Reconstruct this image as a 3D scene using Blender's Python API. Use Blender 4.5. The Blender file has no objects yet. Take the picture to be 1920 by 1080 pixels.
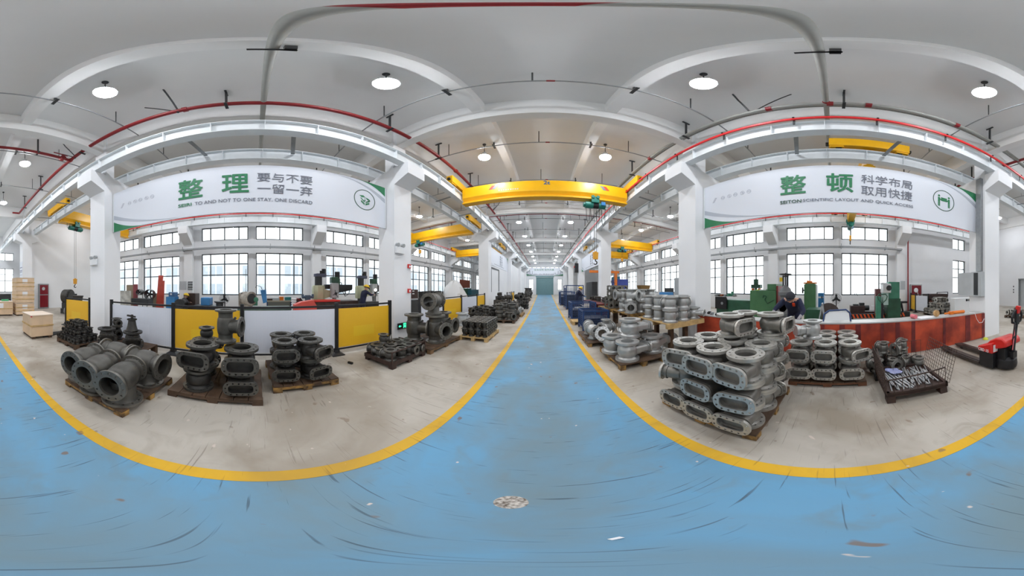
import bpy, bmesh, math, random
from mathutils import Vector, Matrix, Euler
random.seed(7)
R = math.radians
SC = bpy.context.scene
COL = SC.collection

# ------------------------------------------------------------------ camera, world, exposure
CAM_H = 1.5
VPX = 1021.5                                   # the column of the photo that looks straight down the aisle
cd = bpy.data.cameras.new('camera')
cd.type = 'PANO'
cd.panorama_type = 'EQUIRECTANGULAR'            # the photo: 320 of 360 degrees across, 180 degrees high
cd.latitude_min, cd.latitude_max = R(-90), R(90)
cd.longitude_min, cd.longitude_max = R(-160), R(160)
cd.clip_end = 300
cam = bpy.data.objects.new('camera', cd)
COL.objects.link(cam)
cam.location = (0, 0, CAM_H)
cam.rotation_euler = (R(90), 0, R((VPX - 960) / 6))
SC.camera = cam

w = bpy.data.worlds.new('sky')
SC.world = w
w.use_nodes = True
bg = w.node_tree.nodes['Background']
bg.inputs[0].default_value = (0.93, 0.97, 1.0, 1)
bg.inputs[1].default_value = 2.2
LAMP_POWER = 120.0                              # radiance of the high bay lamp lenses

SC.view_settings.view_transform = 'Standard'
SC.view_settings.look = 'None'
SC.view_settings.gamma = 1
SC.view_settings.use_curve_mapping = False
SC.view_settings.exposure = 0.55
cy = SC.cycles
cy.max_bounces = 7
cy.diffuse_bounces = 5
cy.glossy_bounces = 3
cy.transmission_bounces = 3
cy.transparent_max_bounces = 12
cy.caustics_reflective = False
cy.caustics_refractive = False
cy.sample_clamp_indirect = 6
cy.use_denoising = True
cy.use_adaptive_sampling = True
cy.adaptive_threshold = 0.02

# ------------------------------------------------------------------ helpers
def lin(c):
    return tuple(((x / 255) / 12.92 if x / 255 <= 0.04045 else (((x / 255) + 0.055) / 1.055) ** 2.4) for x in c)

def fl(x, y, z=0.0):
    """the point at height z that the photo shows at pixel x, y"""
    a = R((x - VPX) / 6); e = R((540 - y) / 6)
    r = (z - CAM_H) / math.tan(e)
    return Vector((r * math.sin(a), r * math.cos(a), z))

def atx(x, y, X):
    """the point on the plane X = const that the photo shows at pixel x, y"""
    a = R((x - VPX) / 6); e = R((540 - y) / 6)
    r = X / math.sin(a)
    return Vector((X, r * math.cos(a), CAM_H + r * math.tan(e)))

def aty(x, y, Y):
    a = R((x - VPX) / 6); e = R((540 - y) / 6)
    r = Y / math.cos(a)
    return Vector((r * math.sin(a), Y, CAM_H + r * math.tan(e)))

def M(name, col, rough=0.5, metal=0.0, var=0.0, scale=4.0, bump=0.0, bscale=80.0, rnd=0.0, dirt=None, spec=0.5, coat=0.0):
    m = bpy.data.materials.new(name)
    m.use_nodes = True
    nt = m.node_tree
    b = nt.nodes['Principled BSDF']
    b.inputs['Roughness'].default_value = rough
    b.inputs['Metallic'].default_value = metal
    b.inputs['Specular IOR Level'].default_value = spec
    b.inputs['Coat Weight'].default_value = coat
    c = lin(col)
    b.inputs['Base Color'].default_value = (*c, 1)
    tc = nt.nodes.new('ShaderNodeTexCoord')
    out = None
    if var or dirt:
        n = nt.nodes.new('ShaderNodeTexNoise')
        n.inputs['Scale'].default_value = scale
        n.inputs['Detail'].default_value = 5
        nt.links.new(tc.outputs['Object'], n.inputs['Vector'])
        rp = nt.nodes.new('ShaderNodeValToRGB')
        rp.color_ramp.elements[0].position = 0.35
        rp.color_ramp.elements[1].position = 0.65
        lo = lin(dirt) if dirt else [x * (1 - var) for x in c]
        rp.color_ramp.elements[0].color = (*lo, 1)
        rp.color_ramp.elements[1].color = (*[min(1, x * (1 + var)) for x in c], 1)
        nt.links.new(n.outputs['Fac'], rp.inputs['Fac'])
        out = rp.outputs['Color']
    if rnd:
        oi = nt.nodes.new('ShaderNodeObjectInfo')
        mr = nt.nodes.new('ShaderNodeMapRange')
        mr.inputs['To Min'].default_value = 1 - rnd
        mr.inputs['To Max'].default_value = 1 + rnd
        nt.links.new(oi.outputs['Random'], mr.inputs['Value'])
        hs = nt.nodes.new('ShaderNodeHueSaturation')
        hs.inputs['Color'].default_value = (*c, 1)
        if out:
            nt.links.new(out, hs.inputs['Color'])
        nt.links.new(mr.outputs['Result'], hs.inputs['Value'])
        out = hs.outputs['Color']
    if out:
        nt.links.new(out, b.inputs['Base Color'])
    if bump:
        n2 = nt.nodes.new('ShaderNodeTexNoise')
        n2.inputs['Scale'].default_value = bscale
        n2.inputs['Detail'].default_value = 3
        nt.links.new(tc.outputs['Object'], n2.inputs['Vector'])
        bp = nt.nodes.new('ShaderNodeBump')
        bp.inputs['Strength'].default_value = bump
        bp.inputs['Distance'].default_value = 0.01
        nt.links.new(n2.outputs['Fac'], bp.inputs['Height'])
        nt.links.new(bp.outputs['Normal'], b.inputs['Normal'])
    return m

def emis(name, col, strength):
    m = bpy.data.materials.new(name)
    m.use_nodes = True
    b = m.node_tree.nodes['Principled BSDF']
    b.inputs['Base Color'].default_value = (*lin(col), 1)
    b.inputs['Emission Color'].default_value = (*lin(col), 1)
    b.inputs['Emission Strength'].default_value = strength
    return m

class MB:
    """collects shapes into one mesh"""
    def __init__(s):
        s.v = []; s.f = []; s.marks = []
    def add(s, vs, fs):
        o = len(s.v); s.marks.append((o, len(s.f)))
        s.v += [tuple(v) for v in vs]
        s.f += [tuple(i + o for i in f) for f in fs]
        return s
    def box(s, x0, x1, y0, y1, z0, z1):
        x0, x1 = sorted((x0, x1)); y0, y1 = sorted((y0, y1)); z0, z1 = sorted((z0, z1))
        v = [(x0, y0, z0), (x1, y0, z0), (x1, y1, z0), (x0, y1, z0), (x0, y0, z1), (x1, y0, z1), (x1, y1, z1), (x0, y1, z1)]
        return s.add(v, [(3, 2, 1, 0), (4, 5, 6, 7), (0, 1, 5, 4), (1, 2, 6, 5), (2, 3, 7, 6), (3, 0, 4, 7)])
    def boxm(s, sx, sy, sz, mat):
        v = [mat @ Vector((x * sx / 2, y * sy / 2, z * sz / 2)) for z in (-1, 1) for x, y in ((-1, -1), (1, -1), (1, 1), (-1, 1))]
        return s.add(v, [(3, 2, 1, 0), (4, 5, 6, 7), (0, 1, 5, 4), (1, 2, 6, 5), (2, 3, 7, 6), (3, 0, 4, 7)])
    def bar(s, p0, p1, w, h=None):
        """square bar between two points"""
        p0 = Vector(p0); p1 = Vector(p1); d = p1 - p0
        q = d.to_track_quat('Z', 'Y').to_matrix().to_4x4()
        return s.boxm(w, h or w, d.length, Matrix.Translation((p0 + p1) / 2) @ q)
    def cyl(s, p0, p1, r0, r1=None, n=16, caps=True):
        r1 = r0 if r1 is None else r1
        p0 = Vector(p0); p1 = Vector(p1)
        q = (p1 - p0).to_track_quat('Z', 'Y').to_matrix()
        vs = []
        for p, r in ((p0, r0), (p1, r1)):
            for i in range(n):
                t = 2 * math.pi * i / n
                vs.append(p + q @ Vector((r * math.cos(t), r * math.sin(t), 0)))
        fs = [(i, (i + 1) % n, n + (i + 1) % n, n + i) for i in range(n)]
        if caps:
            fs += [tuple(range(n - 1, -1, -1)), tuple(range(n, 2 * n))]
        return s.add(vs, fs)
    def tube(s, pts, r, n=8, closed=False):
        pts = [Vector(p) for p in pts]
        N = len(pts)
        vs = []; ref = None
        for i, p in enumerate(pts):
            a = pts[i - 1] if (i > 0 or closed) else p
            b = pts[(i + 1) % N] if (i < N - 1 or closed) else p
            t = (b - a).normalized()
            if ref is None:
                ref = t.orthogonal().normalized()
            ref = (ref - t * ref.dot(t))
            ref = ref.normalized() if ref.length > 1e-6 else t.orthogonal().normalized()
            bi = t.cross(ref)
            rr = r[i] if isinstance(r, (list, tuple)) else r
            for k in range(n):
                an = 2 * math.pi * k / n
                vs.append(p + ref * (rr * math.cos(an)) + bi * (rr * math.sin(an)))
        fs = []
        for i in range(N if closed else N - 1):
            j = (i + 1) % N
            for k in range(n):
                fs.append((i * n + k, i * n + (k + 1) % n, j * n + (k + 1) % n, j * n + k))
        if not closed:
            fs += [tuple(range(n - 1, -1, -1)), tuple(range((N - 1) * n, N * n))]
        return s.add(vs, fs)
    def lathe(s, prof, n=24, mat=None, loop=False):
        """profile of (radius, height) turned round Z"""
        mat = mat or Matrix.Identity(4)
        vs = []; fs = []
        for (r, z) in prof:
            for i in range(n):
                t = 2 * math.pi * i / n
                vs.append(mat @ Vector((r * math.cos(t), r * math.sin(t), z)))
        m = len(prof)
        for j in range(m if loop else m - 1):
            k = (j + 1) % m
            for i in range(n):
                fs.append((j * n + i, j * n + (i + 1) % n, k * n + (i + 1) % n, k * n + i))
        return s.add(vs, fs)
    def prism(s, poly, lo, hi, mat=None):
        """polygon in local XY extruded along local Z"""
        mat = mat or Matrix.Identity(4)
        n = len(poly)
        vs = [mat @ Vector((x, y, lo)) for x, y in poly] + [mat @ Vector((x, y, hi)) for x, y in poly]
        fs = [tuple(range(n - 1, -1, -1)), tuple(range(n, 2 * n))] + [(i, (i + 1) % n, n + (i + 1) % n, n + i) for i in range(n)]
        return s.add(vs, fs)
    def ball(s, c, r, nu=16, nv=10, sc=(1, 1, 1), v0=0.0, v1=1.0):
        c = Vector(c)
        vs = []; fs = []
        for j in range(nv + 1):
            ph = math.pi * (v0 + (v1 - v0) * j / nv)
            for i in range(nu):
                t = 2 * math.pi * i / nu
                vs.append(c + Vector((r * sc[0] * math.sin(ph) * math.cos(t), r * sc[1] * math.sin(ph) * math.sin(t), r * sc[2] * math.cos(ph))))
        for j in range(nv):
            for i in range(nu):
                fs.append((j * nu + i, (j + 1) * nu + i, (j + 1) * nu + (i + 1) % nu, j * nu + (i + 1) % nu))
        return s.add(vs, fs)
    def cut(s, inside):
        """open the surface where the test on a face centre is true"""
        keep = []
        for f in s.f:
            c = sum((Vector(s.v[i]) for i in f), Vector()) / len(f)
            if not inside(c): keep.append(f)
        s.f = keep
        return s
    def each(s, name, mat, parent=None, smooth=False, bevel=0.0):
        """every shape as an object of its own"""
        out = []
        for k, (v0, f0) in enumerate(s.marks):
            v1, f1 = s.marks[k + 1] if k + 1 < len(s.marks) else (len(s.v), len(s.f))
            m = MB(); m.v = s.v[v0:v1]; m.f = [tuple(i - v0 for i in f) for f in s.f[f0:f1]]
            out.append(m.build(name, mat, parent, smooth, bevel))
        return out
    def mesh(s, name, mat, smooth=True, angle=35):
        me = bpy.data.meshes.new(name)
        me.from_pydata(s.v, [], s.f)
        bm = bmesh.new(); bm.from_mesh(me)
        bmesh.ops.remove_doubles(bm, verts=bm.verts, dist=1e-5)
        bmesh.ops.recalc_face_normals(bm, faces=bm.faces)
        bm.to_mesh(me); bm.free()
        if smooth:
            me.polygons.foreach_set('use_smooth', [True] * len(me.polygons))
            me.set_sharp_from_angle(angle=R(angle))
        me.materials.append(mat)
        return me
    def build(s, name, mat, parent=None, smooth=True, bevel=0.0, angle=35):
        o = link(name, s.mesh(name, mat, smooth, angle), parent)
        if bevel:
            b = o.modifiers.new('bevel', 'BEVEL'); b.width = bevel; b.segments = 2; b.limit_method = 'ANGLE'
        return o

def link(name, data, parent=None, mat=None):
    o = bpy.data.objects.new(name, data)
    COL.objects.link(o)
    if parent is not None:
        o.parent = parent
    if mat is not None:
        o.matrix_local = mat
    return o

def tag(o, label, cat, group=None, kind=None):
    o['label'] = label; o['category'] = cat
    if group: o['group'] = group
    if kind: o['kind'] = kind
    return o

def struct(o, label=None):
    o['kind'] = 'structure'
    if label: o['label'] = label
    return o

def thing(name, label, cat, loc=(0, 0, 0), rz=0.0, group=None, rot=None):
    o = link(name, None)
    o.empty_display_size = 0.1
    o.location = loc
    o.rotation_euler = rot if rot else (0, 0, rz)
    return tag(o, label, cat, group)

def dup(root, loc, rz, label, group=None, rot=None):
    """copy of a thing with copies of its parts and sub-parts"""
    r = root.copy(); COL.objects.link(r)
    r.location = loc; r.rotation_euler = rot if rot else (0, 0, rz); r['label'] = label
    if group: r['group'] = group
    for ch in list(root.children):
        c = ch.copy(); COL.objects.link(c); c.parent = r
        for g in list(ch.children):
            d = g.copy(); COL.objects.link(d); d.parent = c
    return r

def TM(x, y, z): return Matrix.Translation((x, y, z))
def RX(a): return Matrix.Rotation(R(a), 4, 'X')
def RY(a): return Matrix.Rotation(R(a), 4, 'Y')
def RZ(a): return Matrix.Rotation(R(a), 4, 'Z')

def text_mesh(txt, size, mat, bold=0.0, depth=0.004, width=None, align='LEFT', spacing=1.0):
    """lettering lying in local XY, baseline at y = 0, as a mesh"""
    cu = bpy.data.curves.new('lettering', 'FONT')
    cu.body = txt; cu.size = size; cu.extrude = depth / 2
    cu.align_x = align; cu.resolution_u = 3; cu.space_character = spacing
    o = bpy.data.objects.new('lettering_source', cu)
    COL.objects.link(o)
    bpy.context.view_layer.update()
    me = bpy.data.meshes.new_from_object(o.evaluated_get(bpy.context.evaluated_depsgraph_get()))
    COL.objects.unlink(o); bpy.data.objects.remove(o)
    if bold:                                    # a heavier weight: the strokes thickened by shifted copies
        bm = bmesh.new()
        for dx, dy in ((0, 0), (bold, 0), (-bold, 0), (0, bold), (0, -bold), (bold * .7, bold * .7), (-bold * .7, bold * .7), (bold * .7, -bold * .7), (-bold * .7, -bold * .7)):
            n0 = len(bm.verts); bm.from_mesh(me); bm.verts.ensure_lookup_table()
            for v in bm.verts[n0:]: v.co.x += dx; v.co.y += dy; v.co.z += 0.0006 * dx / bold + 0.0003 * dy / bold
        bm.to_mesh(me); bm.free()
    me.materials.clear(); me.materials.append(mat)
    if width and len(me.vertices):
        xs = [v.co.x for v in me.vertices]
        k = width / (max(xs) - min(xs)); x0 = min(xs)
        for v in me.vertices: v.co.x = (v.co.x - x0) * k
    return me

ORD = ['first', 'second', 'third', 'fourth', 'fifth', 'sixth', 'seventh', 'eighth', 'ninth', 'tenth', 'eleventh', 'twelfth']

# ------------------------------------------------------------------ materials
WALL = M('white_wall_paint', (232, 233, 235), 0.85, var=0.02, scale=0.8)
COLM = M('white_column_paint', (236, 237, 239), 0.8, var=0.02, scale=0.8)
CEIL = M('ceiling_paint', (229, 229, 228), 0.9, var=0.03, scale=0.5)
BEAM = M('beam_paint', (235, 235, 234), 0.9, var=0.02, scale=0.5)
RAIL = M('white_painted_steel', (222, 226, 228), 0.45, var=0.03)
GREYPIPE = M('grey_pipe_paint', (160, 161, 156), 0.5, var=0.04)
GSTEEL = M('galvanised_steel', (150, 153, 155), 0.45, metal=0.5, var=0.06, scale=12)
DSTEEL = M('dark_grey_steel', (62, 64, 66), 0.5, metal=0.3, var=0.1)
BLACK = M('black_paint', (24, 24, 27), 0.45)
RUBBER = M('black_rubber', (28, 28, 29), 0.8)
REDPIPE = M('red_pipe_paint', (140, 32, 38), 0.4, var=0.08)
REDLINE = M('red_conductor_plastic', (212, 30, 34), 0.4)
FRAMEM = M('window_frame_grey', (70, 74, 78), 0.5)
YELLOW = M('crane_yellow_paint', (238, 178, 10), 0.35, var=0.06, scale=2)
ORANGE = M('orange_paint', (226, 120, 30), 0.4)
GREENH = M('hoist_green_paint', (28, 118, 104), 0.4, var=0.1)
BLUEP = M('blue_paint', (40, 66, 112), 0.45, var=0.15, scale=6)
BLUEL = M('light_blue_paint', (58, 130, 190), 0.45, var=0.08)
GREENM = M('machine_green_paint', (74, 122, 80), 0.5, var=0.12, scale=3)
DGREEN = M('dark_green_paint', (40, 84, 62), 0.45, var=0.2, scale=3)
TEALG = M('machine_teal_paint', (70, 138, 112), 0.5, var=0.1)
PALEG = M('pale_green_paint', (188, 192, 158), 0.5, var=0.08)
REDM = M('red_paint', (206, 40, 34), 0.35, var=0.05)
REDCL = M('red_cover', (214, 84, 74), 0.5, var=0.06)
WHITEP = M('white_plastic', (232, 234, 236), 0.4)
GREYP = M('grey_enamel', (176, 180, 182), 0.45, var=0.04)
IRON = M('grey_cast_iron', (90, 88, 83), 0.42, metal=0.5, var=0.16, scale=9, bump=0.25, bscale=120, rnd=0.12)
IRONF = M('grey_iron_flange', (116, 113, 106), 0.4, metal=0.6, var=0.12, scale=14, bump=0.12, bscale=160, rnd=0.1)
DIRON = M('dark_cast_iron', (68, 66, 63), 0.46, metal=0.5, var=0.2, scale=9, bump=0.25, bscale=120, rnd=0.15)
STEELC = M('blasted_steel', (134, 131, 125), 0.38, metal=0.6, var=0.1, scale=9, bump=0.2, bscale=150, rnd=0.07)
STEELF = M('machined_steel', (190, 187, 180), 0.38, metal=0.7, var=0.07, scale=20, bump=0.05, bscale=200, rnd=0.06)
SILVER = M('silver_painted_steel', (182, 182, 180), 0.36, metal=0.6, var=0.06, scale=10, bump=0.12, bscale=120, rnd=0.05)
WOOD = M('pale_pine', (196, 164, 112), 0.7, var=0.16, scale=7, bump=0.1, bscale=30)
DWOOD = M('oily_pallet_wood', (82, 62, 46), 0.65, var=0.4, scale=6, bump=0.2, bscale=30)
PLY = M('plywood', (218, 190, 158), 0.65, var=0.07, scale=3)
RUSTB = M('brown_painted_iron', (58, 40, 34), 0.6, var=0.3, scale=8)
FENCEW = M('white_perforated_sheet', (222, 226, 236), 0.35)
FENCEY = M('yellow_perforated_sheet', (236, 184, 44), 0.35)
BANNERM = M('banner_white', (226, 230, 238), 0.55)
BGREEN = M('banner_green', (44, 128, 84), 0.5)
BGREY = M('banner_grey', (112, 116, 128), 0.5)
BPALE = M('banner_pale_grey', (184, 190, 200), 0.5)
NAVY = M('navy_workwear', (30, 36, 62), 0.85, var=0.15, scale=10)
SKIN = M('skin', (205, 160, 135), 0.6)
HELMET = M('yellow_helmet', (240, 200, 40), 0.35)

def dots(m, scale=55.0, r=0.2, amount=0.5):
    """punched holes of a perforated sheet: a regular grid of small dark dots"""
    nt = m.node_tree; b = nt.nodes['Principled BSDF']
    tc = nt.nodes.new('ShaderNodeTexCoord'); sp = nt.nodes.new('ShaderNodeSeparateXYZ')
    nt.links.new(tc.outputs['Object'], sp.inputs[0])
    def frac(sock):
        mu = nt.nodes.new('ShaderNodeMath'); mu.operation = 'MULTIPLY'; mu.inputs[1].default_value = scale
        nt.links.new(sock, mu.inputs[0])
        fr = nt.nodes.new('ShaderNodeMath'); fr.operation = 'FRACT'; nt.links.new(mu.outputs[0], fr.inputs[0])
        su = nt.nodes.new('ShaderNodeMath'); su.operation = 'SUBTRACT'; su.inputs[1].default_value = 0.5
        nt.links.new(fr.outputs[0], su.inputs[0])
        p = nt.nodes.new('ShaderNodeMath'); p.operation = 'POWER'; p.inputs[1].default_value = 2
        nt.links.new(su.outputs[0], p.inputs[0])
        return p.outputs[0]
    ad = nt.nodes.new('ShaderNodeMath'); nt.links.new(frac(sp.outputs['X']), ad.inputs[0]); nt.links.new(frac(sp.outputs['Z']), ad.inputs[1])
    lt = nt.nodes.new('ShaderNodeMath'); lt.operation = 'LESS_THAN'; lt.inputs[1].default_value = r * r
    nt.links.new(ad.outputs[0], lt.inputs[0])
    c = b.inputs['Base Color'].default_value[:]
    mx = nt.nodes.new('ShaderNodeMix'); mx.data_type = 'RGBA'
    mu = nt.nodes.new('ShaderNodeMath'); mu.operation = 'MULTIPLY'; mu.inputs[1].default_value = amount
    nt.links.new(lt.outputs[0], mu.inputs[0]); nt.links.new(mu.outputs[0], mx.inputs['Factor'])
    mx.inputs['A'].default_value = c
    mx.inputs['B'].default_value = (c[0] * 0.12, c[1] * 0.12, c[2] * 0.14, 1)
    nt.links.new(mx.outputs['Result'], b.inputs['Base Color'])
dots(FENCEW, amount=0.3); dots(FENCEY, amount=0.25)

def glass_mat():
    m = bpy.data.materials.new('window_glass'); m.use_nodes = True
    nt = m.node_tree; nt.nodes.remove(nt.nodes['Principled BSDF'])
    t = nt.nodes.new('ShaderNodeBsdfTransparent'); t.inputs[0].default_value = (0.95, 0.97, 0.97, 1)
    g = nt.nodes.new('ShaderNodeBsdfGlossy'); g.inputs['Roughness'].default_value = 0.02
    mx = nt.nodes.new('ShaderNodeMixShader'); mx.inputs[0].default_value = 0.06
    nt.links.new(t.outputs[0], mx.inputs[1]); nt.links.new(g.outputs[0], mx.inputs[2])
    nt.links.new(mx.outputs[0], nt.nodes['Material Output'].inputs[0])
    return m
GLASS = glass_mat()

def floor_mat(name, base, worn, dark, streak, spots, lane=False):
    """scuffed floor: blotches, long thin scratches and a few chipped spots"""
    m = bpy.data.materials.new(name); m.use_nodes = True
    nt = m.node_tree; b = nt.nodes['Principled BSDF']
    b.inputs['Roughness'].default_value = 0.38
    tc = nt.nodes.new('ShaderNodeTexCoord')
    def noise(scale, detail=5, stretch=(1, 1, 1), rot=0, dist=0.0):
        mp = nt.nodes.new('ShaderNodeMapping'); mp.inputs['Scale'].default_value = stretch; mp.inputs['Rotation'].default_value = (0, 0, rot)
        nt.links.new(tc.outputs['Object'], mp.inputs['Vector'])
        n = nt.nodes.new('ShaderNodeTexNoise'); n.inputs['Scale'].default_value = scale; n.inputs['Detail'].default_value = detail
        n.inputs['Distortion'].default_value = dist
        nt.links.new(mp.outputs[0], n.inputs['Vector'])
        return n.outputs['Fac']
    def ramp(s, a, c):
        mr = nt.nodes.new('ShaderNodeMapRange'); mr.inputs['From Min'].default_value = a; mr.inputs['From Max'].default_value = c
        nt.links.new(s, mr.inputs['Value']); return mr.outputs['Result']
    def mul(s, k):
        n = nt.nodes.new('ShaderNodeMath'); n.operation = 'MULTIPLY'; n.inputs[1].default_value = k; nt.links.new(s, n.inputs[0]); return n.outputs[0]
    def mix(fac, A, B):
        n = nt.nodes.new('ShaderNodeMix'); n.data_type = 'RGBA'
        nt.links.new(fac, n.inputs['Factor'])
        for key, v in (('A', A), ('B', B)):
            if isinstance(v, tuple): n.inputs[key].default_value = (*lin(v), 1)
            else: nt.links.new(v, n.inputs[key])
        return n.outputs['Result']
    c = mix(ramp(noise(0.9, 6, dist=0.6), 0.42, 0.68), base, worn)
    if lane:                                    # the middle of the lane is worn by traffic
        sp = nt.nodes.new('ShaderNodeSeparateXYZ'); nt.links.new(tc.outputs['Object'], sp.inputs[0])
        ab = nt.nodes.new('ShaderNodeMath'); ab.operation = 'ABSOLUTE'; nt.links.new(sp.outputs['X'], ab.inputs[0])
        wr = ramp(ab.outputs[0], 0.75, 0.1)
        mm = nt.nodes.new('ShaderNodeMath'); mm.operation = 'MULTIPLY'; nt.links.new(wr, mm.inputs[0]); nt.links.new(ramp(noise(1.7, 6, dist=0.8), 0.3, 0.62), mm.inputs[1])
        c = mix(mul(mm.outputs[0], 0.85), c, worn)
    c = mix(mul(ramp(noise(3.5, 8, dist=1.0), 0.55, 0.75), 0.55), c, worn)
    for rot, st in ((0.15, 22), (0.9, 26), (2.2, 24), (1.5, 20)):
        c = mix(mul(ramp(noise(1.6, 3, (1, st, 1), rot, 0.4), 0.67, 0.72), streak), c, dark)
    c = mix(mul(ramp(noise(5.5, 2), 0.70, 0.73), spots), c, (120, 98, 80))
    c = mix(mul(ramp(noise(9.0, 2, dist=0.3), 0.735, 0.75), spots), c, (216, 200, 190))
    nt.links.new(c, b.inputs['Base Color'])
    rr = nt.nodes.new('ShaderNodeMapRange'); rr.inputs['To Min'].default_value = 0.5; rr.inputs['To Max'].default_value = 0.75
    nt.links.new(noise(4, 4), rr.inputs['Value']); nt.links.new(rr.outputs['Result'], b.inputs['Roughness'])
    return m
CONC = floor_mat('worn_concrete', (182, 175, 164), (146, 135, 120), (100, 90, 80), 0.45, 0.55)
BLUEF = floor_mat('worn_blue_floor_paint', (98, 154, 190), (112, 134, 142), (64, 84, 98), 0.75, 0.8, True)
YELF = floor_mat('worn_yellow_line_paint', (218, 170, 30), (186, 146, 48), (110, 84, 50), 0.4, 0.7)
# ------------------------------------------------------------------ the hall
COLY = [3.74 + 8.07 * k for k in range(-3, 5)]          # column lines along the aisle
CEILZ = 7.49
FARY, BACKY, SIDEB = 40.6, -20.4, -12.4                  # far wall, end of the nave, end of the side bays
XW = 11.4                                               # inner face of the window walls

b = MB(); b.box(-16, 16, BACKY - 1, FARY + 1, -0.3, 0)
struct(b.build('floor', CONC), 'stained beige concrete floor either side of the blue lane')

def strip(name, left, right, z, mat, label):
    ys = sorted(set([p[0] for p in left] + [p[0] for p in right]))
    def at(pl, y):
        for (a, xa), (c, xc) in zip(pl, pl[1:]):
            if a <= y <= c: return xa + (xc - xa) * (y - a) / (c - a)
        return pl[-1][1]
    m = MB()
    for y0, y1 in zip(ys, ys[1:]):
        vs = [(at(left, y0), y0, z), (at(right, y0), y0, z), (at(right, y1), y1, z), (at(left, y1), y1, z)]
        m.add(vs, [(0, 1, 2, 3)])
    return struct(m.build(name, mat, smooth=False), label)
LL = [(BACKY, -0.90), (0, -0.902), (8, -0.92), (12, -0.95), (18, -1.09), (39, -1.6), (FARY, -1.62)]
RL = [(BACKY, 1.12), (-2, 1.08), (0, 0.94), (5.4, 0.885), (7, 0.92), (14.6, 1.0), (36, 1.42), (FARY, 1.5)]
off = lambda L, d: [(y, x + d) for y, x in L]
strip('floor_lane', off(LL, 0.05), off(RL, -0.05), 0.003, BLUEF, 'scuffed light blue painted aisle')
strip('floor_line', off(LL, -0.055), off(LL, 0.055), 0.006, YELF, 'yellow line along the side of the aisle with the white and yellow fence')
strip('floor_line', off(RL, -0.055), off(RL, 0.055), 0.006, YELF, 'yellow line along the side of the aisle with the red bench')

b = MB(); b.box(-XW - 0.4, XW + 0.4, BACKY - 0.4, FARY + 0.4, CEILZ, CEILZ + 0.3)
struct(b.build('ceiling', CEIL), 'grey white concrete ceiling')

# roof beams
def beam(x0, x1, y0, y1, z, label):
    m = MB(); m.box(x0, x1, y0, y1, z, CEILZ - 0.002)
    struct(m.build('roof_beam', BEAM, smooth=False), label)
for y in COLY[1:]:
    beam(-XW, XW, y - 0.13, y + 0.13, 6.63, 'deep white roof beam across the hall above a column line')
ends = [BACKY] + COLY[1:] + [FARY]
for x in (-8.8, -6.4, -1.36, 1.36, 6.4, 8.8):
    beam(x - 0.13, x + 0.13, BACKY, FARY, 6.98, 'shallower white roof beam running along the hall')
for x in (-4.0, 4.0):
    beam(x - 0.15, x + 0.15, BACKY, FARY, 6.75, 'white roof beam along the tops of the columns')

# columns with corbels
def column(x, y):
    s = -1 if x < 0 else 1
    m = MB()
    m.box(x - 0.34, x + 0.34, y - 0.34, y + 0.34, 0, 5.345)
    m.box(x - 0.2 - (0.05 if s > 0 else -0.05), x + 0.2, y - 0.25, y + 0.25, 5.3, CEILZ - 0.01)
    for d in (-1, 1):
        poly = [(x + d * 0.3, 4.64), (x + d * 0.34, 4.67), (x + d * 0.85, 4.88), (x + d * 0.85, 5.345), (x + d * 0.3, 5.345)]
        mat = Matrix(((1, 0, 0, 0), (0, 0, -1, y), (0, 1, 0, 0), (0, 0, 0, 1)))
        m.prism(poly, -0.337, 0.337, mat)
    side = 'left' if x < 0 else 'right'
    struct(m.build('column', COLM, smooth=False), 'square white concrete column with two crane corbels')
for y in COLY[1:]:
    column(-3.99, y); column(3.99, y)

def wall_column(x, y):
    d = 1 if x < 0 else -1
    m = MB()
    m.box(x, x - d * 0.4, y - 0.3, y + 0.3, 0, CEILZ - 0.01)
    poly = [(x, 4.2), (x + d * 0.02, 4.3), (x + d * 0.95, 4.88), (x + d * 0.95, 5.345), (x - d * 0.1, 5.345), (x - d * 0.1, 4.2)]
    mat = Matrix(((1, 0, 0, 0), (0, 0, -1, y), (0, 1, 0, 0), (0, 0, 0, 1)))
    m.prism(poly, -0.297, 0.297, mat)
    struct(m.build('column', COLM, smooth=False), 'white pilaster with a crane corbel on the window wall')
for y in COLY[2:]:
    wall_column(-11.02, y); wall_column(11.02, y)

# window walls: openings are cut by building the wall from pieces round them
WN = [0]
LOW = (1.04, 3.72); UPP = (4.59, 5.52)
def window(wall_x, y0, y1, z0, z1, cols, rows, label, axis='y'):
    """frame and glass in an opening of a wall; axis is the direction the window runs"""
    WN[0] += 1
    fr = MB(); t = 0.035; dp = 0.06
    def bx(a0, a1, z0_, z1_, d=dp, tgt=None):
        tgt = tgt or fr
        if axis == 'y': tgt.box(wall_x - d / 2, wall_x + d / 2, a0, a1, z0_, z1_)
        else: tgt.box(a0, a1, wall_x - d / 2, wall_x + d / 2, z0_, z1_)
    bx(y0, y1, z0, z0 + 0.07); bx(y0, y1, z1 - 0.06, z1); bx(y0, y0 + 0.06, z0, z1); bx(y1 - 0.06, y1, z0, z1)
    for c in cols: bx(c - t, c + t, z0, z1)
    for r_ in rows: bx(y0, y1, r_ - t * 0.9, r_ + t * 0.9, dp * 0.9)
    root = struct(fr.build('window_%d' % WN[0], FRAMEM, smooth=False), label)
    g = MB(); bx(y0 + 0.03, y1 - 0.03, z0 + 0.03, z1 - 0.03, 0.008, g)
    g.build('pane', GLASS, root, smooth=False)
    return root

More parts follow.
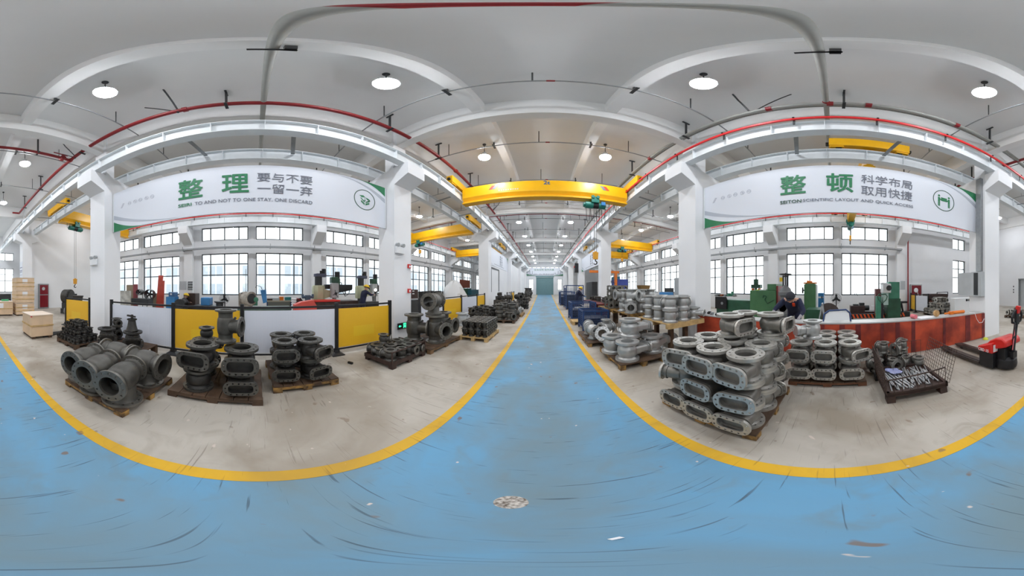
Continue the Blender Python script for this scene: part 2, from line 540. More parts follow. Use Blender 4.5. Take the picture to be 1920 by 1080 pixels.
def wall_with_windows(name, x, spans, y0, y1, label):
    """spans: list of (ya, yb) bands in which both a low and a high window open"""
    d = 0.35 if x > 0 else -0.35
    m = MB()
    for z0, z1 in ((-0.05, LOW[0]), (LOW[1], UPP[0]), (UPP[1], CEILZ)):
        m.box(x, x + d, y0, y1, z0, z1)
    cur = y0
    for a, c in sorted(spans):
        for z0, z1 in (LOW, UPP): m.box(x, x + d, cur, a, z0, z1)
        cur = c
    for z0, z1 in (LOW, UPP): m.box(x, x + d, cur, y1, z0, z1)
    struct(m.build(name, WALL, smooth=False), label)

def bay_spans(ks):
    out = []
    for k in ks:
        c = (COLY[k] + COLY[k + 1]) / 2
        out += [(c - 3.25, c - 0.24), (c + 0.24, c + 3.25)]
    return out
left = bay_spans(range(1, 7)); right = bay_spans(range(2, 7)) + [(-10.05, -8.75)]
wall_with_windows('wall_left', -XW, left, SIDEB - 0.3, FARY, 'white left side wall with tall windows')
wall_with_windows('wall_right', XW, right, SIDEB - 0.3, FARY, 'white right side wall with tall windows')
for side, spans in (('left', left), ('right', right)):
    x = -XW - 0.12 if side == 'left' else XW + 0.12
    for a, c in spans:
        n = 0
        if c - a > 2: cols = (a + 0.59, a + 1.505, a + 2.42)
        else: cols = ((a + c) / 2,)
        where = 'fence' if side == 'left' else 'red bench'
        window(x, a, c, *LOW, cols, (2.33, 3.03), 'tall grey framed window in the %s wall' % side)
        window(x, a, c, *UPP, cols, (), 'high strip window in the %s wall below the crane rail' % side)
# mid-bay pilaster strips on the window walls
for side in (-1, 1):
    m = MB()
    for k in range(2 if side > 0 else 1, 7):
        c = (COLY[k] + COLY[k + 1]) / 2
        m.box(side * XW, side * (XW - 0.06), c - 0.1, c + 0.1, 0, CEILZ)
    struct(m.build('trim_%d' % (1 if side < 0 else 2), WALL, smooth=False), 'white mid bay strips of the window wall')

# end walls
m = MB(); m.box(-XW, -3.9, SIDEB - 0.3, SIDEB, 0, CEILZ)
struct(m.build('wall_back_left', WALL, smooth=False), 'plain white wall closing the left side bay')
m = MB()
EX0, EX1, EZ = 6.05, 7.75, 2.25
m.box(3.9, EX0, SIDEB - 0.3, SIDEB, 0, CEILZ); m.box(EX1, XW, SIDEB - 0.3, SIDEB, 0, CEILZ); m.box(EX0, EX1, SIDEB - 0.3, SIDEB, EZ, CEILZ)
m.box(EX0, EX1, SIDEB - 0.35, SIDEB - 0.3, 0, EZ)
struct(m.build('wall_back_right', WALL, smooth=False), 'plain white wall with the lift door')
d = MB(); d.box(EX0 + 0.08, (EX0 + EX1) / 2 - 0.004, SIDEB - 0.2, SIDEB - 0.15, 0, EZ - 0.08)
d.box((EX0 + EX1) / 2 + 0.004, EX1 - 0.08, SIDEB - 0.2, SIDEB - 0.15, 0, EZ - 0.08)
dr = struct(d.build('door_2', GREYP, smooth=False), 'grey steel lift door in the back right wall')
f = MB(); f.box(EX0, EX0 + 0.08, SIDEB - 0.2, SIDEB + 0.02, 0, EZ); f.box(EX1 - 0.08, EX1, SIDEB - 0.2, SIDEB + 0.02, 0, EZ); f.box(EX0, EX1, SIDEB - 0.2, SIDEB + 0.02, EZ - 0.08, EZ)
f.build('door_frame', GSTEEL, dr, smooth=False)
t = thing('lift_call_panel', 'three small dark call buttons on the wall beside the lift door', 'button panel', (EX1 + 0.46, SIDEB, 0))
bt = MB()
for z in (1.62, 1.36, 1.16): bt.box(-.04, .04, 0, 0.02, z - 0.06, z + 0.06)
bt.each('button', DSTEEL, t)

# the nave's own end behind the camera
m = MB(); BW = []
def end_wall(name, y, dy, x0, x1, holes, label):
    """wall across the hall with rectangular holes (xa, xb, za, zb)"""
    m = MB()
    xs = sorted(set([x0, x1] + [h[0] for h in holes] + [h[1] for h in holes]))
    for a, c in zip(xs, xs[1:]):
        hs = sorted([h for h in holes if h[0] <= a and h[1] >= c], key=lambda h: h[2])
        z = 0
        for h in hs:
            if h[2] > z: m.box(a, c, y, y + dy, z, h[2])
            z = h[3]
        m.box(a, c, y, y + dy, z, CEILZ)
    return struct(m.build(name, WALL, smooth=False), label)
bw = []
for x in (-3.2, 1.1):
    bw += [(x - 1.9, x + 1.1, *LOW), (x - 1.9, x + 1.1, *UPP)]
end_wall('wall_back', BACKY, -0.35, -6.5, 6.5, bw, 'white end wall of the aisle behind the crates')
for x0, x1, z0, z1 in bw:
    window(BACKY - 0.12, x0, x1, z0, z1, (x0 + 1.0, x0 + 2.0), (3.03, 2.33) if z0 < 2 else (), 'grey framed window in the end wall behind the crates', 'x')
m = MB(); m.box(-6.8, -6.5, BACKY, SIDEB - 0.3, 0, CEILZ); m.box(6.5, 6.8, BACKY, SIDEB - 0.3, 0, CEILZ)
struct(m.build('wall_back_side', WALL, smooth=False), 'white side walls of the end bay behind the crates')

# far wall: shutter door, two slim windows, clerestory strip
fw = [(-1.79, 1.79, 0, 3.92)]
slim = [(-3.5, -2.55, 1.05, 3.45), (2.85, 3.8, 1.05, 3.45)]
cler = [(-3.75 + 1.0 * i, -2.95 + 1.0 * i, 5.6, 6.2) for i in range(8)]
end_wall('wall_front', FARY, 0.35, -XW, XW, fw + slim + cler, 'far white end wall with the roller shutter')
for a, c, z0, z1 in slim:
    window(FARY + 0.12, a, c, z0, z1, ((a + c) / 2,), (2.35,), 'slim grey framed window beside the far roller shutter', 'x')
for a, c, z0, z1 in cler:
    window(FARY + 0.12, a, c, z0, z1, (), (), 'small high window above the far banner', 'x')
SHUT = M('shutter_grey_green', (112, 146, 150), 0.5, var=0.04)
d = MB()
nz = 39
for i in range(nz):
    d.box(-1.79, 1.79, FARY + 0.12 + 0.012 * (i % 2), FARY + 0.2, i * 0.1, i * 0.1 + 0.1)
dr = struct(d.build('door_1', SHUT, smooth=False), 'grey green roller shutter at the far end of the aisle')
h = MB(); h.box(-2.0, 2.0, FARY - 0.14, FARY, 3.92, 4.2); h.box(-1.9, -1.79, FARY - 0.06, FARY + 0.1, 0, 3.95); h.box(1.79, 1.9, FARY - 0.06, FARY + 0.1, 0, 3.95)
h.build('shutter_housing', SHUT, dr, smooth=False)
# infill wall along the left column line in the far bays, with a door opening frame
m = MB(); m.box(-4.15, -4.0, COLY[4] + 0.34, FARY, 0, 4.4)
struct(m.build('wall_partition', WALL, smooth=False), 'white partition between the far left columns')
f = MB(); y0, y1 = 13.2, 15.6
f.box(-4.0, -3.96, y0, y1, 3.0, 3.1); f.box(-4.0, -3.96, y1 - 0.1, y1, 1.2, 3.1); f.box(-4.0, -3.96, y0, y0 + 0.1, 1.2, 3.1)
struct(f.build('trim_3', FRAMEM, smooth=False), 'dark frame of the opening in the far left partition')
# pale neighbouring block outside the left windows
OUT = M('pale_render', (214, 218, 222), 0.9)
OUTW = M('outside_window_grey', (170, 178, 186), 0.4)
m = MB(); m.box(-34, -26, -30, 60, -0.3, 5.4)
o = struct(m.build('exterior_building', OUT, smooth=False), 'pale building outside the left windows')
g = MB()
for i in range(14):
    y = -26 + i * 6.0
    for z in (0.6, 3.2): 
        for q in (0, 1.1, 2.2): g.box(-26.02, -25.98, y + q, y + q + 0.9, z, z + 1.5)
g.build('exterior_windows', OUTW, o, smooth=False)
m = MB(); m.box(-60, -XW - 0.4, -60, 90, -0.5, -0.3); m.box(XW + 0.4, 60, -60, 90, -0.5, -0.3)
struct(m.build('ground_exterior', OUT, smooth=False), 'pale ground outside')
# ------------------------------------------------------------------ lamps
LENS = emis('lamp_lens', (245, 249, 255), LAMP_POWER)
HOUS = M('lamp_housing_white', (214, 218, 220), 0.35)
def lamp_proto():
    t = thing('high_bay_lamp', '', 'lamp')
    m = MB(); m.lathe([(0.0, 0.24), (0.07, 0.24), (0.085, 0.2), (0.09, 0.1), (0.12, 0.07), (0.195, 0.02), (0.2, -0.01), (0.18, -0.01), (0.0, 0.0)], 24)
    m.build('housing', HOUS, t)
    m = MB(); m.lathe([(0.19, -0.012), (0.18, -0.045), (0.15, -0.07), (0.1, -0.085), (0.0, -0.09)], 24)
    m.build('lens', LENS, t)
    m = MB(); m.cyl((0, 0, 0.24), (0, 0, CEILZ - 6.72), 0.012, n=8); m.cyl((0, 0, CEILZ - 6.76), (0, 0, CEILZ - 6.722), 0.06, n=12)
    m.build('rod', DSTEEL, t)
    return t
lamp0 = lamp_proto(); used = [False]
def place_lamp(x, y, label, group):
    if not used[0]:
        used[0] = True; o = lamp0; o.location = (x, y, 6.72); o['label'] = label; o['group'] = group
    else:
        dup(lamp0, (x, y, 6.72), 0, label, group)
for k in range(-5, 10):
    y = 1.66 + 4.035 * k if k >= 0 else (-2.12, -6.17, -10.2, -14.3, -18.3)[-k - 1]  # last two behind are added out of view to brighten the end wall
    for s in (-1, 1):
        side = 'fence' if s < 0 else 'red bench'
        if k < 0:
            lab = 'lit round lamp, %s side of the aisle, %s one behind the overhead pipe' % (side, ORD[-k - 1])
        else:
            lab = 'lit round lamp, %s side of the aisle, %s one ahead of the overhead pipe' % (side, ORD[k])
        place_lamp(1.95 * s, y, lab, 'high bay lamps in two rows over the aisle')
i = 0
for s in (-1, 1):
    n = 0
    for y in (-10.2, -6.2, -2.1, 1.7, 5.7, 9.8, 13.8, 17.8, 21.9):
        if s < 0 and y > 18: continue
        lab = 'lit lamp in the side bay behind the %s, %s from the back wall' % ('fence' if s < 0 else 'red bench', ORD[n])
        n += 1
        place_lamp(8.0 * s, y, lab, 'high bay lamps in the side bays')

# ------------------------------------------------------------------ crane rails
XZY = lambda cx, cz: Matrix(((1, 0, 0, cx), (0, 0, 1, 0), (0, 1, 0, cz), (0, 0, 0, 1)))
def ibeam(m, cx, z, h, bw, y0, y1):
    for a, c, zz, t in ((cx - bw / 2, cx + bw / 2, z, 0.02), (cx - bw / 2 * 0.9, cx + bw / 2 * 0.9, z + h - 0.02, 0.02)):
        m.box(a, c, y0, y1, zz, zz + t)
    m.box(cx - 0.008, cx + 0.008, y0, y1, z + 0.02, z + h - 0.02)
def crane_rail(x, y0, y1, h, label):
    t = thing('crane_rail', label, 'crane rail', (x, 0, 5.347))
    m = MB(); ibeam(m, 0, 0, h, 0.22, y0, y1)
    y = y0 + 0.5
    while y < y1:
        m.box(-0.1, 0.1, y - 0.006, y + 0.006, 0.02, h - 0.02); y += 1.0
    m.build('beam', RAIL, t, smooth=False)
    m = MB(); m.box(-0.025, 0.025, y0, y1, h, h + 0.045)
    m.build('track', DSTEEL, t, smooth=False)
    return t
for s, side in ((-1, 'fence'), (1, 'red bench')):
    crane_rail(3.38 * s, BACKY + 0.05, FARY - 0.05, 0.44, 'white crane rail beam on the aisle side of the columns by the %s' % side)
    crane_rail(4.6 * s, SIDEB + 0.05, FARY - 0.05, 0.44, 'white crane rail beam on the outer side of the columns by the %s' % side)
    crane_rail(10.3 * s, SIDEB + 0.05, FARY - 0.05, 0.44, 'white crane rail beam on the window wall corbels behind the %s' % side)
for s, side in ((-1, 'fence'), (1, 'red bench')):
    for k in range(1, 5):
        c = (COLY[k] + COLY[k + 1]) / 2
        for q, d in enumerate((-1.1, 1.1)):
            m = MB(); m.bar((3.42 * s, c + d - 0.1, 5.62), (4.56 * s, c + d + 0.1, 5.66), 0.1, 0.012)
            bay = ('over the crates bay', 'above the long green lettered banner', 'past the alarm column', 'by the small lettered banner')[k - 1]
            tag(m.build('rail_brace', GSTEEL, smooth=False), 'flat brace between crane rails, %s side, %s, %s one' % (side, bay, ('first', 'second')[q]), 'brace', 'braces between paired crane rails')
def conductor(x, z, y0, y1, label, s):
    t = thing('conductor_line', label, 'conductor line', (x, 0, z))
    m = MB(); m.box(-0.022, 0.022, y0, y1, -0.03, 0.03); m.build('rail', REDLINE, t, smooth=False)
    y = y0 + 0.7; n = 0
    while y < y1 and n < 20:
        m = MB(); m.box(-0.05, 0.05, y - 0.02, y + 0.02, 0.03, 0.05); m.box(-0.05 if s < 0 else 0.03, 0.05 if s > 0 else -0.03, y - 0.02, y + 0.02, -0.2, 0.05)
        m.build('bracket', DSTEEL, t, smooth=False); y += 1.5; n += 1
conductor(3.22, 5.83, -12.0, 34.0, 'bright red conductor line along the crane rail over the red bench side of the aisle', 1)
conductor(-10.12, 5.86, -11.8, 24.0, 'thin red conductor line above the windows behind the fence', -1)
conductor(10.12, 5.86, -11.8, 24.0, 'thin red conductor line above the windows behind the red bench', 1)

# ------------------------------------------------------------------ pipes under the ceiling
def hanger(t, p, wide=True, mat=DSTEEL):
    """strap hanger from the ceiling down to the pipe, local coordinates"""
    x, y, z, top, ax = p
    m = MB()
    if wide:
        m.box(x - 0.022, x + 0.022, y - 0.022, y + 0.022, z, top)
        if ax == 'x': m.box(x - 0.03, x + 0.03, y - 0.12, y + 0.12, z - 0.05, z - 0.02)
        else: m.box(x - 0.12, x + 0.12, y - 0.03, y + 0.03, z - 0.09, z - 0.06); m.box(x - 0.12, x + 0.12, y - 0.02, y + 0.02, top - 0.04, top)
    else:
        m.cyl((x, y, z), (x, y, top), 0.013, n=6)
    m.build('hanger', mat, t, smooth=False)
T = CEILZ - 0.01
t = thing('fire_main', 'long dark red fire main under the ceiling on the fence side of the aisle', 'pipe', (-3.27, 0, 6.7))
m = MB(); m.cyl((0, -11.6, 0), (0, FARY - 0.1, 0), 0.062, n=14); m.cyl((0, -11.6, 0), (0.45, -11.6, 0), 0.062, n=14)
m.build('pipe', REDPIPE, t)
for y in (-5.3, -1.35, 6.2, 12.1, 20.0):
    m = MB(); m.cyl((0, y - 0.05, 0), (0, y + 0.05, 0), 0.085, n=14); m.build('coupling', REDPIPE, t)
for y in (-10.4, -7.9, -4.6, -0.55, 2.9, 5.0, 7.6, 10.4, 13.2, 16.0, 18.6, 21.4, 24.0): hanger(t, (0.0, y, -0.02, T - 6.7, 'y'))
for y, d in ((-1.5, -1), (-5.0, -1), (11.2, 1)):
    m = MB(); m.tube([(0, y, 0.03), (0.35, y + 0.02 * d, 0.45), (0.5, y + 0.05 * d, 0.77)], 0.02, 6); m.tube([(0, y - 0.08, 0.03), (0.05, y + 0.75 * d, 0.7)], 0.018, 6); m.cyl((0, y, -0.09), (0, y, 0.09), 0.03, n=8)
    m.build('brace', DSTEEL, t)
t = thing('water_main', 'long grey water main under the ceiling on the red bench side of the aisle', 'pipe', (3.3, 0, 6.7))
m = MB(); m.cyl((0, -12.2, 0), (0, FARY - 0.1, 0), 0.055, n=14); m.cyl((0.11, -12.2, 0.02), (0.11, FARY - 0.1, 0.02), 0.025, n=10)
m.build('pipe', GREYPIPE, t)
for y in (-2.65, 0.05, 1.2, -0.65, 5.1): 
    m = MB(); m.cyl((0, y - 0.06, 0), (0, y + 0.06, 0), 0.075, n=14); m.build('red_coupling', REDPIPE, t)
for y in (-9.2, -6.6, -3.8, -0.2, 3.4, 6.4, 9.2, 12.0, 14.8, 17.6, 20.4, 23.2): hanger(t, (0, y, -0.02, T - 6.7, 'y'))
m = MB(); m.tube([(0, 1.6, 0.03), (-0.3, 1.7, 0.45), (-0.42, 1.75, 0.77)], 0.02, 6); m.tube([(0, 1.5, 0.03), (-0.05, 0.75, 0.7)], 0.018, 6); m.build('brace', DSTEEL, t)
for y, x0, x1, lab in ((-5.3, -3.27, 9.5, 'dark red cross pipe over the aisle behind the overhead lamps by the crates'), (12.1, -10.6, 10.6, 'dark red cross pipe spanning the hall beyond the yellow crane')):
    t = thing('cross_pipe', lab, 'pipe', (0, y, 6.7))
    m = MB(); m.cyl((x0, 0, 0), (x1, 0, 0), 0.06, n=12); m.build('pipe', REDPIPE, t)
    if y < 0:
        m = MB(); m.cyl((x0 + 0.3, -0.09, 0), (x0 + 0.3, 0.09, 0), 0.1, n=14); m.cyl((x0 + 0.3, 0, 0), (x0 + 0.3, 0, 0.2), 0.025, n=8); m.box(x0 + 0.1, x0 + 0.62, -0.02, 0.02, 0.2, 0.225)
        m.build('shutoff_valve', REDPIPE, t)
    for x in ((-2.1, -0.3, 1.6, 5.6) if y < 0 else (-8.9, -6.9, -5.2, -2.6, -1.2, 0.9, 2.3, 5.6, 7.2, 8.9)): hanger(t, (x, 0, 0, T - 6.7, 'x'))
for k in range(-3, 12):
    y = -0.2 + 2.7 * k
    if k == 0:
        t = thing('overhead_pipe', 'thick grey pipe crossing straight over the camera', 'pipe', (0, 0.12, 6.72))
        m = MB(); m.cyl((-10.8, 0, 0), (10.8, 0, 0), 0.055, n=16); m.build('pipe', GREYPIPE, t)
        for x in (-1.42, 1.5):
            m = MB(); m.box(x - 0.02, x + 0.02, -0.2, 0.2, -0.085, -0.055); m.box(x - 0.02, x + 0.06, 0.14 * (1 if x < 0 else -1) - 0.05, 0.14 * (1 if x < 0 else -1) + 0.05, -0.085, 0.75)
            m.build('bracket', BLACK, t, smooth=False)
        for x0, x1, rr in ((3.22, 3.32, 0.07), (-0.17, 0.03, 0.058)):
            m = MB(); m.cyl((x0, 0, 0), (x1, 0, 0), rr, n=14); m.build('red_coupling', REDPIPE, t)
        continue
    side = ('%s one behind the overhead pipe' % ORD[-k - 1]) if k < 0 else ('%s one ahead towards the shutter door' % ORD[k - 1])
    t = thing('sprinkler_pipe', 'thin grey sprinkler pipe crossing under the ceiling, ' + side, 'pipe', (0, y, 6.8), group='sprinkler pipes crossing the hall')
    m = MB(); m.cyl((-10.8, 0, 0), (10.8, 0, 0), 0.02, n=8); m.build('pipe', GSTEEL, t)
    for x, wide in ((-9.6, 0), (-7.4, 1), (-5.2, 0), (-3.0, 0), (-1.48, 1), (-0.17, 0), (1.33, 1), (2.55, 0), (5.0, 0), (7.1, 1), (9.3, 0)):
        if k > 8 and abs(x) > 4: continue
        hanger(t, (x, 0, 0, T - 6.8, 'x'), wide)
    if k > 0:
        m = MB(); m.cyl((0.02, 0, 0), (0.14, 0, 0), 0.026, n=8); m.build('red_coupling', REDPIPE, t)

# ------------------------------------------------------------------ banners between the columns
def banner_frame(s):
    """local u to the right as seen from the aisle, v up, w out of the face"""
    if s < 0: return Matrix(((0, 0, 1, 0), (1, 0, 0, 0), (0, 1, 0, 0), (0, 0, 0, 1)))
    return Matrix(((0, 0, -1, 0), (-1, 0, 0, 0), (0, 1, 0, 0), (0, 0, 0, 1)))
def fit_text(root, F, txt, u0, u1, v0, v1, mat, bold=0.0, name='lettering', w=0.03):
    me = text_mesh(txt, 1.0, mat, bold)
    xs = [v.co.x for v in me.vertices]; ys = [v.co.y for v in me.vertices]
    x0, x1, y0, y1 = min(xs), max(xs), min(ys), max(ys)
    for v in me.vertices:
        v.co = Vector((u0 + (v.co.x - x0) / (x1 - x0) * (u1 - u0), v0 + (v.co.y - y0) / max(1e-6, y1 - y0) * (v1 - v0), w + 0.002 + v.co.z))
    return link(name, me, root, F)
def flat(root, F, polys, mat, name, w=0.028, d=0.004):
    m = MB()
    for p in polys: m.prism(p, w, w + d, F)
    if name in ('green_corner', 'grey_corner_sweep', 'green_strip'): return m.each(name, mat, root)
    return m.build(name, mat, root, smooth=False)
def arc_band(u0, v0, u1, v1, bow, th, n=16):
    """curved band from (u0,v0) to (u1,v1) bowed sideways"""
    d = Vector((u1 - u0, v1 - v0)); nrm = Vector((-d.y, d.x)).normalized()
    up, dn = [], []
    for i in range(n + 1):
        t = i / n; k = 4 * t * (1 - t)
        p = Vector((u0, v0)) + d * t + nrm * (bow * k)
        up.append(p + nrm * th * (t if th > 0 else 1 - t)); dn.append(p)
    return [tuple(p) for p in dn] + [tuple(p) for p in reversed(up)]
def banner(s, k, name_label, full=True):
    y0, y1 = COLY[k] + 0.36, COLY[k + 1] - 0.36
    c = 0.0 if full else (y0 + y1) / 2
    t = thing('wall_banner', name_label, 'banner', (-4.0 if s < 0 else 4.0, c, 0))
    F = banner_frame(s)
    a, bq = (y0, y1) if s < 0 else (-y1, -y0)
    if not full: a, bq = -(y1 - y0) / 2, (y1 - y0) / 2
    Z0, Z1 = 3.25, 4.65
    m = MB(); m.prism([(a, Z0), (bq, Z0), (bq, Z1), (a, Z1)], -0.02, 0.02, F); m.build('sheet', BANNERM, t, smooth=False)
    # corner sweeps
    g1 = [(a, Z0), (a + 1.3, Z0)] + [(a + 1.3 * (1 - i / 12), Z0 + 0.36 * (i / 12) ** 2.2) for i in range(1, 13)]
    g2 = [(bq, Z1), (bq - 1.0, Z1)] + [(bq - 1.0 * (1 - i / 12), Z1 - 0.36 * (i / 12) ** 2.2) for i in range(1, 13)]
    flat(t, F, [g1, g2], BGREEN, 'green_corner', 0.0215)
    def sweep(e, z, L, d, up):
        lo = [(e + d * L * (1 - i / 14), z + up * (0.03 + 0.42 * (i / 14) ** 2.2)) for i in range(15)]
        hi = [(e + d * L * (1 - i / 14), z + up * (0.03 + 0.56 * (i / 14) ** 2.0)) for i in range(15)]
        return lo + hi[::-1]
    flat(t, F, [sweep(a, Z0, 2.2, 1, 1), sweep(bq, Z1, 1.6, -1, -1)], BPALE, 'grey_corner_sweep', 0.021)
    m = MB()
    for u in (a + 0.02, bq - 0.02):
        m.prism([(u - 0.02, Z0), (u + 0.02, Z0), (u + 0.02, Z1), (u - 0.02, Z1)], -0.03, 0.026, F)
    m.each('edge_batten', RAIL, t)
    return t, F, a, bq
def ring(cu, cv, r, th, n=40):
    o = [(cu + r * math.cos(2 * math.pi * i / n), cv + r * math.sin(2 * math.pi * i / n)) for i in range(n)]
    q = [(cu + (r - th) * math.cos(2 * math.pi * i / n), cv + (r - th) * math.sin(2 * math.pi * i / n)) for i in range(n)]
    return [[o[i], o[(i + 1) % n], q[(i + 1) % n], q[i]] for i in range(n)]
def emblem_box(cu, cv):
    k = 0.01
    P = [[(-17, 12), (-5, 14), (1, 9), (-10, 7)], [(2, 9), (13, 6), (18, 0), (7, 2.5)],
         [(-14, 4), (-12, 5), (0, -5), (-2, -8)], [(2, -6), (15, -1), (16, 1.5), (14, 2)], [(2, -6), (14, 2), (15, -3), (3, -9)],
         [(-12, -3), (-1, -11), (-1, -17), (-12, -8)], [(2, -11), (14, -6), (14, -11), (2, -17)], [(-0.6, 9), (0.6, 9), (0.6, 0), (-0.6, 0)], [(-3, -2), (0, 0.5), (3, -2), (0, -4)]]
    return [[(cu + x * k, cv + y * k) for x, y in p] for p in P]
def emblem_carry(cu, cv):
    k = 0.0105; P = []
    for d in (-1, 1):
        P.append([(d * 15 + 3.2 * math.cos(a * 0.5236), 14 + 3.2 * math.sin(a * 0.5236)) for a in range(12)])
        P.append([(d * 18, 9), (d * 12.5, 9), (d * 11, 5), (d * 7, 2), (d * 7, -0.5), (d * 12, 1.5), (d * 12, -4), (d * 18, -4)][::d])
        P.append([(d * 18, -4), (d * 15.5, -4), (d * 15.5, -18), (d * 18, -18)]); P.append([(d * 14.8, -4), (d * 12.2, -4), (d * 12.2, -18), (d * 14.8, -18)])
    P.append([(-9, 10), (9, 10), (9, -1), (-9, -1)])
    return [[(cu + x * k, cv + y * k) for x, y in p] for p in P]
BMARK = M('banner_faint_grey', (196, 200, 210), 0.5)
def logo_marks(t, F, a):
    """the faint company marks in the corner of the banner: a slanted leaf and a few small rings and strokes"""
    z = 4.0; P = [[(a + 0.32, z), (a + 0.38, z), (a + 0.47, z + 0.14), (a + 0.41, z + 0.16)]]
    for i, u in enumerate((0.66, 0.86, 1.04, 1.24, 1.42)):
        P += ring(a + u, z + 0.08, 0.06, 0.012, 14)
        if i % 2: P += [[(a + u - 0.03, z + 0.08), (a + u, z + 0.05), (a + u + 0.03, z + 0.08), (a + u, z + 0.11)]]
        else: P += [[(a + u - 0.04, z + 0.07), (a + u + 0.04, z + 0.07), (a + u + 0.04, z + 0.085), (a + u - 0.04, z + 0.085)]]
    flat(t, F, P, BMARK, 'company_mark', 0.022)
def U(px, c): return 4.0 * math.tan(R((px - c) / 6))
t, F, a, bq = banner(-1, 2, 'long white banner with big green characters and box emblem over the fence')
c = 481.5
fit_text(t, F, '整', U(335, c), U(381, c), 3.76, 4.36, BGREEN, 0.017)
fit_text(t, F, '理', U(416, c), U(467, c), 3.79, 4.36, BGREEN, 0.017)
fit_text(t, F, '要与不要', U(482.5, c), U(585, c), 4.11, 4.38, BGREY)
fit_text(t, F, '一留一弃', U(482.5, c), U(585, c), 3.76, 4.04, BGREY)
fit_text(t, F, 'SEIRI', U(335, c), U(360, c), 3.54, 3.63, BGREEN, 0.014)
fit_text(t, F, 'TO AND NOT TO ONE STAY, ONE DISCARD', U(366, c), U(585, c), 3.525, 3.63, BGREY, 0.0)
flat(t, F, emblem_box(2.66, 3.99), BGREEN, 'emblem', 0.022); flat(t, F, ring(2.66, 4.0, 0.33, 0.02), DGREEN, 'emblem_ring', 0.022)
logo_marks(t, F, a)
t, F, a, bq = banner(1, 2, 'long white banner with big green characters and carrying figures emblem over the bench')
c = 1561.5
fit_text(t, F, '整', U(1463.5, c), U(1511.5, c), 3.79, 4.37, BGREEN, 0.017)
fit_text(t, F, '顿', U(1549, c), U(1600, c), 3.79, 4.37, BGREEN, 0.017)
fit_text(t, F, '科学布局', U(1614.5, c), U(1709.5, c), 4.09, 4.37, BGREY)
fit_text(t, F, '取用快捷', U(1614.5, c), U(1709.5, c), 3.74, 4.02, BGREY)
fit_text(t, F, 'SEITON', U(1463.5, c), U(1503, c), 3.53, 3.62, DGREEN, 0.014)
fit_text(t, F, 'SCIENTIFIC LAYOUT AND QUICK ACCESS', U(1506, c), U(1711, c), 3.53, 3.62, BGREY, 0.0)
flat(t, F, emblem_carry(2.76, 3.98), BGREEN, 'emblem', 0.022); flat(t, F, ring(2.76, 4.0, 0.34, 0.02), DGREEN, 'emblem_ring', 0.022)
logo_marks(t, F, a)
# the two farther banners show only small grey strokes from here
for s, lab in ((-1, 'white banner between the third and fourth columns on the fence side, small grey lines'), (1, 'white banner between the third and fourth columns on the red bench side, small grey lines')):
    t, F, a, bq = banner(s, 4, lab, False)
    P = []; random.seed(2 + s)
    for q in range(2):
        for i in range(4):
            u, v = 0.15 + q * 0.55, 4.22 - i * 0.23
            for k in range(6):
                if k % 2: a = u + random.uniform(0, .22); P.append([(a, v), (a + .035, v), (a + .035, v + .19), (a, v + .19)])
                else: a = v + random.uniform(0, .17); P.append([(u, a), (u + .26, a), (u + .26, a + .028), (u, a + .028)])
    P += [[(-1.8, 3.42), (1.6, 3.42), (1.6, 3.45), (-1.8, 3.45)]]
    flat(t, F, P, BGREY, 'print', 0.022)
# banner over the far shutter
t = thing('end_banner', 'white banner with green strip and a line of green characters above the far roller shutter', 'banner', (0, FARY - 0.16, 0))
F = Matrix(((1, 0, 0, 0), (0, 0, -1, 0), (0, 1, 0, 0), (0, 0, 0, 1)))
m = MB(); m.prism([(-4.2, 4.25), (4.2, 4.25), (4.2, 5.95), (-4.2, 5.95)], -0.02, 0.02, F); m.build('sheet', BANNERM, t, smooth=False)
fit_text(t, F, '互信互利 合作共赢', -2.35, 2.05, 5.32, 5.72, BGREEN, 0.0)
P = [[(-4.2, 4.25), (-1.9, 4.25), (-3.3, 4.42), (-4.2, 4.62)], [(4.2, 4.25), (1.9, 4.25), (3.3, 4.42), (4.2, 4.62)][::-1]]
flat(t, F, P, BGREEN, 'green_strip', 0.022)
P = []
random.seed(3)
for i in range(26):
    u = -3.6 + i * 0.285; hgt = (0.9 if i in (1, 3, 23, 25) else 0.5 if i in (20, 21, 24) else 0.16 + 0.12 * random.random()); wd = 0.05 if hgt > 0.4 else 0.11
    P.append([(u - wd, 4.4), (u + wd, 4.4), (u + wd * 0.6, 4.4 + hgt), (u - wd * 0.6, 4.4 + hgt)])
flat(t, F, P, BGREY, 'printed_machinery', 0.023)

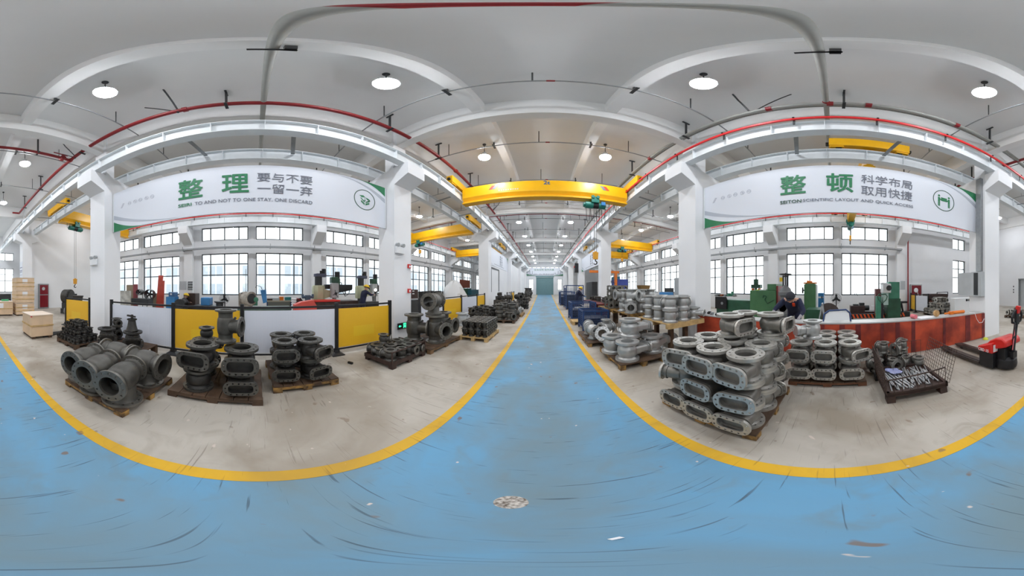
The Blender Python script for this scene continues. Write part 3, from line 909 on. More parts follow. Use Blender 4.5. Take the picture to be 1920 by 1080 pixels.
# ------------------------------------------------------------------ travelling cranes
CRED = M('marking_red', (206, 60, 40), 0.4); CGREY = M('marking_grey', (120, 124, 128), 0.4); CBLUE = M('marking_blue', (58, 96, 140), 0.4)
HOOKY = M('hook_block_yellow', (226, 160, 40), .4)
def crane(y, x0, x1, hx, hookz, label, marks=False, face=-1):
    t = thing('overhead_crane', label, 'crane', (0, y, 0))
    YZX = Matrix(((0, 0, 1, 0), (1, 0, 0, 0), (0, 1, 0, 0), (0, 0, 0, 1)))
    m = MB()
    sec = [(-0.17, 5.2), (0.17, 5.2), (0.17, 5.27), (0.06, 5.33), (0.16, 5.5), (0.16, 6.02), (-0.16, 6.02), (-0.16, 5.5), (-0.06, 5.33), (-0.17, 5.27)]
    m.prism(sec, x0 + 0.1, x1 - 0.1, YZX)
    m.build('girder', YELLOW, t, smooth=False, bevel=0.01)
    for x in (x0, x1):
        m = MB(); m.box(x - 0.13, x + 0.13, -1.05, 1.05, 5.93, 6.28)
        for q in (-0.85, 0.85): m.box(x - 0.1, x + 0.1, q - 0.18, q + 0.18, 5.88, 5.95)
        e = m.build('end_truck', YELLOW, t, smooth=False, bevel=0.02)
        for q in (-0.8, 0.8):
            m = MB(); m.cyl((x - 0.06, q, 5.926), (x + 0.06, q, 5.926), 0.09, n=14); m.build('wheel', BLACK, e)
        m = MB()
        for q in (-1.09, 1.09): m.box(x - 0.05, x + 0.05, q - 0.04, q + 0.04, 6.03, 6.13)
        m.build('buffer', BLACK, e, smooth=False)
    h = MB(); h.cyl((hx - 0.36, 0, 4.98), (hx - 0.06, 0, 4.98), 0.15, n=18); h.cyl((hx + 0.16, 0, 4.98), (hx + 0.44, 0, 4.98), 0.13, n=18); h.cyl((hx - 0.44, 0, 4.98), (hx - 0.36, 0, 4.98), 0.1, n=18)
    h.box(hx - 0.15, hx + 0.15, -0.2, -0.12, 5.05, 5.32); h.box(hx - 0.15, hx + 0.15, 0.12, 0.2, 5.05, 5.32)
    for q in (-0.1, 0.1):
        for d in (-0.21, 0.21): h.cyl((hx + q, d - 0.02, 5.3), (hx + q, d + 0.02, 5.3), 0.07, n=12)
    ho = h.build('hoist', GREENH, t)
    m = MB(); m.cyl((hx - 0.06, 0, 4.98), (hx + 0.16, 0, 4.98), 0.135, n=18); m.build('drum', BLACK, ho)
    m = MB(); m.box(hx + 0.24, hx + 0.4, -0.2, -0.12, 4.95, 5.1); m.build('control_box', BLUEL, ho, smooth=False)
    m = MB()
    for q in (-0.05, 0.05): m.cyl((hx + 0.05 + q, 0, hookz + 0.3), (hx + 0.05 + q, 0, 4.9), 0.008, n=6)
    m.build('hoist_rope', DSTEEL, t)
    m = MB(); m.cyl((hx + 0.05, -0.04, hookz + 0.22), (hx + 0.05, 0.04, hookz + 0.22), 0.08, n=18); m.prism([(-0.09, -0.12), (0.09, -0.12), (0.11, 0.16), (-0.11, 0.16)], -0.05, 0.05, Matrix(((1, 0, 0, hx + 0.05), (0, 0, -1, 0), (0, 1, 0, hookz + 0.1), (0, 0, 0, 1))))
    hb = m.build('hook_block', HOOKY, t)
    m = MB(); m.tube([(hx + 0.05, 0, hookz - 0.02), (hx + 0.05, 0, hookz - 0.08), (hx + 0.11, 0, hookz - 0.13), (hx + 0.1, 0, hookz - 0.2), (hx + 0.03, 0, hookz - 0.23), (hx - 0.03, 0, hookz - 0.18)], [0.022, 0.024, 0.028, 0.028, 0.022, 0.012], 8); m.build('hook', BLACK, hb)
    m = MB()
    for i in range(4):
        xx = hx + 0.55 + i * 0.22
        if xx > x1 - 0.4: break
        m.tube([(xx - 0.09, 0.1, 5.2), (xx - 0.08, 0.1, 4.95 - 0.1 * (i % 2)), (xx, 0.1, 4.85 - 0.1 * (i % 2)), (xx + 0.08, 0.1, 4.95 - 0.1 * (i % 2)), (xx + 0.09, 0.1, 5.2)], 0.01, 6)
    if marks:
        for q, zz in ((-.3, 4.2), (-.12, 4.35), (.1, 4.25), (.34, 4.1)):
            m.tube([(hx + q, 0.12, 4.9), (hx + q + .02, 0.12, zz + .15), (hx + q + .08, .12, zz), (hx + q + .14, .12, zz + .12), (hx + q + .15, .12, 4.9)], .011, 6)
    if m.v: m.build('festoon_cable', BLACK, t)
    if marks:
        F = Matrix(((1, 0, 0, 0), (0, 0, -1, -0.162), (0, 1, 0, 0), (0, 0, 0, 1)))
        fit_text(t, F, '2t', -0.05, 0.2, 5.8, 6.0, CBLUE, 0.03, 'capacity_marking', 0.0)
        for x in (-2.15, 2.1):
            flat(t, F, [[(x, 5.72), (x + 0.13, 5.72), (x + 0.27, 5.92), (x + 0.14, 5.92)] if x < 0 else [(x + 0.14, 5.72), (x + 0.27, 5.72), (x + 0.13, 5.92), (x, 5.92)]], CGREY if x > 0 else CRED, 'side_marking', 0.0)
            x2 = x + 0.13
            flat(t, F, [[(x2, 5.72), (x2 + 0.13, 5.72), (x2 + 0.27, 5.92), (x2 + 0.14, 5.92)] if x < 0 else [(x2 + 0.14, 5.72), (x2 + 0.27, 5.72), (x2 + 0.13, 5.92), (x2, 5.92)]], CRED if x > 0 else CGREY, 'side_marking', 0.0)
        flat(t, F, [[(x, 5.6), (x + 0.045, 5.6), (x + 0.045, 5.65), (x, 5.65)] for x in [-1.75 + i * 0.09 for i in range(9)]], BPALE, 'maker_marking', 0.0)
    return t
crane(6.95, -3.38, 3.38, 1.92, 2.66, 'yellow overhead crane spanning the aisle with green hoist', True)
crane(11.3, -10.3, -4.6, -9.2, 4.3, 'yellow crane in the fence side bay beyond the alarm column')
crane(-8.7, -10.3, -4.6, -5.75, 1.75, 'yellow crane with long hanging hook in front of the plain back wall')
crane(-0.95, 4.6, 10.3, 9.9, 4.15, 'yellow crane in the bay behind the red bench')
crane(15.5, 4.6, 10.3, 6.9, 4.0, 'first yellow crane in the far bay behind the timber platforms')
crane(21.0, 4.6, 10.3, 6.6, 4.2, 'second yellow crane in the far bay behind the timber platforms')
crane(19.5, -10.3, -4.6, -6.0, 4.2, 'yellow crane at the very end of the fence side bay')

# ------------------------------------------------------------------ fittings on walls and columns
def cable_tray(s, label):
    t = thing('cable_tray', label, 'cable tray', (s * 10.88, 0, 3.98))
    m = MB(); m.box(-0.1, 0.1, -11.0 if s < 0 else -4.3, 30, -0.05, 0.05); m.build('tray', GSTEEL, t, smooth=False)
    y = -10.0 if s < 0 else -3.2
    while y < 29:
        m = MB(); m.box(-0.14, 0.14, y - 0.02, y + 0.02, -0.1, -0.05); m.box(-s * 0.14 - 0.015, -s * 0.14 + 0.015, y - 0.015, y + 0.015, -0.1, 0.18); m.build('bracket', GSTEEL, t, smooth=False); y += 2.7
cable_tray(-1, 'grey cable tray along the window wall behind the fence'); cable_tray(1, 'grey cable tray along the window wall behind the red bench')
def emergency_light(p, n, label):
    """p: point on the face, n: outward axis 'x+', 'y-' ..."""
    rz = {'y-': 0, 'x+': R(90), 'y+': R(180), 'x-': R(-90)}[n]
    t = thing('emergency_light', label, 'emergency light', p, rz)
    m = MB(); m.box(-0.16, 0.16, -0.07, 0, -0.14, 0.06); m.build('case', WHITEP, t, smooth=False, bevel=0.012)
    for d in (-0.1, 0.1):
        m = MB(); m.cyl((d, -0.09, 0.1), (d, -0.01, 0.12), 0.055, 0.05, n=14); m.box(d - 0.015, d + 0.015, -0.05, -0.02, 0.05, 0.09); m.build('lamp_head', GREYP, t)
emergency_light((-3.646, 3.58, 2.6), 'x+', 'white twin head emergency light on the column above the exit sign')
emergency_light((-3.646, -4.45, 2.35), 'x+', 'white twin head emergency light on the column beside the first fence post')
def call_point(p, label):
    t = thing('fire_alarm_call_point', label, 'fire alarm', p, R(90))
    m = MB(); m.box(-0.06, 0.06, -0.05, 0, -0.06, 0.06); m.build('box', REDM, t, smooth=False, bevel=0.008)
    m = MB(); m.box(-0.035, 0.035, -0.054, -0.05, -0.035, 0.02); m.build('button_plate', WHITEP, t, smooth=False)
call_point((-3.65, 3.98, 2.14), 'upper small red alarm box on the column edge beside the globe castings')
call_point((-3.65, 3.98, 1.42), 'lower small red alarm box on the column edge beside the globe castings')
EXITG = emis('exit_sign_green', (60, 235, 160), 2.0)
t = thing('exit_sign', 'black exit sign with green running figure and arrow low on the column', 'exit sign', (-3.645, 3.72, 0.42), R(90))
m = MB(); m.box(-0.21, 0.21, -0.03, 0, -0.085, 0.085); m.build('case', BLACK, t, smooth=False)
F = Matrix(((1, 0, 0, 0), (0, 0, -1, -0.031), (0, 1, 0, 0), (0, 0, 0, 1)))
P = [[(-0.19, 0), (-0.14, 0.035), (-0.14, 0.012), (-0.09, 0.012), (-0.09, -0.012), (-0.14, -0.012), (-0.14, -0.035)], [(0.0, -0.07), (0.012, -0.07), (0.012, 0.07), (0.0, 0.07)], [(0.0, 0.07), (0.1, 0.07), (0.1, 0.058), (0.0, 0.058)], [(0.088, -0.07), (0.1, -0.07), (0.1, 0.07), (0.088, 0.07)],
     [(0.03, 0.02), (0.05, 0.03), (0.06, -0.01), (0.045, -0.02)], [(0.045, -0.02), (0.06, -0.01), (0.075, -0.06), (0.062, -0.06)], [(0.045, -0.01), (0.02, -0.04), (0.03, -0.05), (0.055, -0.02)], [(0.035, 0.04), (0.055, 0.04), (0.055, 0.055), (0.035, 0.055)], [(0.05, 0.02), (0.08, 0.0), (0.075, -0.008), (0.048, 0.008)]]
flat(t, F, P, EXITG, 'pictogram', 0.0, 0.003)

t = thing('column_poster', 'white printed sheet with small dark lines on the column above the crate stack', 'poster', (-3.645, -12.4, 2.6), R(90))
m = MB(); m.box(-.33, .33, -.006, 0, -.75, .75); m.build('sheet', BANNERM, t, smooth=False)
m = MB(); random.seed(8)
for k, (z, n, hh) in enumerate(((.3, 4, .07), (.1, 3, .06), (.0, 3, .06), (-.2, 6, .02), (-.45, 4, .015))):
    for i in range(n): a = -.28 + .56 * i / n; m.box(a, a + .56 / n * .75, -.008, -.0065, z, z + hh)
m.build('print', M('poster_violet_grey', (110, 108, 140), .5), t, smooth=False)
# ------------------------------------------------------------------ valve castings
def flange_mesh(outline, bore, holes, hr, thick, name, mat, n_hole=8, face=None):
    """a flange plate with a bore and bolt holes, lying in XY from z = 0 to z = thick"""
    bm = bmesh.new()
    loops = [outline, bore] + [[(x + hr * math.cos(2 * math.pi * i / n_hole), y + hr * math.sin(2 * math.pi * i / n_hole)) for i in range(n_hole)] for x, y in holes]
    def ring(pts, z):
        vs = [bm.verts.new((x, y, z)) for x, y in pts]
        return [bm.edges.new((vs[i], vs[(i + 1) % len(vs)])) for i in range(len(vs))]
    edges = []
    for l in loops: edges += ring(l, 0)
    bmesh.ops.triangle_fill(bm, use_beauty=True, use_dissolve=False, edges=edges)
    ext = bmesh.ops.extrude_face_region(bm, geom=bm.faces[:])
    bmesh.ops.translate(bm, vec=(0, 0, thick), verts=[e for e in ext['geom'] if isinstance(e, bmesh.types.BMVert)])
    if face:                                    # raised machined ring round the bore
        n = 36; ring_ = []
        for r_, z_ in ((face[0], thick - .001), (face[0], thick + .003), (face[1], thick + .003), (face[1], thick - .001)):
            ring_.append([bm.verts.new((r_ * math.cos(2 * math.pi * i / n), r_ * math.sin(2 * math.pi * i / n), z_)) for i in range(n)])
        for a, c in zip(ring_, ring_[1:]):
            for i in range(n): bm.faces.new((a[i], a[(i + 1) % n], c[(i + 1) % n], c[i]))
    bmesh.ops.recalc_face_normals(bm, faces=bm.faces)
    me = bpy.data.meshes.new(name)
    bm.to_mesh(me); bm.free()
    me.polygons.foreach_set('use_smooth', [True] * len(me.polygons))
    me.set_sharp_from_angle(angle=R(30))
    me.materials.append(mat)
    return me
def circ(r, n): return [(r * math.cos(2 * math.pi * i / n), r * math.sin(2 * math.pi * i / n)) for i in range(n)]
def rrect(w, h, r, n=7):
    """rounded rectangle, counter clockwise"""
    pts = []
    for cx_, cy_, a0 in ((w / 2 - r, h / 2 - r, 0), (-w / 2 + r, h / 2 - r, 90), (-w / 2 + r, -h / 2 + r, 180), (w / 2 - r, -h / 2 + r, 270)):
        for i in range(n):
            a = R(a0 + 90 * i / (n - 1)); pts.append((cx_ + r * math.cos(a), cy_ + r * math.sin(a)))
    return pts
def along(pts, n, off=0.0):
    """n points evenly spaced along a closed outline"""
    L = [0]
    for i in range(len(pts)): L.append(L[-1] + math.dist(pts[i], pts[(i + 1) % len(pts)]))
    out = []
    for k in range(n):
        t = ((k + off) / n) * L[-1]
        for i in range(len(pts)):
            if L[i] <= t <= L[i + 1]:
                f = (t - L[i]) / max(1e-9, L[i + 1] - L[i]); a = pts[i]; c = pts[(i + 1) % len(pts)]
                out.append((a[0] + (c[0] - a[0]) * f, a[1] + (c[1] - a[1]) * f)); break
    return out
def round_flange(D, bore, n, thick, mat, name='flange', hr=None, seg=40):
    hr = hr or D * 0.03
    bc = (D / 2 + bore) / 2 + D * 0.02
    return flange_mesh(circ(D / 2, seg), circ(bore, max(16, seg - 12)), circ(bc, n), hr, thick, name, mat, face=(bore, bc - hr * 1.7))
def oval_flange(w, h, rr, bw, bh, n, thick, mat, hr=0.009):
    mid = rrect((w + bw) / 2 + 0.004, (h + bh) / 2 + 0.004, (rr + min(bw, bh) * 0.3) / 2)
    return flange_mesh(rrect(w, h, rr), rrect(bw, bh, min(bw, bh) * 0.36), along(mid, n, 0.5), hr, thick, 'bonnet_flange', mat)
Z2X = Matrix(((0, 0, 1, 0), (1, 0, 0, 0), (0, 1, 0, 0), (0, 0, 0, 1)))      # local z points along +x, local x along +y

def dense(prof, step=0.018):
    out = [prof[0]]
    for a, c in zip(prof, prof[1:]):
        n = max(1, int(math.dist(a, c) / step))
        for i in range(1, n + 1): out.append((a[0] + (c[0] - a[0]) * i / n, a[1] + (c[1] - a[1]) * i / n))
    return out
class Proto:
    def __init__(s, name, cat, parts): s.name, s.cat, s.parts = name, cat, parts
    def place(s, label, loc, rz=0.0, group=None, rot=None, name=None):
        t = thing(name or s.name, label, s.cat, loc, R(rz), group, rot=tuple(R(a) for a in rot) if rot else None)
        for pname, me, mat in s.parts: link(pname, me, t, mat)
        return t

def gate_body(D, h, ow, oh, reach, mat, fmat, t=None, bulge=1.0, rect=False, nb=12, name='gate_valve_casting', lug=True):
    """round flanges top and bottom, bulging middle, long bonnet neck with an oblong bolted flange to +X"""
    t = t or D * 0.075
    ro, bo = D * 0.33, D * 0.285
    rb = D * 0.40 * bulge
    m = MB()
    m.lathe(dense([(bo, t - .001), (ro + D * .06, t - .001), (ro + D * .02, t + D * .03), (ro, t + h * .1), (rb * .96, h * .33), (rb, h * .5), (rb * .96, h * .67), (ro, h - t - h * .1), (ro + D * .02, h - t - D * .03), (ro + D * .06, h - t + .001), (bo, h - t + .001)]), 40)
    m.lathe(dense([(bo, t - .001), (bo, h * .3), (rb * .9, h * .42), (rb * .9, h * .58), (bo, h * .7), (bo, h - t + .001)]), 40)
    nw, nh = ow * 0.78, oh * 0.74
    m.cut(lambda c: c.x > 0 and abs(c.y) < nw / 2 - .02 and abs(c.z - h / 2) < nh / 2 - .012)
    A = rrect(nw, nh, nh * 0.42); B = rrect(nw - 0.03, nh - 0.03, nh * 0.34)
    n = len(A); x0, x1 = rb * 0.35, reach - t * 0.5
    vs = []
    for P, x in ((A, x0), (A, x1), (B, x1), (B, x0)):
        vs += [(x, p[0], h / 2 + p[1]) for p in P]
    fs = []
    for q in range(3):
        fs += [(q * n + i, q * n + (i + 1) % n, (q + 1) * n + (i + 1) % n, (q + 1) * n + i) for i in range(n)]
    m.add(vs, fs)
    # stiffening collar round the neck
    C = rrect(nw + 0.022, nh + 0.022, nh * .45)
    xa = reach * 0.72
    m.add([(x, p[0], h / 2 + p[1]) for x in (xa, xa + 0.014) for p in C], [tuple(range(n)), tuple(range(n, 2 * n))] + [(i, (i + 1) % n, n + (i + 1) % n, n + i) for i in range(n)][:0])
    m.add([(x, p[0], h / 2 + p[1]) for x in (xa, xa + 0.014) for p in C], [(i, (i + 1) % n, n + (i + 1) % n, n + i) for i in range(n)])
    if lug:
        m.cyl((rb * .8, 0, h * .72), (rb * 1.02, 0, h * .96), D * .025, n=8)
        m.boxm(D * .2, D * .05, D * .12, TM(-rb * .92, 0, h / 2))
    body = m.mesh('body', mat)
    rf = round_flange(D, bo, nb, t, fmat)
    of = oval_flange(ow, oh, oh * 0.42, nw - 0.03, nh - 0.03, 14, t * .85, fmat, hr=max(0.006, oh * .055))
    parts = [('body', body, TM(0, 0, 0)), ('flange', rf, TM(0, 0, 0)), ('flange', rf, TM(0, 0, h - t)), ('bonnet_flange', of, TM(reach - t * .85, 0, h / 2) @ Z2X)]
    return Proto(name, 'valve casting', parts)

def tee_body(D, L, hz, DB, mat, fmat, name='globe_valve_casting', nb=12, bulge=0.46, up=False):
    """horizontal run along X with two round flanges, rounded belly, neck down to a base flange standing at z = 0"""
    t = D * 0.08
    ro, bo = D * 0.35, D * 0.305
    rb = D * bulge
    rn = DB * .34
    m = MB()
    X = TM(0, 0, hz) @ Z2X
    pr = [(bo, -L / 2 + t - .001), (ro + D * .05, -L / 2 + t - .001), (ro, -L / 2 + t * 2)]
    for i in range(9):
        a = math.pi * (i / 8); pr.append((ro + (rb - ro) * math.sin(a), -L * .27 * math.cos(a)))
    pr += [(ro, L / 2 - t * 2), (ro + D * .05, L / 2 - t + .001), (bo, L / 2 - t + .001)]
    m.lathe(dense(pr), 40, X)
    m.lathe(dense([(bo, -L / 2 + t - .001), (bo, L / 2 - t + .001)]), 40, X)
    m.cut(lambda c: c.z < hz and math.hypot(c.x, c.y) < rn - .025)
    m.lathe([(rn * .9, hz - rb * .2), (rn, hz * .6), (rn, t * 2.2), (rn + DB * .05, t - .001), (rn - .02, t - .001)], 28)
    m.lathe([(rn - .02, t - .001), (rn - .02, hz * .5)], 28)
    m.lathe([(ro * 1.13, L * .37), (ro * 1.13, L * .37 + .012)], 28, X)
    # rib under the run
    m.boxm(L * .5, D * .04, hz * .3, TM(0, 0, hz * .6))
    body = m.mesh('body', mat)
    rf = round_flange(D, bo, nb, t, fmat)
    bf = round_flange(DB, rn - .02, nb, t, fmat)
    parts = [('body', body, TM(0, 0, 0)), ('flange', rf, TM(L / 2 - t, 0, hz) @ Z2X), ('flange', rf, TM(-L / 2, 0, hz) @ Z2X), ('base_flange', bf, TM(0, 0, 0))]
    if up: parts.append(('flange', bf, TM(0, 0, hz * 2 - t)))
    return Proto(name, 'valve casting', parts)

def globe_body(D, h, DS, reach, mat, fmat, name='globe_valve_casting', nb=12, belly=0.42, seg=32):
    """vertical run with top and bottom flange, rounded belly and a round side branch to +X"""
    t = D * 0.075
    ro, bo = D * 0.335, D * 0.285
    rb = D * belly
    rs = DS * .34
    m = MB()
    pr = [(bo, t - .001), (ro + D * .06, t - .001), (ro, t * 2.1)]
    for i in range(9):
        a = math.pi * (i / 8); pr.append((ro + (rb - ro) * math.sin(a), h / 2 - h * .26 * math.cos(a)))
    pr += [(ro, h - t * 2.1), (ro + D * .06, h - t + .001), (bo, h - t + .001)]
    m.lathe(dense(pr), seg); m.lathe(dense([(bo, t - .001), (bo, h - t + .001)]), seg)
    m.cut(lambda c: c.x > 0 and math.hypot(c.y, c.z - h / 2) < rs - .022)
    X = TM(0, 0, h / 2) @ Z2X
    m.lathe([(rs, rb * .3), (rs, reach - t * 2), (rs + DS * .06, reach - t + .001), (rs - .015, reach - t + .001)], seg, X)
    m.lathe([(rs - .015, rb * .9), (rs - .015, reach - t + .001)], seg, X)
    m.boxm(D * .1, D * .05, h * .3, TM(rb * .95, 0, h * .66) @ RY(35))
    body = m.mesh('body', mat)
    rf = round_flange(D, bo, nb, t, fmat, seg=max(24, seg)); sf = round_flange(DS, rs - .015, nb, t, fmat, 'side_flange', seg=max(24, seg))
    return Proto(name, 'valve casting', [('body', body, TM(0, 0, 0)), ('flange', rf, TM(0, 0, 0)), ('flange', rf, TM(0, 0, h - t)), ('side_flange', sf, TM(reach - t, 0, h / 2) @ Z2X)])

def silver_gate(D, h, reach, mat, fmat, name='gate_valve_casting'):
    """flanged run with a square shouldered neck ending in an oblong stepped end, cast in pale steel"""
    t = D * .085
    ro, bo, rb = D * .33, D * .27, D * .42
    m = MB()
    m.lathe([(bo, t - .001), (ro + D * .08, t - .001), (ro, t * 1.8), (rb * .97, h * .34), (rb, h * .42), (rb, h * .58), (rb * .97, h * .66), (ro, h - t * 1.8), (ro + D * .08, h - t + .001), (bo, h - t + .001)], 32)
    m.lathe([(bo, t - .001), (bo, h - t + .001)], 32)
    nw, nh = D * .62, h * .4
    def sl(x0, x1, w, hh):
        P = rrect(w, hh, hh * .3); n = len(P)
        m.add([(x, p[0], h / 2 + p[1]) for x in (x0, x1) for p in P], [(i, (i + 1) % n, n + (i + 1) % n, n + i) for i in range(n)] + [tuple(range(n)), tuple(range(n, 2 * n))])
    sl(rb * .2, reach - .05, nw, nh); sl(rb * .2, rb * 1.12, nw * 1.12, nh * 1.15); sl(reach - .08, reach - .055, nw * 1.14, nh * 1.18); 
    body = m.mesh('body', mat)
    P = MB(); Q = rrect(nw * 1.3, nh * 1.42, nh * .5); n = len(Q)
    P.add([(x, p[0], h / 2 + p[1]) for x in (reach - .045, reach) for p in Q], [(i, (i + 1) % n, n + (i + 1) % n, n + i) for i in range(n)] + [tuple(range(n)), tuple(range(n, 2 * n))])
    rf = flange_mesh(circ(D / 2, 40), circ(bo, 28), [], .01, t, 'flange', fmat)
    return Proto(name, 'valve casting', [('body', body, TM(0, 0, 0)), ('flange', rf, TM(0, 0, 0)), ('flange', rf, TM(0, 0, h - t)), ('bonnet_flange', P.mesh('bonnet_flange', fmat), TM(0, 0, 0))])

# ------------------------------------------------------------------ pallets
def pallet(label, x0, x1, y0, y1, h=0.12, mat=DWOOD, edge=None, name='wooden_pallet', boards=7, along_x=True, rz=0.0, z=0.0):
    cx_, cy_ = (x0 + x1) / 2, (y0 + y1) / 2
    w, d = abs(x1 - x0), abs(y1 - y0)
    t = thing(name, label, 'pallet', (cx_, cy_, z), R(rz))
    m = MB(); n = boards
    for i in range(n):
        if along_x:
            a = -d / 2 + d * i / n; m.box(-w / 2, w / 2, a + .003, a + d / n - .006, h - .022, h)
        else:
            a = -w / 2 + w * i / n; m.box(a + .003, a + w / n - .006, -d / 2, d / 2, h - .022, h)
    m.build('deck', mat, t, smooth=False)
    for f in (-1, 0, 1):
        m = MB()
        if along_x:
            q = f * (w / 2 - .05); m.box(q - .05, q + .05, -d / 2, d / 2, h * .45, h - .023)
            for g in (-1, 0, 1): m.box(q - .05, q + .05, g * (d / 2 - .06) - .06, g * (d / 2 - .06) + .06, 0, h * .45)
        else:
            q = f * (d / 2 - .05); m.box(-w / 2, w / 2, q - .05, q + .05, h * .45, h - .023)
            for g in (-1, 0, 1): m.box(g * (w / 2 - .06) - .06, g * (w / 2 - .06) + .06, q - .05, q + .05, 0, h * .45)
        m.build('bearer', edge or mat, t, smooth=False)
    return t

EDGEW = M('yellowed_board', (176, 136, 72), 0.65, dirt=(70, 52, 38), var=0.1, scale=9)
# --- fence side, globe castings lying on the nearest pallet
pallet('low brown pallet under the five grey globe valve castings', -2.36, -1.30, -2.24, -1.17, 0.1, DWOOD, EDGEW)
GT = tee_body(.385, .57, .325, .47, IRON, IRONF)
for i, (y, x, rz) in enumerate(((-2.14, -1.56, 14), (-1.76, -1.5, 14), (-1.37, -1.52, 14))):
    GT.place('grey globe casting with its open end to the aisle, %s of three from the crate' % ORD[i], (x, y, .102), rz, 'globe castings on the low pallet')
GT.place('grey globe valve casting across the back of the low pallet towards the crate', (-2.13, -2.02, .102), 92, 'globe castings on the low pallet')
GT.place('grey globe casting across the back of the low pallet, open towards the exit sign', (-2.08, -1.42, .102), 82, 'globe castings on the low pallet')
# --- second pallet
pallet('dark pallet under the tall stack beside the white fence panel', -2.95, -2.0, -1.06, .07, .1)
G1 = gate_body(.45, .32, .43, .235, .33, DIRON, IRON)
G1L = gate_body(.42, .285, .40, .2, .31, DIRON, IRON)
GB = globe_body(.40, .315, .3, .3, DIRON, IRON)
grp = 'castings stacked on the pallet beside the yellow fence panel'
GB.place('dark globe body at the bottom of the tall stack, below the gate casting', (-2.25, -.74, .102), 178, grp)
G1L.place('dark gate valve body at the bottom of the stack, oblong flange to the aisle', (-2.33, -.2, .102), 4, grp)
G1.place('large dark gate valve body on the globe body, round flange up', (-2.36, -.72, .419), -6, grp)
G1.place('large dark gate valve body over the lower oblong flange, round flange up', (-2.37, -.2, .389), 2, grp)
G1L.place('dark gate valve body low at the back of the stack against the fence, crate end', (-2.72, -.82, .102), 175, grp)
G1L.place('dark gate valve body low at the back of the stack against the fence, middle', (-2.74, -.28, .102), 178, grp)
GS = globe_body(.25, .2, .18, .2, DIRON, IRON)
G1L.place('dark gate valve body in the middle layer at the back of the stack', (-2.78, -.80, .389), 170, grp)
GS.place('small grey globe valve body on the back of the stack before the yellow panel', (-2.78, -.78, .676), -165, grp)
GV = globe_body(.30, .46, .28, .24, IRON, IRON, belly=.40)
GV.place('tall grey globe valve body standing on top of the stack', (-2.50, -.43, .742), 75, grp)
# --- third pallet
pallet('dark pallet under two layers of oblong flanged castings before the white panel', -3.35, -2.32, .18, 1.1, .12, DWOOD, EDGEW, rz=3)
G2 = gate_body(.374, .3, .36, .19, .3, DIRON, IRON)
grp = 'gate castings in two layers before the white fence panel'
for l in (0, 1):
    for q, (x, y, rz) in enumerate(((-2.62, .40, -4), (-2.6, .78, 14), (-3.02, .40, 172), (-3.02, .80, 178))):
        pos = ('front, nearer the tall stack', 'front, nearer the exit sign', 'back, nearer the tall stack', 'back, nearer the exit sign')[q]
        G2.place('dark gate body in the %s layer before the white panel, %s' % (('lower', 'upper')[l], pos), (x, y, .122 + .302 * l), rz + (12 if l and q == 1 else 0), grp)
# --- metal box of small valves
t = thing('steel_stillage', 'low brown steel box holding small grey valves near the exit sign', 'steel box', (-2.72, 2.58, 0), R(4))
m = MB(); m.box(-.38, .38, -.52, .52, .07, .1); m.box(-.38, -.365, -.52, .52, .1, .15); m.box(.365, .38, -.52, .52, .1, .15); m.box(-.38, .38, -.52, -.505, .1, .15); m.box(-.38, .38, .505, .52, .1, .3)
m.build('box', RUSTB, t, smooth=False)
m = MB()
for x in (-.33, .33):
    for y in (-.45, 0, .45): m.box(x - .05, x + .05, y - .05, y + .05, 0, .07)
m.each('foot', RUSTB, t)
m = MB(); m.bar((.37, .5, .34), (.37, -.5, .34), .02); m.bar((.37, -.5, .1), (.37, -.5, .35), .025); m.bar((.37, .5, .1), (.37, .5, .35), .025); m.build('rail', RUSTB, t, smooth=False)
SM = globe_body(.22, .2, .17, .165, IRON, IRONF, nb=8, seg=24)
SM2 = globe_body(.25, .22, .2, .19, IRON, IRONF, nb=8, seg=24)
SP = [(.2, -.33, 195, 1), (.22, -.06, 190, 0), (.2, .18, 10, 1), (.22, .38, 20, 0), (-.06, -.36, 200, 0), (-.04, -.1, 170, 1), (-.05, .14, 10, 0), (-.04, .36, 0, 1), (-.25, -.3, 210, 1), (-.25, .0, 120, 0), (-.24, .26, 60, 1)]
for i, (x, y, rz, big) in enumerate(SP):
    p = Vector((-2.72 + x, 2.58 + y, .102))
    row = ('aisle row', 'middle row', 'fence row')[0 if i < 4 else 1 if i < 8 else 2]
    (SM2 if big else SM).place('small grey valve body in the low box, %s, %s from the post end' % (row, ORD[i if i < 4 else i - 4 if i < 8 else i - 8]), p, rz, 'small valves in the low steel box')
SM.place('small grey valve body standing on the others in the low brown box', (-2.93, 2.42, .33), 40, 'small valves in the low steel box')
# --- big globe castings beside the column
pallet('dark wooden pallet under the big globe castings beside the alarm column', -3.3, -2.3, 3.2, 4.6, .12, DWOOD, M('brown_board', (112, 86, 58), .65, var=.3))
BG = globe_body(.50, .70, .42, .42, IRON, IRONF, belly=.40)
grp = 'big globe castings beside the alarm column'
BG.place('big grey globe casting at the aisle edge of the dark pallet', (-2.58, 3.80, .122), -18, grp)
BG.place('big grey globe casting behind, seen between the exit sign and its neighbour', (-3.12, 3.60, .122), 18, grp)
BG.place('big grey globe casting at the far end, side opening towards the square block', (-2.75, 4.42, .122), -2, grp)
BGT = tee_body(.43, .68, .34, .44, IRON, IRONF)
BGT.place('big grey globe casting lying across the top of the others, open end to the aisle', (-2.72, 3.92, .826), -78, grp)
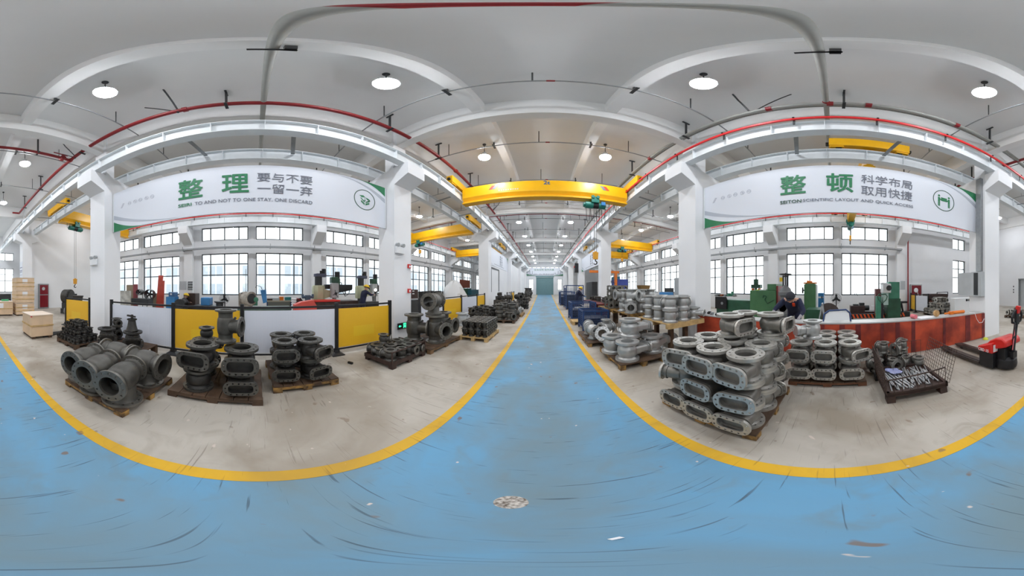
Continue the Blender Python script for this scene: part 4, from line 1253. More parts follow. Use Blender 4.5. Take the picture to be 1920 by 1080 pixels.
# --- square block of small bodies
pallet('pale wooden pallet under the square block of small castings', -2.36, -1.5, 4.64, 5.88, .11, WOOD, WOOD)
def block_body():
    m = MB()
    m.lathe([(.04, .01), (.075, .015), (.055, .03), (.05, .06), (.075, .11), (.078, .16), (.07, .2), (.06, .21)], 16)
    X = TM(0, 0, .12) @ Z2X
    m.lathe([(.05, 0), (.05, .085)], 16, X)
    sq = flange_mesh(rrect(.175, .175, .03), circ(.06, 16), along(rrect(.14, .14, .02), 4, .5), .008, .016, 'top_flange', IRONF)
    sf = round_flange(.15, .045, 4, .014, IRONF, 'side_flange', seg=20); bf = round_flange(.15, .045, 4, .014, IRONF, 'flange', seg=20)
    return Proto('check_valve_casting', 'valve casting', [('body', m.mesh('body', DIRON), TM(0, 0, 0)), ('top_flange', sq, TM(0, 0, .204)), ('side_flange', sf, TM(.075, 0, .12) @ Z2X), ('flange', bf, TM(0, 0, 0))])
BB = block_body()
for l in (0, 1):
    for r_ in range(6):
        for q in range(4):
            BB.place('small block casting, %s layer, %s row from the big globes, %s from the aisle' % (('lower', 'upper')[l], ORD[r_], ORD[q]),
                     (-1.62 - q * .205, 4.78 + r_ * .192, .112 + .222 * l), 0, 'small castings in the square block')
# --- behind the first pallet: dark small valves and three dark bodies
pallet('dark pallet of small dark valves beside the light wooden crate', -3.1, -2.32, -4.45, -3.5, .13)
m_ = globe_body(.17, .17, .14, .13, DIRON, DIRON, nb=6, seg=20, name='small_valve')
k = 0
for l, (nx, ny) in enumerate(((4, 5), (3, 4), (2, 3))):
    for i in range(nx):
        for j in range(ny):
            x = -2.43 - .18 * i - .09 * l; y = -3.62 - .185 * j - .08 * l
            m_.place('small dark valve by the crate, %s layer, %s row from the aisle, %s along' % (('bottom', 'middle', 'top')[l], ORD[i], ORD[j]), (x, y, .132 + .175 * l), random.choice((0, 0, 10, -15)), 'small dark valves on the pallet by the crate')
pallet('low dark pallet under the loose dark gate bodies before the white panel', -3.5, -2.7, -3.36, -2.1, .2)
G3 = gate_body(.42, .36, .42, .22, .34, DIRON, DIRON)
grp = 'dark gate bodies before the white fence panel'
G3.place('dark gate body with round flange up, between the small dark valves and the leaning bodies', (-2.90, -3.10, .202), 50, grp)
G3.place('dark gate body with oblong opening low down, before the white fence panel', (-3.05, -2.45, .202), 40, grp)
G4 = globe_body(.3, .34, .2, .2, DIRON, DIRON)
G4.place('dark waisted body stacked at the fence post by the column', (-3.30, -3.16, .202), 60, grp)
GS.place('small grey flanged body on top of the waisted body at the fence post', (-3.30, -3.16, .544), 60, grp)
m = MB(); m.prism([(-.12, -.09), (.12, -.09), (.12, .09), (-.12, .09)], 0, .02); m.lathe([(.13, .02), (.1, .12), (.08, .24), (.11, .25), (.11, .27)], 18); m.bar((-.1, 0, .3), (.14, 0, .36), .05, .04); m.lathe([(.03, .27), (.03, .36)], 10)
tag(m.build('bonnet_casting', DIRON), 'dark bonnet with a crossbar standing on the low gate body', 'valve casting', grp).location = (-3.05, -2.47, .564)

# --- red bench side: the tall pile nearest the camera
pallet('oily dark pallet with yellowed edge under the tall pile of gate bodies', 1.24, 2.30, .55, 1.66, .09, DWOOD, EDGEW)
S1 = gate_body(.343, .27, .345, .195, .27, STEELC, STEELF, t=.03)
grp = 'steel gate bodies in the tall pile'
ROWN = ('aisle', 'middle', 'bench')
for l in range(3):
    for i in range(3):
        for j in range(3):
            x = 1.43 + .35 * i; y = (.735, 1.085, 1.435)[j] + (.02 if l == 1 and j else 0); z = .092 + .272 * l
            rz = 180 + random.uniform(-7, 7)
            if i == 1: rz = 178
            if i == 2: rz = 4
            if i == 1 and j == 0: rz = -12 + 6 * l
            if l == 1 and i == 0 and j == 2: rz = 118
            if l == 2 and i == 0 and j == 2: rz = 200
            if l == 2 and i == 2 and j == 2: continue
            S1.place('steel gate body in the tall pile, %s layer, %s row, %s from the near corner' % (('bottom', 'middle', 'upper')[l], ROWN[i], ORD[j]), (x, y, z), rz, grp)
S1.place('steel gate body lying alone on top of the tall pile, oblong flange to the camera', (1.92, 1.2, .912), -105, grp)
S1.place('steel gate body on top of the tall pile, beside the worker in the cap', (2.2, .78, .912), -100, grp)
S1.place('steel gate body on top of the tall pile behind its neighbours, before the red bench', (2.2, 1.14, .912), 60, grp)
# --- second pile
pallet('dark pallet with rusty edge under two layers of steel bodies before the red bench', 2.5, 3.5, -.47, .62, .09, DWOOD, M('rusty_board', (110, 70, 46), .65, var=.35))
S2 = gate_body(.35, .285, .345, .185, .3, STEELC, STEELF, t=.03)
grp = 'steel gate bodies in two layers before the red bench'
for l in (0, 1):
    for i in range(3):
        for j in range(3):
            if l == 1 and i == 2 and j == 2: continue
            rz = 180 + random.uniform(-4, 4) + (32 if (l, i, j) == (1, 0, 0) else 0) if i == 0 else random.choice((0, 8, -6, 180))
            if i == 1: rz = 180
            S2.place('steel body in the two layer pile, %s layer, %s aisle row, %s from the cage' % (('lower', 'upper')[l], ORD[i], ORD[j]), (2.76 + .354 * i, -.26 + .37 * j, .092 + .287 * l), rz, grp)
SV = silver_gate(.31, .3, .3, SILVER, SILVER)
SV.place('single pale silver valve body standing on top of the two layer steel pile', (2.98, .33, .668), 120, grp)
# --- silver bodies on the pallet towards the far end
pallet('brown pallet with pale edges under four silver valve bodies', 1.24, 2.2, 2.82, 4.0, .12, DWOOD, EDGEW)
S4 = silver_gate(.45, .37, .46, SILVER, SILVER)
grp = 'silver valve bodies on the brown pallet'
S4.place('silver valve body at the aisle corner of the brown pallet, below the top one', (1.48, 3.06, .122), 8, grp)
S4.place('silver valve body at the back corner of the brown pallet', (1.38, 3.58, .122), 20, grp)
S4.place('silver valve body at the bench edge of the brown pallet', (2.13, 3.22, .122), 20, grp)
S4.place('silver valve body lying on top of the other three on the brown pallet', (1.68, 3.36, .495), 4, grp)
# raised platforms with stacks of silver bodies
def stack_platform(label, x0, x1, y0, y1, z, mat=WOOD):
    t = thing('timber_platform', label, 'platform', ((x0 + x1) / 2, (y0 + y1) / 2, 0))
    w, d = x1 - x0, y1 - y0
    m = MB()
    for i in range(7): m.box(-w / 2 + w * i / 7, -w / 2 + w * (i + 1) / 7 - .01, -d / 2, d / 2, z - .025, z)
    m.build('deck', mat, t, smooth=False)
    m = MB()
    for q in (-1, 0, 1): m.box(-w / 2, w / 2, q * (d / 2 - .05) - .05, q * (d / 2 - .05) + .05, z - .115, z - .026)
    m.each('bearer', mat, t)
    for fx in (-1, 1):
        for fy in (-1, 1):
            m = MB(); m.box(fx * (w / 2 - .34) - .05, fx * (w / 2 - .34) + .05, fy * (d / 2 - .34) - .05, fy * (d / 2 - .34) + .05, 0, z - .116); m.build('leg', DWOOD, t, smooth=False)
stack_platform('raised pale timber platform carrying silver bodies beside the column', 2.36, 3.5, 2.95, 4.2, .74)
S5 = globe_body(.36, .285, .26, .22, SILVER, SILVER, belly=.36)
S5b = gate_body(.34, .285, .3, .16, .28, SILVER, SILVER)
grp = 'silver bodies in two layers on the raised platform'
for l in (0, 1):
    for i in range(3):
        for j in range(3):
            if (l, i, j) in ((1, 2, 0), (1, 2, 2)): continue
            p = (2.56 + .37 * i, 3.14 + .42 * j, .742 + .287 * l)
            pr = S5b if (l, i, j) == (0, 2, 0) else S5
            pr.place('silver body on the near platform, %s layer, %s from the aisle, %s row back' % (('lower', 'upper')[l], ORD[i], ORD[j]), p, -60 if pr is S5b else random.choice((0, 20, 90, -35)), grp)
stack_platform('second raised timber platform farther along with round silver branches', 2.3, 3.4, 4.7, 6.0, .74, EDGEW)
S6 = globe_body(.36, .36, .34, .29, SILVER, SILVER, belly=.38)
grp = 'silver bodies in two layers on the farther platform'
for l in (0, 1):
    for i in range(3):
        for j in range(2):
            S6.place('silver body on the farther platform, %s layer, %s from the aisle, %s row' % (('lower', 'upper')[l], ORD[i], ORD[j]), (2.5 + .37 * i, 4.95 + .55 * j, .742 + .362 * l), (-115, -60, 180, 90)[(i + j + l) % 4], grp)
# loose silver pieces on the floor between the aisle and the platforms
pallet('low pallet under the jumble of silver bodies beyond the four silver ones', 1.05, 1.95, 4.35, 5.7, .11, DWOOD, EDGEW)
S7 = tee_body(.34, .42, .24, .3, SILVER, SILVER)
grp = 'jumble of silver bodies on the low pallet'
S7.place('silver tee body standing on the aisle corner of the jumble pallet', (1.28, 4.75, .112), 100, grp)
S7.place('silver tee body behind the aisle corner of the jumble pallet', (1.3, 5.3, .112), 80, grp)
S7.place('silver tee body upright on the jumble pallet with its flanges to either side', (1.72, 4.95, .24), 0, grp, rot=(180, 0, 20)).location.z = .60
S7.place('silver tee body tipped on its side at the bench edge of the jumble pallet', (1.72, 5.4, .29), 0, grp, rot=(90, 0, 40))
S5.place('silver body tilted against the jumble next to the brown pallet', (1.45, 4.3, .28), 0, 'jumble of silver bodies on the low pallet', rot=(62, 0, -30))
S5.place('silver body tilted on the jumble towards the bench', (1.95, 4.42, .3), 0, 'jumble of silver bodies on the low pallet', rot=(55, 10, 50))
S6.place('pale body lying on the floor under the near raised platform', (2.75, 3.45, .002), 30, 'bodies under the raised platforms')
S6.place('pale body lying on the floor under the farther raised platform', (2.75, 5.2, .002), 60, 'bodies under the raised platforms')
S6.place('pale body on the floor between platform and the tall pile', (2.5, 2.42, .002), 200, 'bodies under the raised platforms')
# bodies on the floor between the two raised stacks
sq = MB(); P = rrect(.2, .2, .03)
def square_tube(lab, loc, rz, grp_):
    t = thing('square_ended_casting', lab, 'valve casting', loc, R(rz), grp_)
    me = SQ[0]; link('body', me, t); link('end_flange', SQ[1], t, TM(.13, 0, .11) @ Z2X); link('end_flange', SQ[1], t, TM(-.145, 0, .11) @ Z2X)
m = MB(); n = 24; m.lathe([(.07, -.14), (.07, -.05), (.085, 0), (.07, .05), (.07, .14)], 20, TM(0, 0, .11) @ Z2X); m.lathe([(.06, -.14), (.06, .14)], 20, TM(0, 0, .11) @ Z2X)
SQ = [m.mesh('body', IRON), flange_mesh(rrect(.21, .21, .03), circ(.06, 20), along(rrect(.165, .165, .02), 4, .5), .009, .016, 'end_flange', IRONF)]
grp = 'square ended grey bodies stacked on the third platform'
stack_platform('third raised timber platform carrying square ended grey bodies', 2.25, 3.3, 6.15, 7.5, .74, EDGEW)
for l in range(4):
    for j in range(2):
        for i in range(4 if l < 2 else 3):
            square_tube('square ended grey body on the third platform, %s layer, %s across, %s row' % (('bottom', 'second', 'third', 'top')[l], ORD[i], ORD[j]), (2.40 + i * .235 + .1 * (l > 1), 6.4 + j * .36, .742 + .215 * l), -105, grp)
for i in range(4):
    square_tube('square ended grey body on the floor under the platforms, %s along' % ORD[i], (2.1 + i * .3, 4.5, .001), -105, 'square ended bodies on the floor')
# ------------------------------------------------------------------ fences
def fence_run(pts, colours, names, first_post=True, last_post=True, h=1.15):
    """posts at pts (x, y); one panel between neighbours; each post and each panel is a thing"""
    def post(p, lab):
        t = thing('barrier_post', lab, 'fence post', (p[0], p[1], 0), group='black barrier posts')
        m = MB(); m.box(-.035, .035, -.035, .035, .05, h + .03); m.build('pole', BLACK, t, smooth=False)
        m = MB(); m.lathe([(.2, 0), (.2, .02), (.08, .06), (.075, .12), (.0, .12)], 4, RZ(45)); m.build('foot', BLACK, t, smooth=False)
    for i, p in enumerate(pts):
        if (i == 0 and not first_post) or (i == len(pts) - 1 and not last_post): continue
        post(p, names[0][i])
    for i, c in enumerate(colours):
        a, q = Vector((*pts[i], 0)), Vector((*pts[i + 1], 0))
        d = q - a; L = d.length; ang = math.atan2(d.y, d.x)
        t = thing('barrier_screen', names[1][i], 'fence panel', (a + q) / 2, ang, 'perforated fence panels')
        m = MB(); m.box(-L / 2 + .045, L / 2 - .045, -.006, .006, .16, h - .1); m.build('perforated_sheet', FENCEW if c == 'w' else FENCEY, t, smooth=False)
        m = MB(); m.box(-L / 2 + .037, L / 2 - .037, -.02, .02, h - .06, h - .02); m.box(-L / 2 + .037, L / 2 - .037, -.018, .018, .11, .145); m.each('rail', BLACK, t)
        m = MB(); m.box(-L * .22, L * .16, -.0075, -.006, .38, .62); m.build('reflection_patch', M('painted_reflection_' + c, (222, 226, 236) if c == 'w' else (234, 192, 50), .3), t, smooth=False)  # pale rectangle on each panel: a reflection put into the colour
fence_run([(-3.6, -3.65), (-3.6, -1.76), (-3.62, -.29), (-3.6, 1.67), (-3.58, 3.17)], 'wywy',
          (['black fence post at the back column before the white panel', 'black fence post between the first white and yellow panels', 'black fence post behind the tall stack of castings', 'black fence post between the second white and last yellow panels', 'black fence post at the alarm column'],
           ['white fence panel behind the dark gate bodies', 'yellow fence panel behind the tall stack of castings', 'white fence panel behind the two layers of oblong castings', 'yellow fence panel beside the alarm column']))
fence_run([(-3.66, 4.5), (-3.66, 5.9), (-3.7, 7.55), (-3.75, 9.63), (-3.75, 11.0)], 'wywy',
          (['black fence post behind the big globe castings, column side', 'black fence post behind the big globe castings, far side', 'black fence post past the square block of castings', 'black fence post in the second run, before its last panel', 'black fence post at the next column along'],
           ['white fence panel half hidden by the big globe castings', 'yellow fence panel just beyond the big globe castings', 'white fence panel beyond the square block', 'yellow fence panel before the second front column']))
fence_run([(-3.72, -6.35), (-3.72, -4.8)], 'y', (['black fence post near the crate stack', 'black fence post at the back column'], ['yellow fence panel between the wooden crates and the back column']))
fence_run([(10.9, -4.95), (10.0, -4.85), (8.9, -5.1)], 'yw', (['black post against the far wall beside the hose cabinet', 'black post between the small yellow and white panels', 'black post at the end of the small white panel'], ['small yellow fence panel before the wall hose cabinet', 'small white fence panel before the plain wall']))

# ------------------------------------------------------------------ red steel bench
BENCHR = M('red_oxide_plate', (178, 70, 42), .55, dirt=(128, 44, 30), var=.22, scale=2.4, bump=.15, bscale=20)
BENCHD = M('maroon_primer', (112, 38, 36), .6, dirt=(86, 30, 30), var=.2, scale=5)
BTOP = M('scraped_steel_top', (190, 190, 188), .4, metal=.3, var=.08)
t = thing('work_bench', 'long bench with red oxide steel front and pale scraped top', 'bench', (0, 0, 0))
m = MB(); m.box(3.66, 3.7, -3.95, 3.34, .02, .765); m.build('front_plate', BENCHR, t, smooth=False)
m = MB()
for a, c in ((1574, 1584), (1604, 1614), (1651, 1657), (1679, 1687), (1709, 1716), (1768, 1773), (1810, 1819), (1841, 1847), (1540, 1546), (1450, 1458), (1400, 1406)):
    y0, y1 = 3.66 / math.tan(R((a - VPX) / 6)), 3.66 / math.tan(R((c - VPX) / 6)); m.box(3.654, 3.66, y0, y1, .03, .755)
m.build('primer_stripes', BENCHD, t, smooth=False)
m = MB(); m.box(3.652, 4.06, -3.95, 3.34, .766, .79); m.build('top', BTOP, t, smooth=False)
for y in (-3.6, -1.2, 1.2, 3.1):
    m = MB(); m.box(3.92, 4.04, y - .06, y + .06, 0, .765); m.build('leg', BENCHD, t, smooth=False)
def on_bench(name, lab, cat, y, x, builder, mat, z=.791):
    m = MB(); builder(m); o = m.build(name, mat, smooth=True); tag(o, lab, cat); o.location = (x, y, z); return o
PAPER = M('white_paper', (236, 236, 238), .6); PINK = M('pink_plastic', (226, 120, 130), .4); LUM = M('hi_vis_yellow', (206, 214, 60), .5)
on_bench('paper_sheet', 'white papers lying on the red bench near the wire cage', 'paper', -2.1, 3.84, lambda m: m.boxm(.3, .42, .012, TM(0, 0, .006) @ RZ(12)), PAPER)
on_bench('pink_roll', 'small pink roll lying beside the white papers on the red bench', 'roll', -1.82, 3.8, lambda m: m.cyl((-.06, 0, .05), (.1, .03, .05), .05, n=14), PINK)
on_bench('power_tool', 'orange and yellow power tool lying at the column end of the red bench', 'tool', -3.05, 3.86, lambda m: (m.cyl((0, -.3, .05), (0, .1, .05), .045, n=12), m.cyl((0, .1, .05), (.02, .34, .04), .025, n=10), m.boxm(.1, .1, .08, TM(0, .15, .05))), ORANGE)
on_bench('wooden_spool', 'tan wooden spool on the red bench beside the small casting heap', 'spool', -2.42, 3.82, lambda m: (m.cyl((-.03, 0, .08), (.03, 0, .08), .08, n=18), m.cyl((-.05, 0, .08), (.05, 0, .08), .035, n=12)), M('tan_wood', (190, 150, 100), .6))
t = thing('test_box', 'white instrument box with two black knobs standing behind the bench near the column', 'instrument', (7.4, -6.2, 0))
m = MB(); m.box(-.2, .2, -.75, .55, 0, .98); m.build('case', WHITEP, t, smooth=False, bevel=.015)
for y in (-.42, -.24):
    m = MB(); m.cyl((-.235, y, .86), (-.2, y, .86), .06, n=14); m.build('knob', BLACK, t)
m = MB(); m.tube([(3.8, -3.5, .8), (3.63, -3.55, .8), (3.62, -3.62, .62), (3.62, -3.72, .5), (3.62, -3.85, .5), (3.62, -3.92, .6)], .008, 6)
tag(m.build('white_cable', WHITEP), 'white cable hanging in a loop over the column end of the bench', 'cable')
t = thing('safety_sign_board', 'white board with rounded blue tube frame standing on the bench', 'board', (3.86, -.12, .791))
m = MB(); m.tube([(0, .32, 0), (0, .30, .16), (0, .2, .23), (0, -.16, .25), (0, -.24, .18), (0, -.26, 0)], .018, 10); m.build('frame', BLUEP, t)
m = MB(); m.prism([(-.24, .02), (.29, .02), (.27, .15), (.19, .21), (-.15, .23), (-.22, .17)], -.004, .004, Matrix(((0, 0, 1, 0), (1, 0, 0, 0), (0, 1, 0, 0), (0, 0, 0, 1)))); m.build('sheet', WHITEP, t, smooth=False)
for i, (y, x, col) in enumerate(((3.1, 3.9, BLACK), (2.95, 3.82, GSTEEL), (2.75, 3.78, DSTEEL), (2.55, 3.9, GSTEEL), (3.2, 3.78, DSTEEL), (2.35, 3.8, BLACK))):
    on_bench('loose_fitting', 'small metal fitting on the column end of the bench beside the timber platform, %s along' % ORD[i], 'fitting', y, x, lambda m: (m.cyl((0, 0, 0), (0, 0, .07), .045, n=12), m.cyl((-.08, 0, .035), (.08, .02, .035), .025, n=10)), col)
# grey heap of small castings behind the bench near the column
mm = globe_body(.3, .29, .25, .22, STEELC, STEELF, nb=6, seg=18, name='small_valve')
grp = 'heap of small castings behind the bench by the white fence panel'
pallet('low pallet under the heap of small grey castings behind the bench', 7.6, 9.1, -6.1, -4.9, .12)
k = 0
for l in range(3):
    for i in range(4 - l):
        for j in range(4 - l):
            mm.place('small grey casting heaped behind the bench, %s layer, %s row, %s along' % (('bottom', 'middle', 'top')[l], ORD[i], ORD[j]), (7.85 + .34 * i + .15 * l, -5.95 + .31 * j + .15 * l, .122 + .295 * l), random.choice((0, 90, 45, 200)), grp)

# ------------------------------------------------------------------ red pallet truck
JACKB = M('dark_fork_steel', (66, 58, 54), .5, metal=.2, var=.15)
t = thing('pallet_truck', 'red and black electric pallet truck beside the wire cage', 'pallet truck', (0, 0, 0))
YUP = Matrix(((1, 0, 0, 0), (0, 0, -1, 0), (0, 1, 0, 0), (0, 0, 0, 1)))
m = MB(); m.prism([(2.32, .34), (2.32, .43), (2.2, .47), (2.0, .54), (1.98, .34)], 2.34, 2.96, YUP)
m.prism([(2.2, .46), (2.1, .56), (1.98, .62), (1.84, .63), (1.76, .58), (1.75, .49), (1.86, .45), (1.98, .42), (2.02, .36), (2.2, .36)], 2.42, 2.88, YUP)
cv = m.build('cover', REDM, t, smooth=True, bevel=.022, angle=50)
m = MB(); m.box(1.985, 2.3, -2.94, -2.36, .04, .34); m.box(1.82, 1.985, -2.82, -2.48, .2, .44); m.build('battery_case', BLACK, t, smooth=False, bevel=.012)
m = MB(); m.box(1.972, 1.979, -2.6, -2.37, .37, .5); m.build('instruction_plate', PAPER, cv, smooth=False)
me = text_mesh('CBD 15', .075, WHITEP, .0015); link('lettering', me, cv, Matrix(((-1, 0, 0, 2.30), (0, 0, 1, -2.336), (0, 1, 0, .355), (0, 0, 0, 1))))
for y in (-2.43, -2.87):
    m = MB(); m.box(2.3, 3.5, y - .085, y + .085, .05, .1); m.prism([(3.5, .05), (3.58, .06), (3.58, .08), (3.5, .1)], -y - .06, -y + .06, Matrix(((1, 0, 0, 0), (0, 0, -1, 0), (0, 1, 0, 0), (0, 0, 0, 1)))); m.box(2.3, 3.3, y - .05, y + .05, .1, .112)
    m.build('fork', JACKB, t, smooth=False)
    m = MB(); m.cyl((3.35, y - .05, .04), (3.35, y + .05, .04), .04, n=14); m.build('fork_roller', BLACK, t)
m = MB(); m.cyl((1.93, -2.72, .115), (1.93, -2.58, .115), .115, n=24); m.build('drive_wheel', RUBBER, t)
m = MB(); m.lathe([(.0, .26), (.14, .25), (.2, .2), (.21, .1), (.2, .04), (.18, .03)], 24, TM(1.92, -2.65, 0)); m.build('wheel_guard', BLACK, t)
m = MB(); m.cyl((1.79, -2.65, .24), (1.70, -2.65, .9), .04, .035, n=12); m.box(1.72, 1.86, -2.71, -2.59, .24, .36); m.build('tiller_arm', BLACK, t)
h = MB(); h.tube([(1.70, -2.65, .88), (1.695, -2.78, .92), (1.685, -2.8, 1.02), (1.68, -2.75, 1.1), (1.675, -2.65, 1.13), (1.68, -2.55, 1.1), (1.685, -2.5, 1.02), (1.695, -2.52, .92)], .022, 10, closed=True); h.boxm(.05, .09, .26, TM(1.69, -2.65, 1.0)); th = h.build('tiller_handle', BLACK, t)
m = MB(); m.boxm(.07, .08, .13, TM(1.665, -2.65, 1.13) @ RY(-12)); m.build('control_head', REDM, th, smooth=False, bevel=.012)
m = MB(); m.cyl((1.75, -2.61, .4), (1.69, -2.615, .86), .01, n=8); m.build('painted_reflection_strip', PINK, t)  # pink strip paints a reflection along the side of the tiller
m = MB(); m.tube([(1.66, -2.55, .92), (1.62, -2.5, .8), (1.6, -2.48, .72), (1.64, -2.45, .66)], .012, 8); m.build('charging_lead', BLACK, t)
m = MB(); m.lathe([(.0, .06), (.05, .055), (.08, .02), (.08, 0)], 16); o = tag(m.build('tape_roll', LUM), 'yellow green tape roll on the floor at the column end of the bench', 'tape'); o.location = (3.5, -3.85, .001)

# ------------------------------------------------------------------ wire cage and small valves behind it
WIRE = M('brown_wire', (72, 58, 52), .5, metal=.3)
ca, sa = 1.94, -1.42
t = thing('wire_cage', 'brown wire mesh cage with one side leaning out, holding loose steel rods', 'cage', (2.36, -1.02, 0), R(-4))
m = MB(); m.box(-.42, .42, -.38, .38, .12, .14)
for x in (-.4, .4): m.box(x - .02, x + .02, -.4, .4, .1, .17)
for y in (-.38, .38): m.box(-.42, .42, y - .02, y + .02, .1, .17)
m.build('base_frame', RUSTB, t, smooth=False)
for x in (-.36, .36):
    for y in (-.34, .34):
        m = MB(); m.prism([(-.07, 0), (.07, 0), (.05, .1), (-.05, .1)], -.05, .05, TM(x, y, 0) @ RX(90)); m.build('foot', RUSTB, t, smooth=False)
def mesh_panel(M_, w, h, nx, nz, r=.0035):
    m = MB()
    for i in range(nx + 1): x = -w / 2 + w * i / nx; m.cyl(M_ @ Vector((x, 0, 0)), M_ @ Vector((x, 0, h)), r, n=5, caps=False)
    for j in range(nz + 1): z = h * j / nz; m.cyl(M_ @ Vector((-w / 2, 0, z)), M_ @ Vector((w / 2, 0, z)), r, n=5, caps=False)
    return m
mesh_panel(TM(.0, -.42, .15) @ RX(14), .84, .5, 14, 9).build('leaning_mesh_side', WIRE, t)
m = mesh_panel(TM(.42, 0, .15) @ RZ(90), .76, .45, 9, 1); m.build('mesh_side', WIRE, t)
m = mesh_panel(TM(-.06, .4, .15) @ RX(-6), .8, .45, 15, 8); m.build('mesh_side', WIRE, t)
m = MB(); m.bar((-.42, .4, .36), (-.42, -.36, .42), .015); m.bar((-.42, .4, .37), (.1, .42, .62), .015)
for i in range(9): m.bar((-.42, .4 - .095 * i, .15), (-.42, .4 - .095 * i, .365 + .006 * i), .006)
m.build('front_bars', WIRE, t, smooth=False)
ROD = M('bright_steel_rod', (196, 198, 200), .3, metal=.8)
mr = MB(); mr.cyl((-.22, 0, 0), (.22, 0, 0), .011, n=8); ROD_ME = mr.mesh('steel_rod', ROD)
random.seed(11)
for i in range(46):
    o = link('steel_rod', ROD_ME); lay = i // 23; k = i % 23
    o.location = (2.30 + random.uniform(-.1, .14), -1.34 + k * .028 + random.uniform(-.006, .006), .153 + .024 * lay)
    o.rotation_euler = (0, random.uniform(-.03, .03), R(-4 + random.uniform(-16, 16)))
    tag(o, 'bright steel rod lying among the others in the wire cage', 'rod', 'loose steel rods in the wire cage')
m = MB(); m.ball((0, 0, .01), .09, 9, 5, (1.2, .9, .16)); m.ball((.06, .06, .015), .07, 7, 5, (1, .8, .25)); m.ball((-.05, -.05, .015), .07, 7, 5, (.9, 1, .22)); m.ball((.02, -.04, .02), .05, 6, 4, (1, 1, .5)); o = tag(m.build('plastic_bag', M('blue_film', (138, 144, 184), .3)), 'crumpled bluish plastic bag on the rods in the wire cage', 'bag'); o.location = (2.5, -.86, .2)
t = pallet('black steel pallet of small valve bodies behind the wire cage', 2.62, 3.42, -1.5, -.62, .1, M('black_steel_plate', (38, 37, 38), .5), name='steel_pallet')
SMALLV = M('small_valve_iron', (138, 136, 130), .42, metal=.6, var=.12, rnd=.1)
V1 = globe_body(.2, .2, .2, .15, SMALLV, SMALLV, nb=6, seg=24, name='small_valve'); V2 = globe_body(.16, .2, .24, .12, SMALLV, SMALLV, nb=4, seg=20, name='small_valve')
for i, (x, y, z, rz, p) in enumerate(((2.82, -.70, .102, 40, 0), (2.8, -.95, .102, 200, 1), (2.85, -1.2, .102, 110, 1), (3.05, -.74, .102, 90, 0), (3.06, -1.0, .102, 0, 1), (3.12, -1.26, .102, 150, 1), (3.28, -.8, .102, 10, 0), (3.3, -1.08, .102, 60, 0), (3.3, -1.36, .102, 70, 1), (3.15, -.9, .304, 30, 0), (3.02, -1.13, .304, 120, 1), (3.2, -1.3, .304, 10, 1), (2.72, -1.38, .102, 0, 0))):
    (V1, V2)[p].place('small grey valve body on the black pallet behind the wire cage, %s in order' % ORD[min(i, 11)] if i < 12 else 'small grey valve body on the black pallet, at the pallet truck end', (x, y, z), rz, 'small valves behind the wire cage')

# ------------------------------------------------------------------ crates behind the camera
CRED2 = M('red_tape', (206, 50, 50), .4)
def crate(label, x0, x1, y0, y1, h, z=0.0, band=(.5,), rz=0.0, skids=True, labelled=False, group=None):
    t = thing('wooden_crate', label, 'crate', ((x0 + x1) / 2, (y0 + y1) / 2, z), R(rz), group)
    w, d = (x1 - x0), (y1 - y0); zb = .07 if skids else 0
    m = MB(); m.box(-w / 2, w / 2, -d / 2, d / 2, zb, h - .02); m.build('box', PLY, t, smooth=False)
    m = MB(); m.box(-w / 2 - .02, w / 2 + .02, -d / 2 - .02, d / 2 + .02, h - .02, h); m.build('lid', M_LID, t, smooth=False)
    m = MB()
    for b_ in band:
        zz = zb + (h - zb) * b_; m.box(-w / 2 - .018, w / 2 + .018, -d / 2 - .018, d / 2 + .018, zz - .022, zz + .022)
    m.build('battens', WOOD, t, smooth=False)
    if skids:
        for f in (-1, 1):
            m = MB(); m.box(f * (w / 2 - .08) - .05, f * (w / 2 - .08) + .05, -d / 2, d / 2, 0, zb); m.build('skid', DWOOD, t, smooth=False)
    if labelled:
        m = MB(); m.box(-w * .12, w * .16, d / 2 + .001, d / 2 + .004, h * .55, h * .88); m.build('paper_label', PAPER, t, smooth=False)
    return t
M_LID = M('pale_plywood_lid', (232, 214, 196), .6)
c = crate('single light plywood crate standing apart on the floor', -2.42, -1.74, -5.75, -4.9, .72)
m = MB(); m.box(.32, .35, .38, .44, .66, .7); m.build('red_corner_tape', CRED2, c, smooth=False)
for i, z in enumerate((0, .7, 1.38)):
    crate('light plywood crate, %s of the stack of three by the back column' % ('bottom', 'middle', 'top')[i], -3.52, -2.5, -10.4, -9.45, .68, z, (.3, .62), skids=(i == 0), labelled=True, group='stacked plywood crates')
crate('low light plywood crate beside the stack of three', -2.35, -1.0, -10.3, -9.6, .78, 0, (.45,), labelled=True)
m = MB(); m.box(-.2, .2, -.06, .06, 0, .09); o = tag(m.build('green_bag', M('green_plastic', (60, 170, 110), .4)), 'small green bag on the low plywood crate', 'bag'); o.location = (-2.0, -10.0, .781)
m = MB(); m.box(-1.3, 1.3, -.1, .1, 0, 1.0); o = tag(m.build('grey_sheet_stack', DSTEEL), 'dark grey stack under the end wall window', 'sheet stack'); o.location = (-2.2, -15.0, .001)
t = thing('hose_cabinet', 'dark red fire hose cabinet against the plain wall beside the crate stack', 'hose cabinet', (-5.3, SIDEB, 0))
m = MB(); m.box(-.38, .38, 0.002, .22, 0, 1.8); m.build('frame', GSTEEL, t, smooth=False)
MAROON = M('maroon_glass', (120, 22, 34), .25)
for z0, z1 in ((.1, .98), (1.04, 1.72)):
    m = MB(); m.box(-.32, .32, .22, .235, z0, z1); m.build('door', MAROON, t, smooth=False)
m = MB(); m.cyl((.05, .236, 1.45), (.05, .245, 1.45), .12, n=20); m.build('hose_reel_disc', GREYP, t)
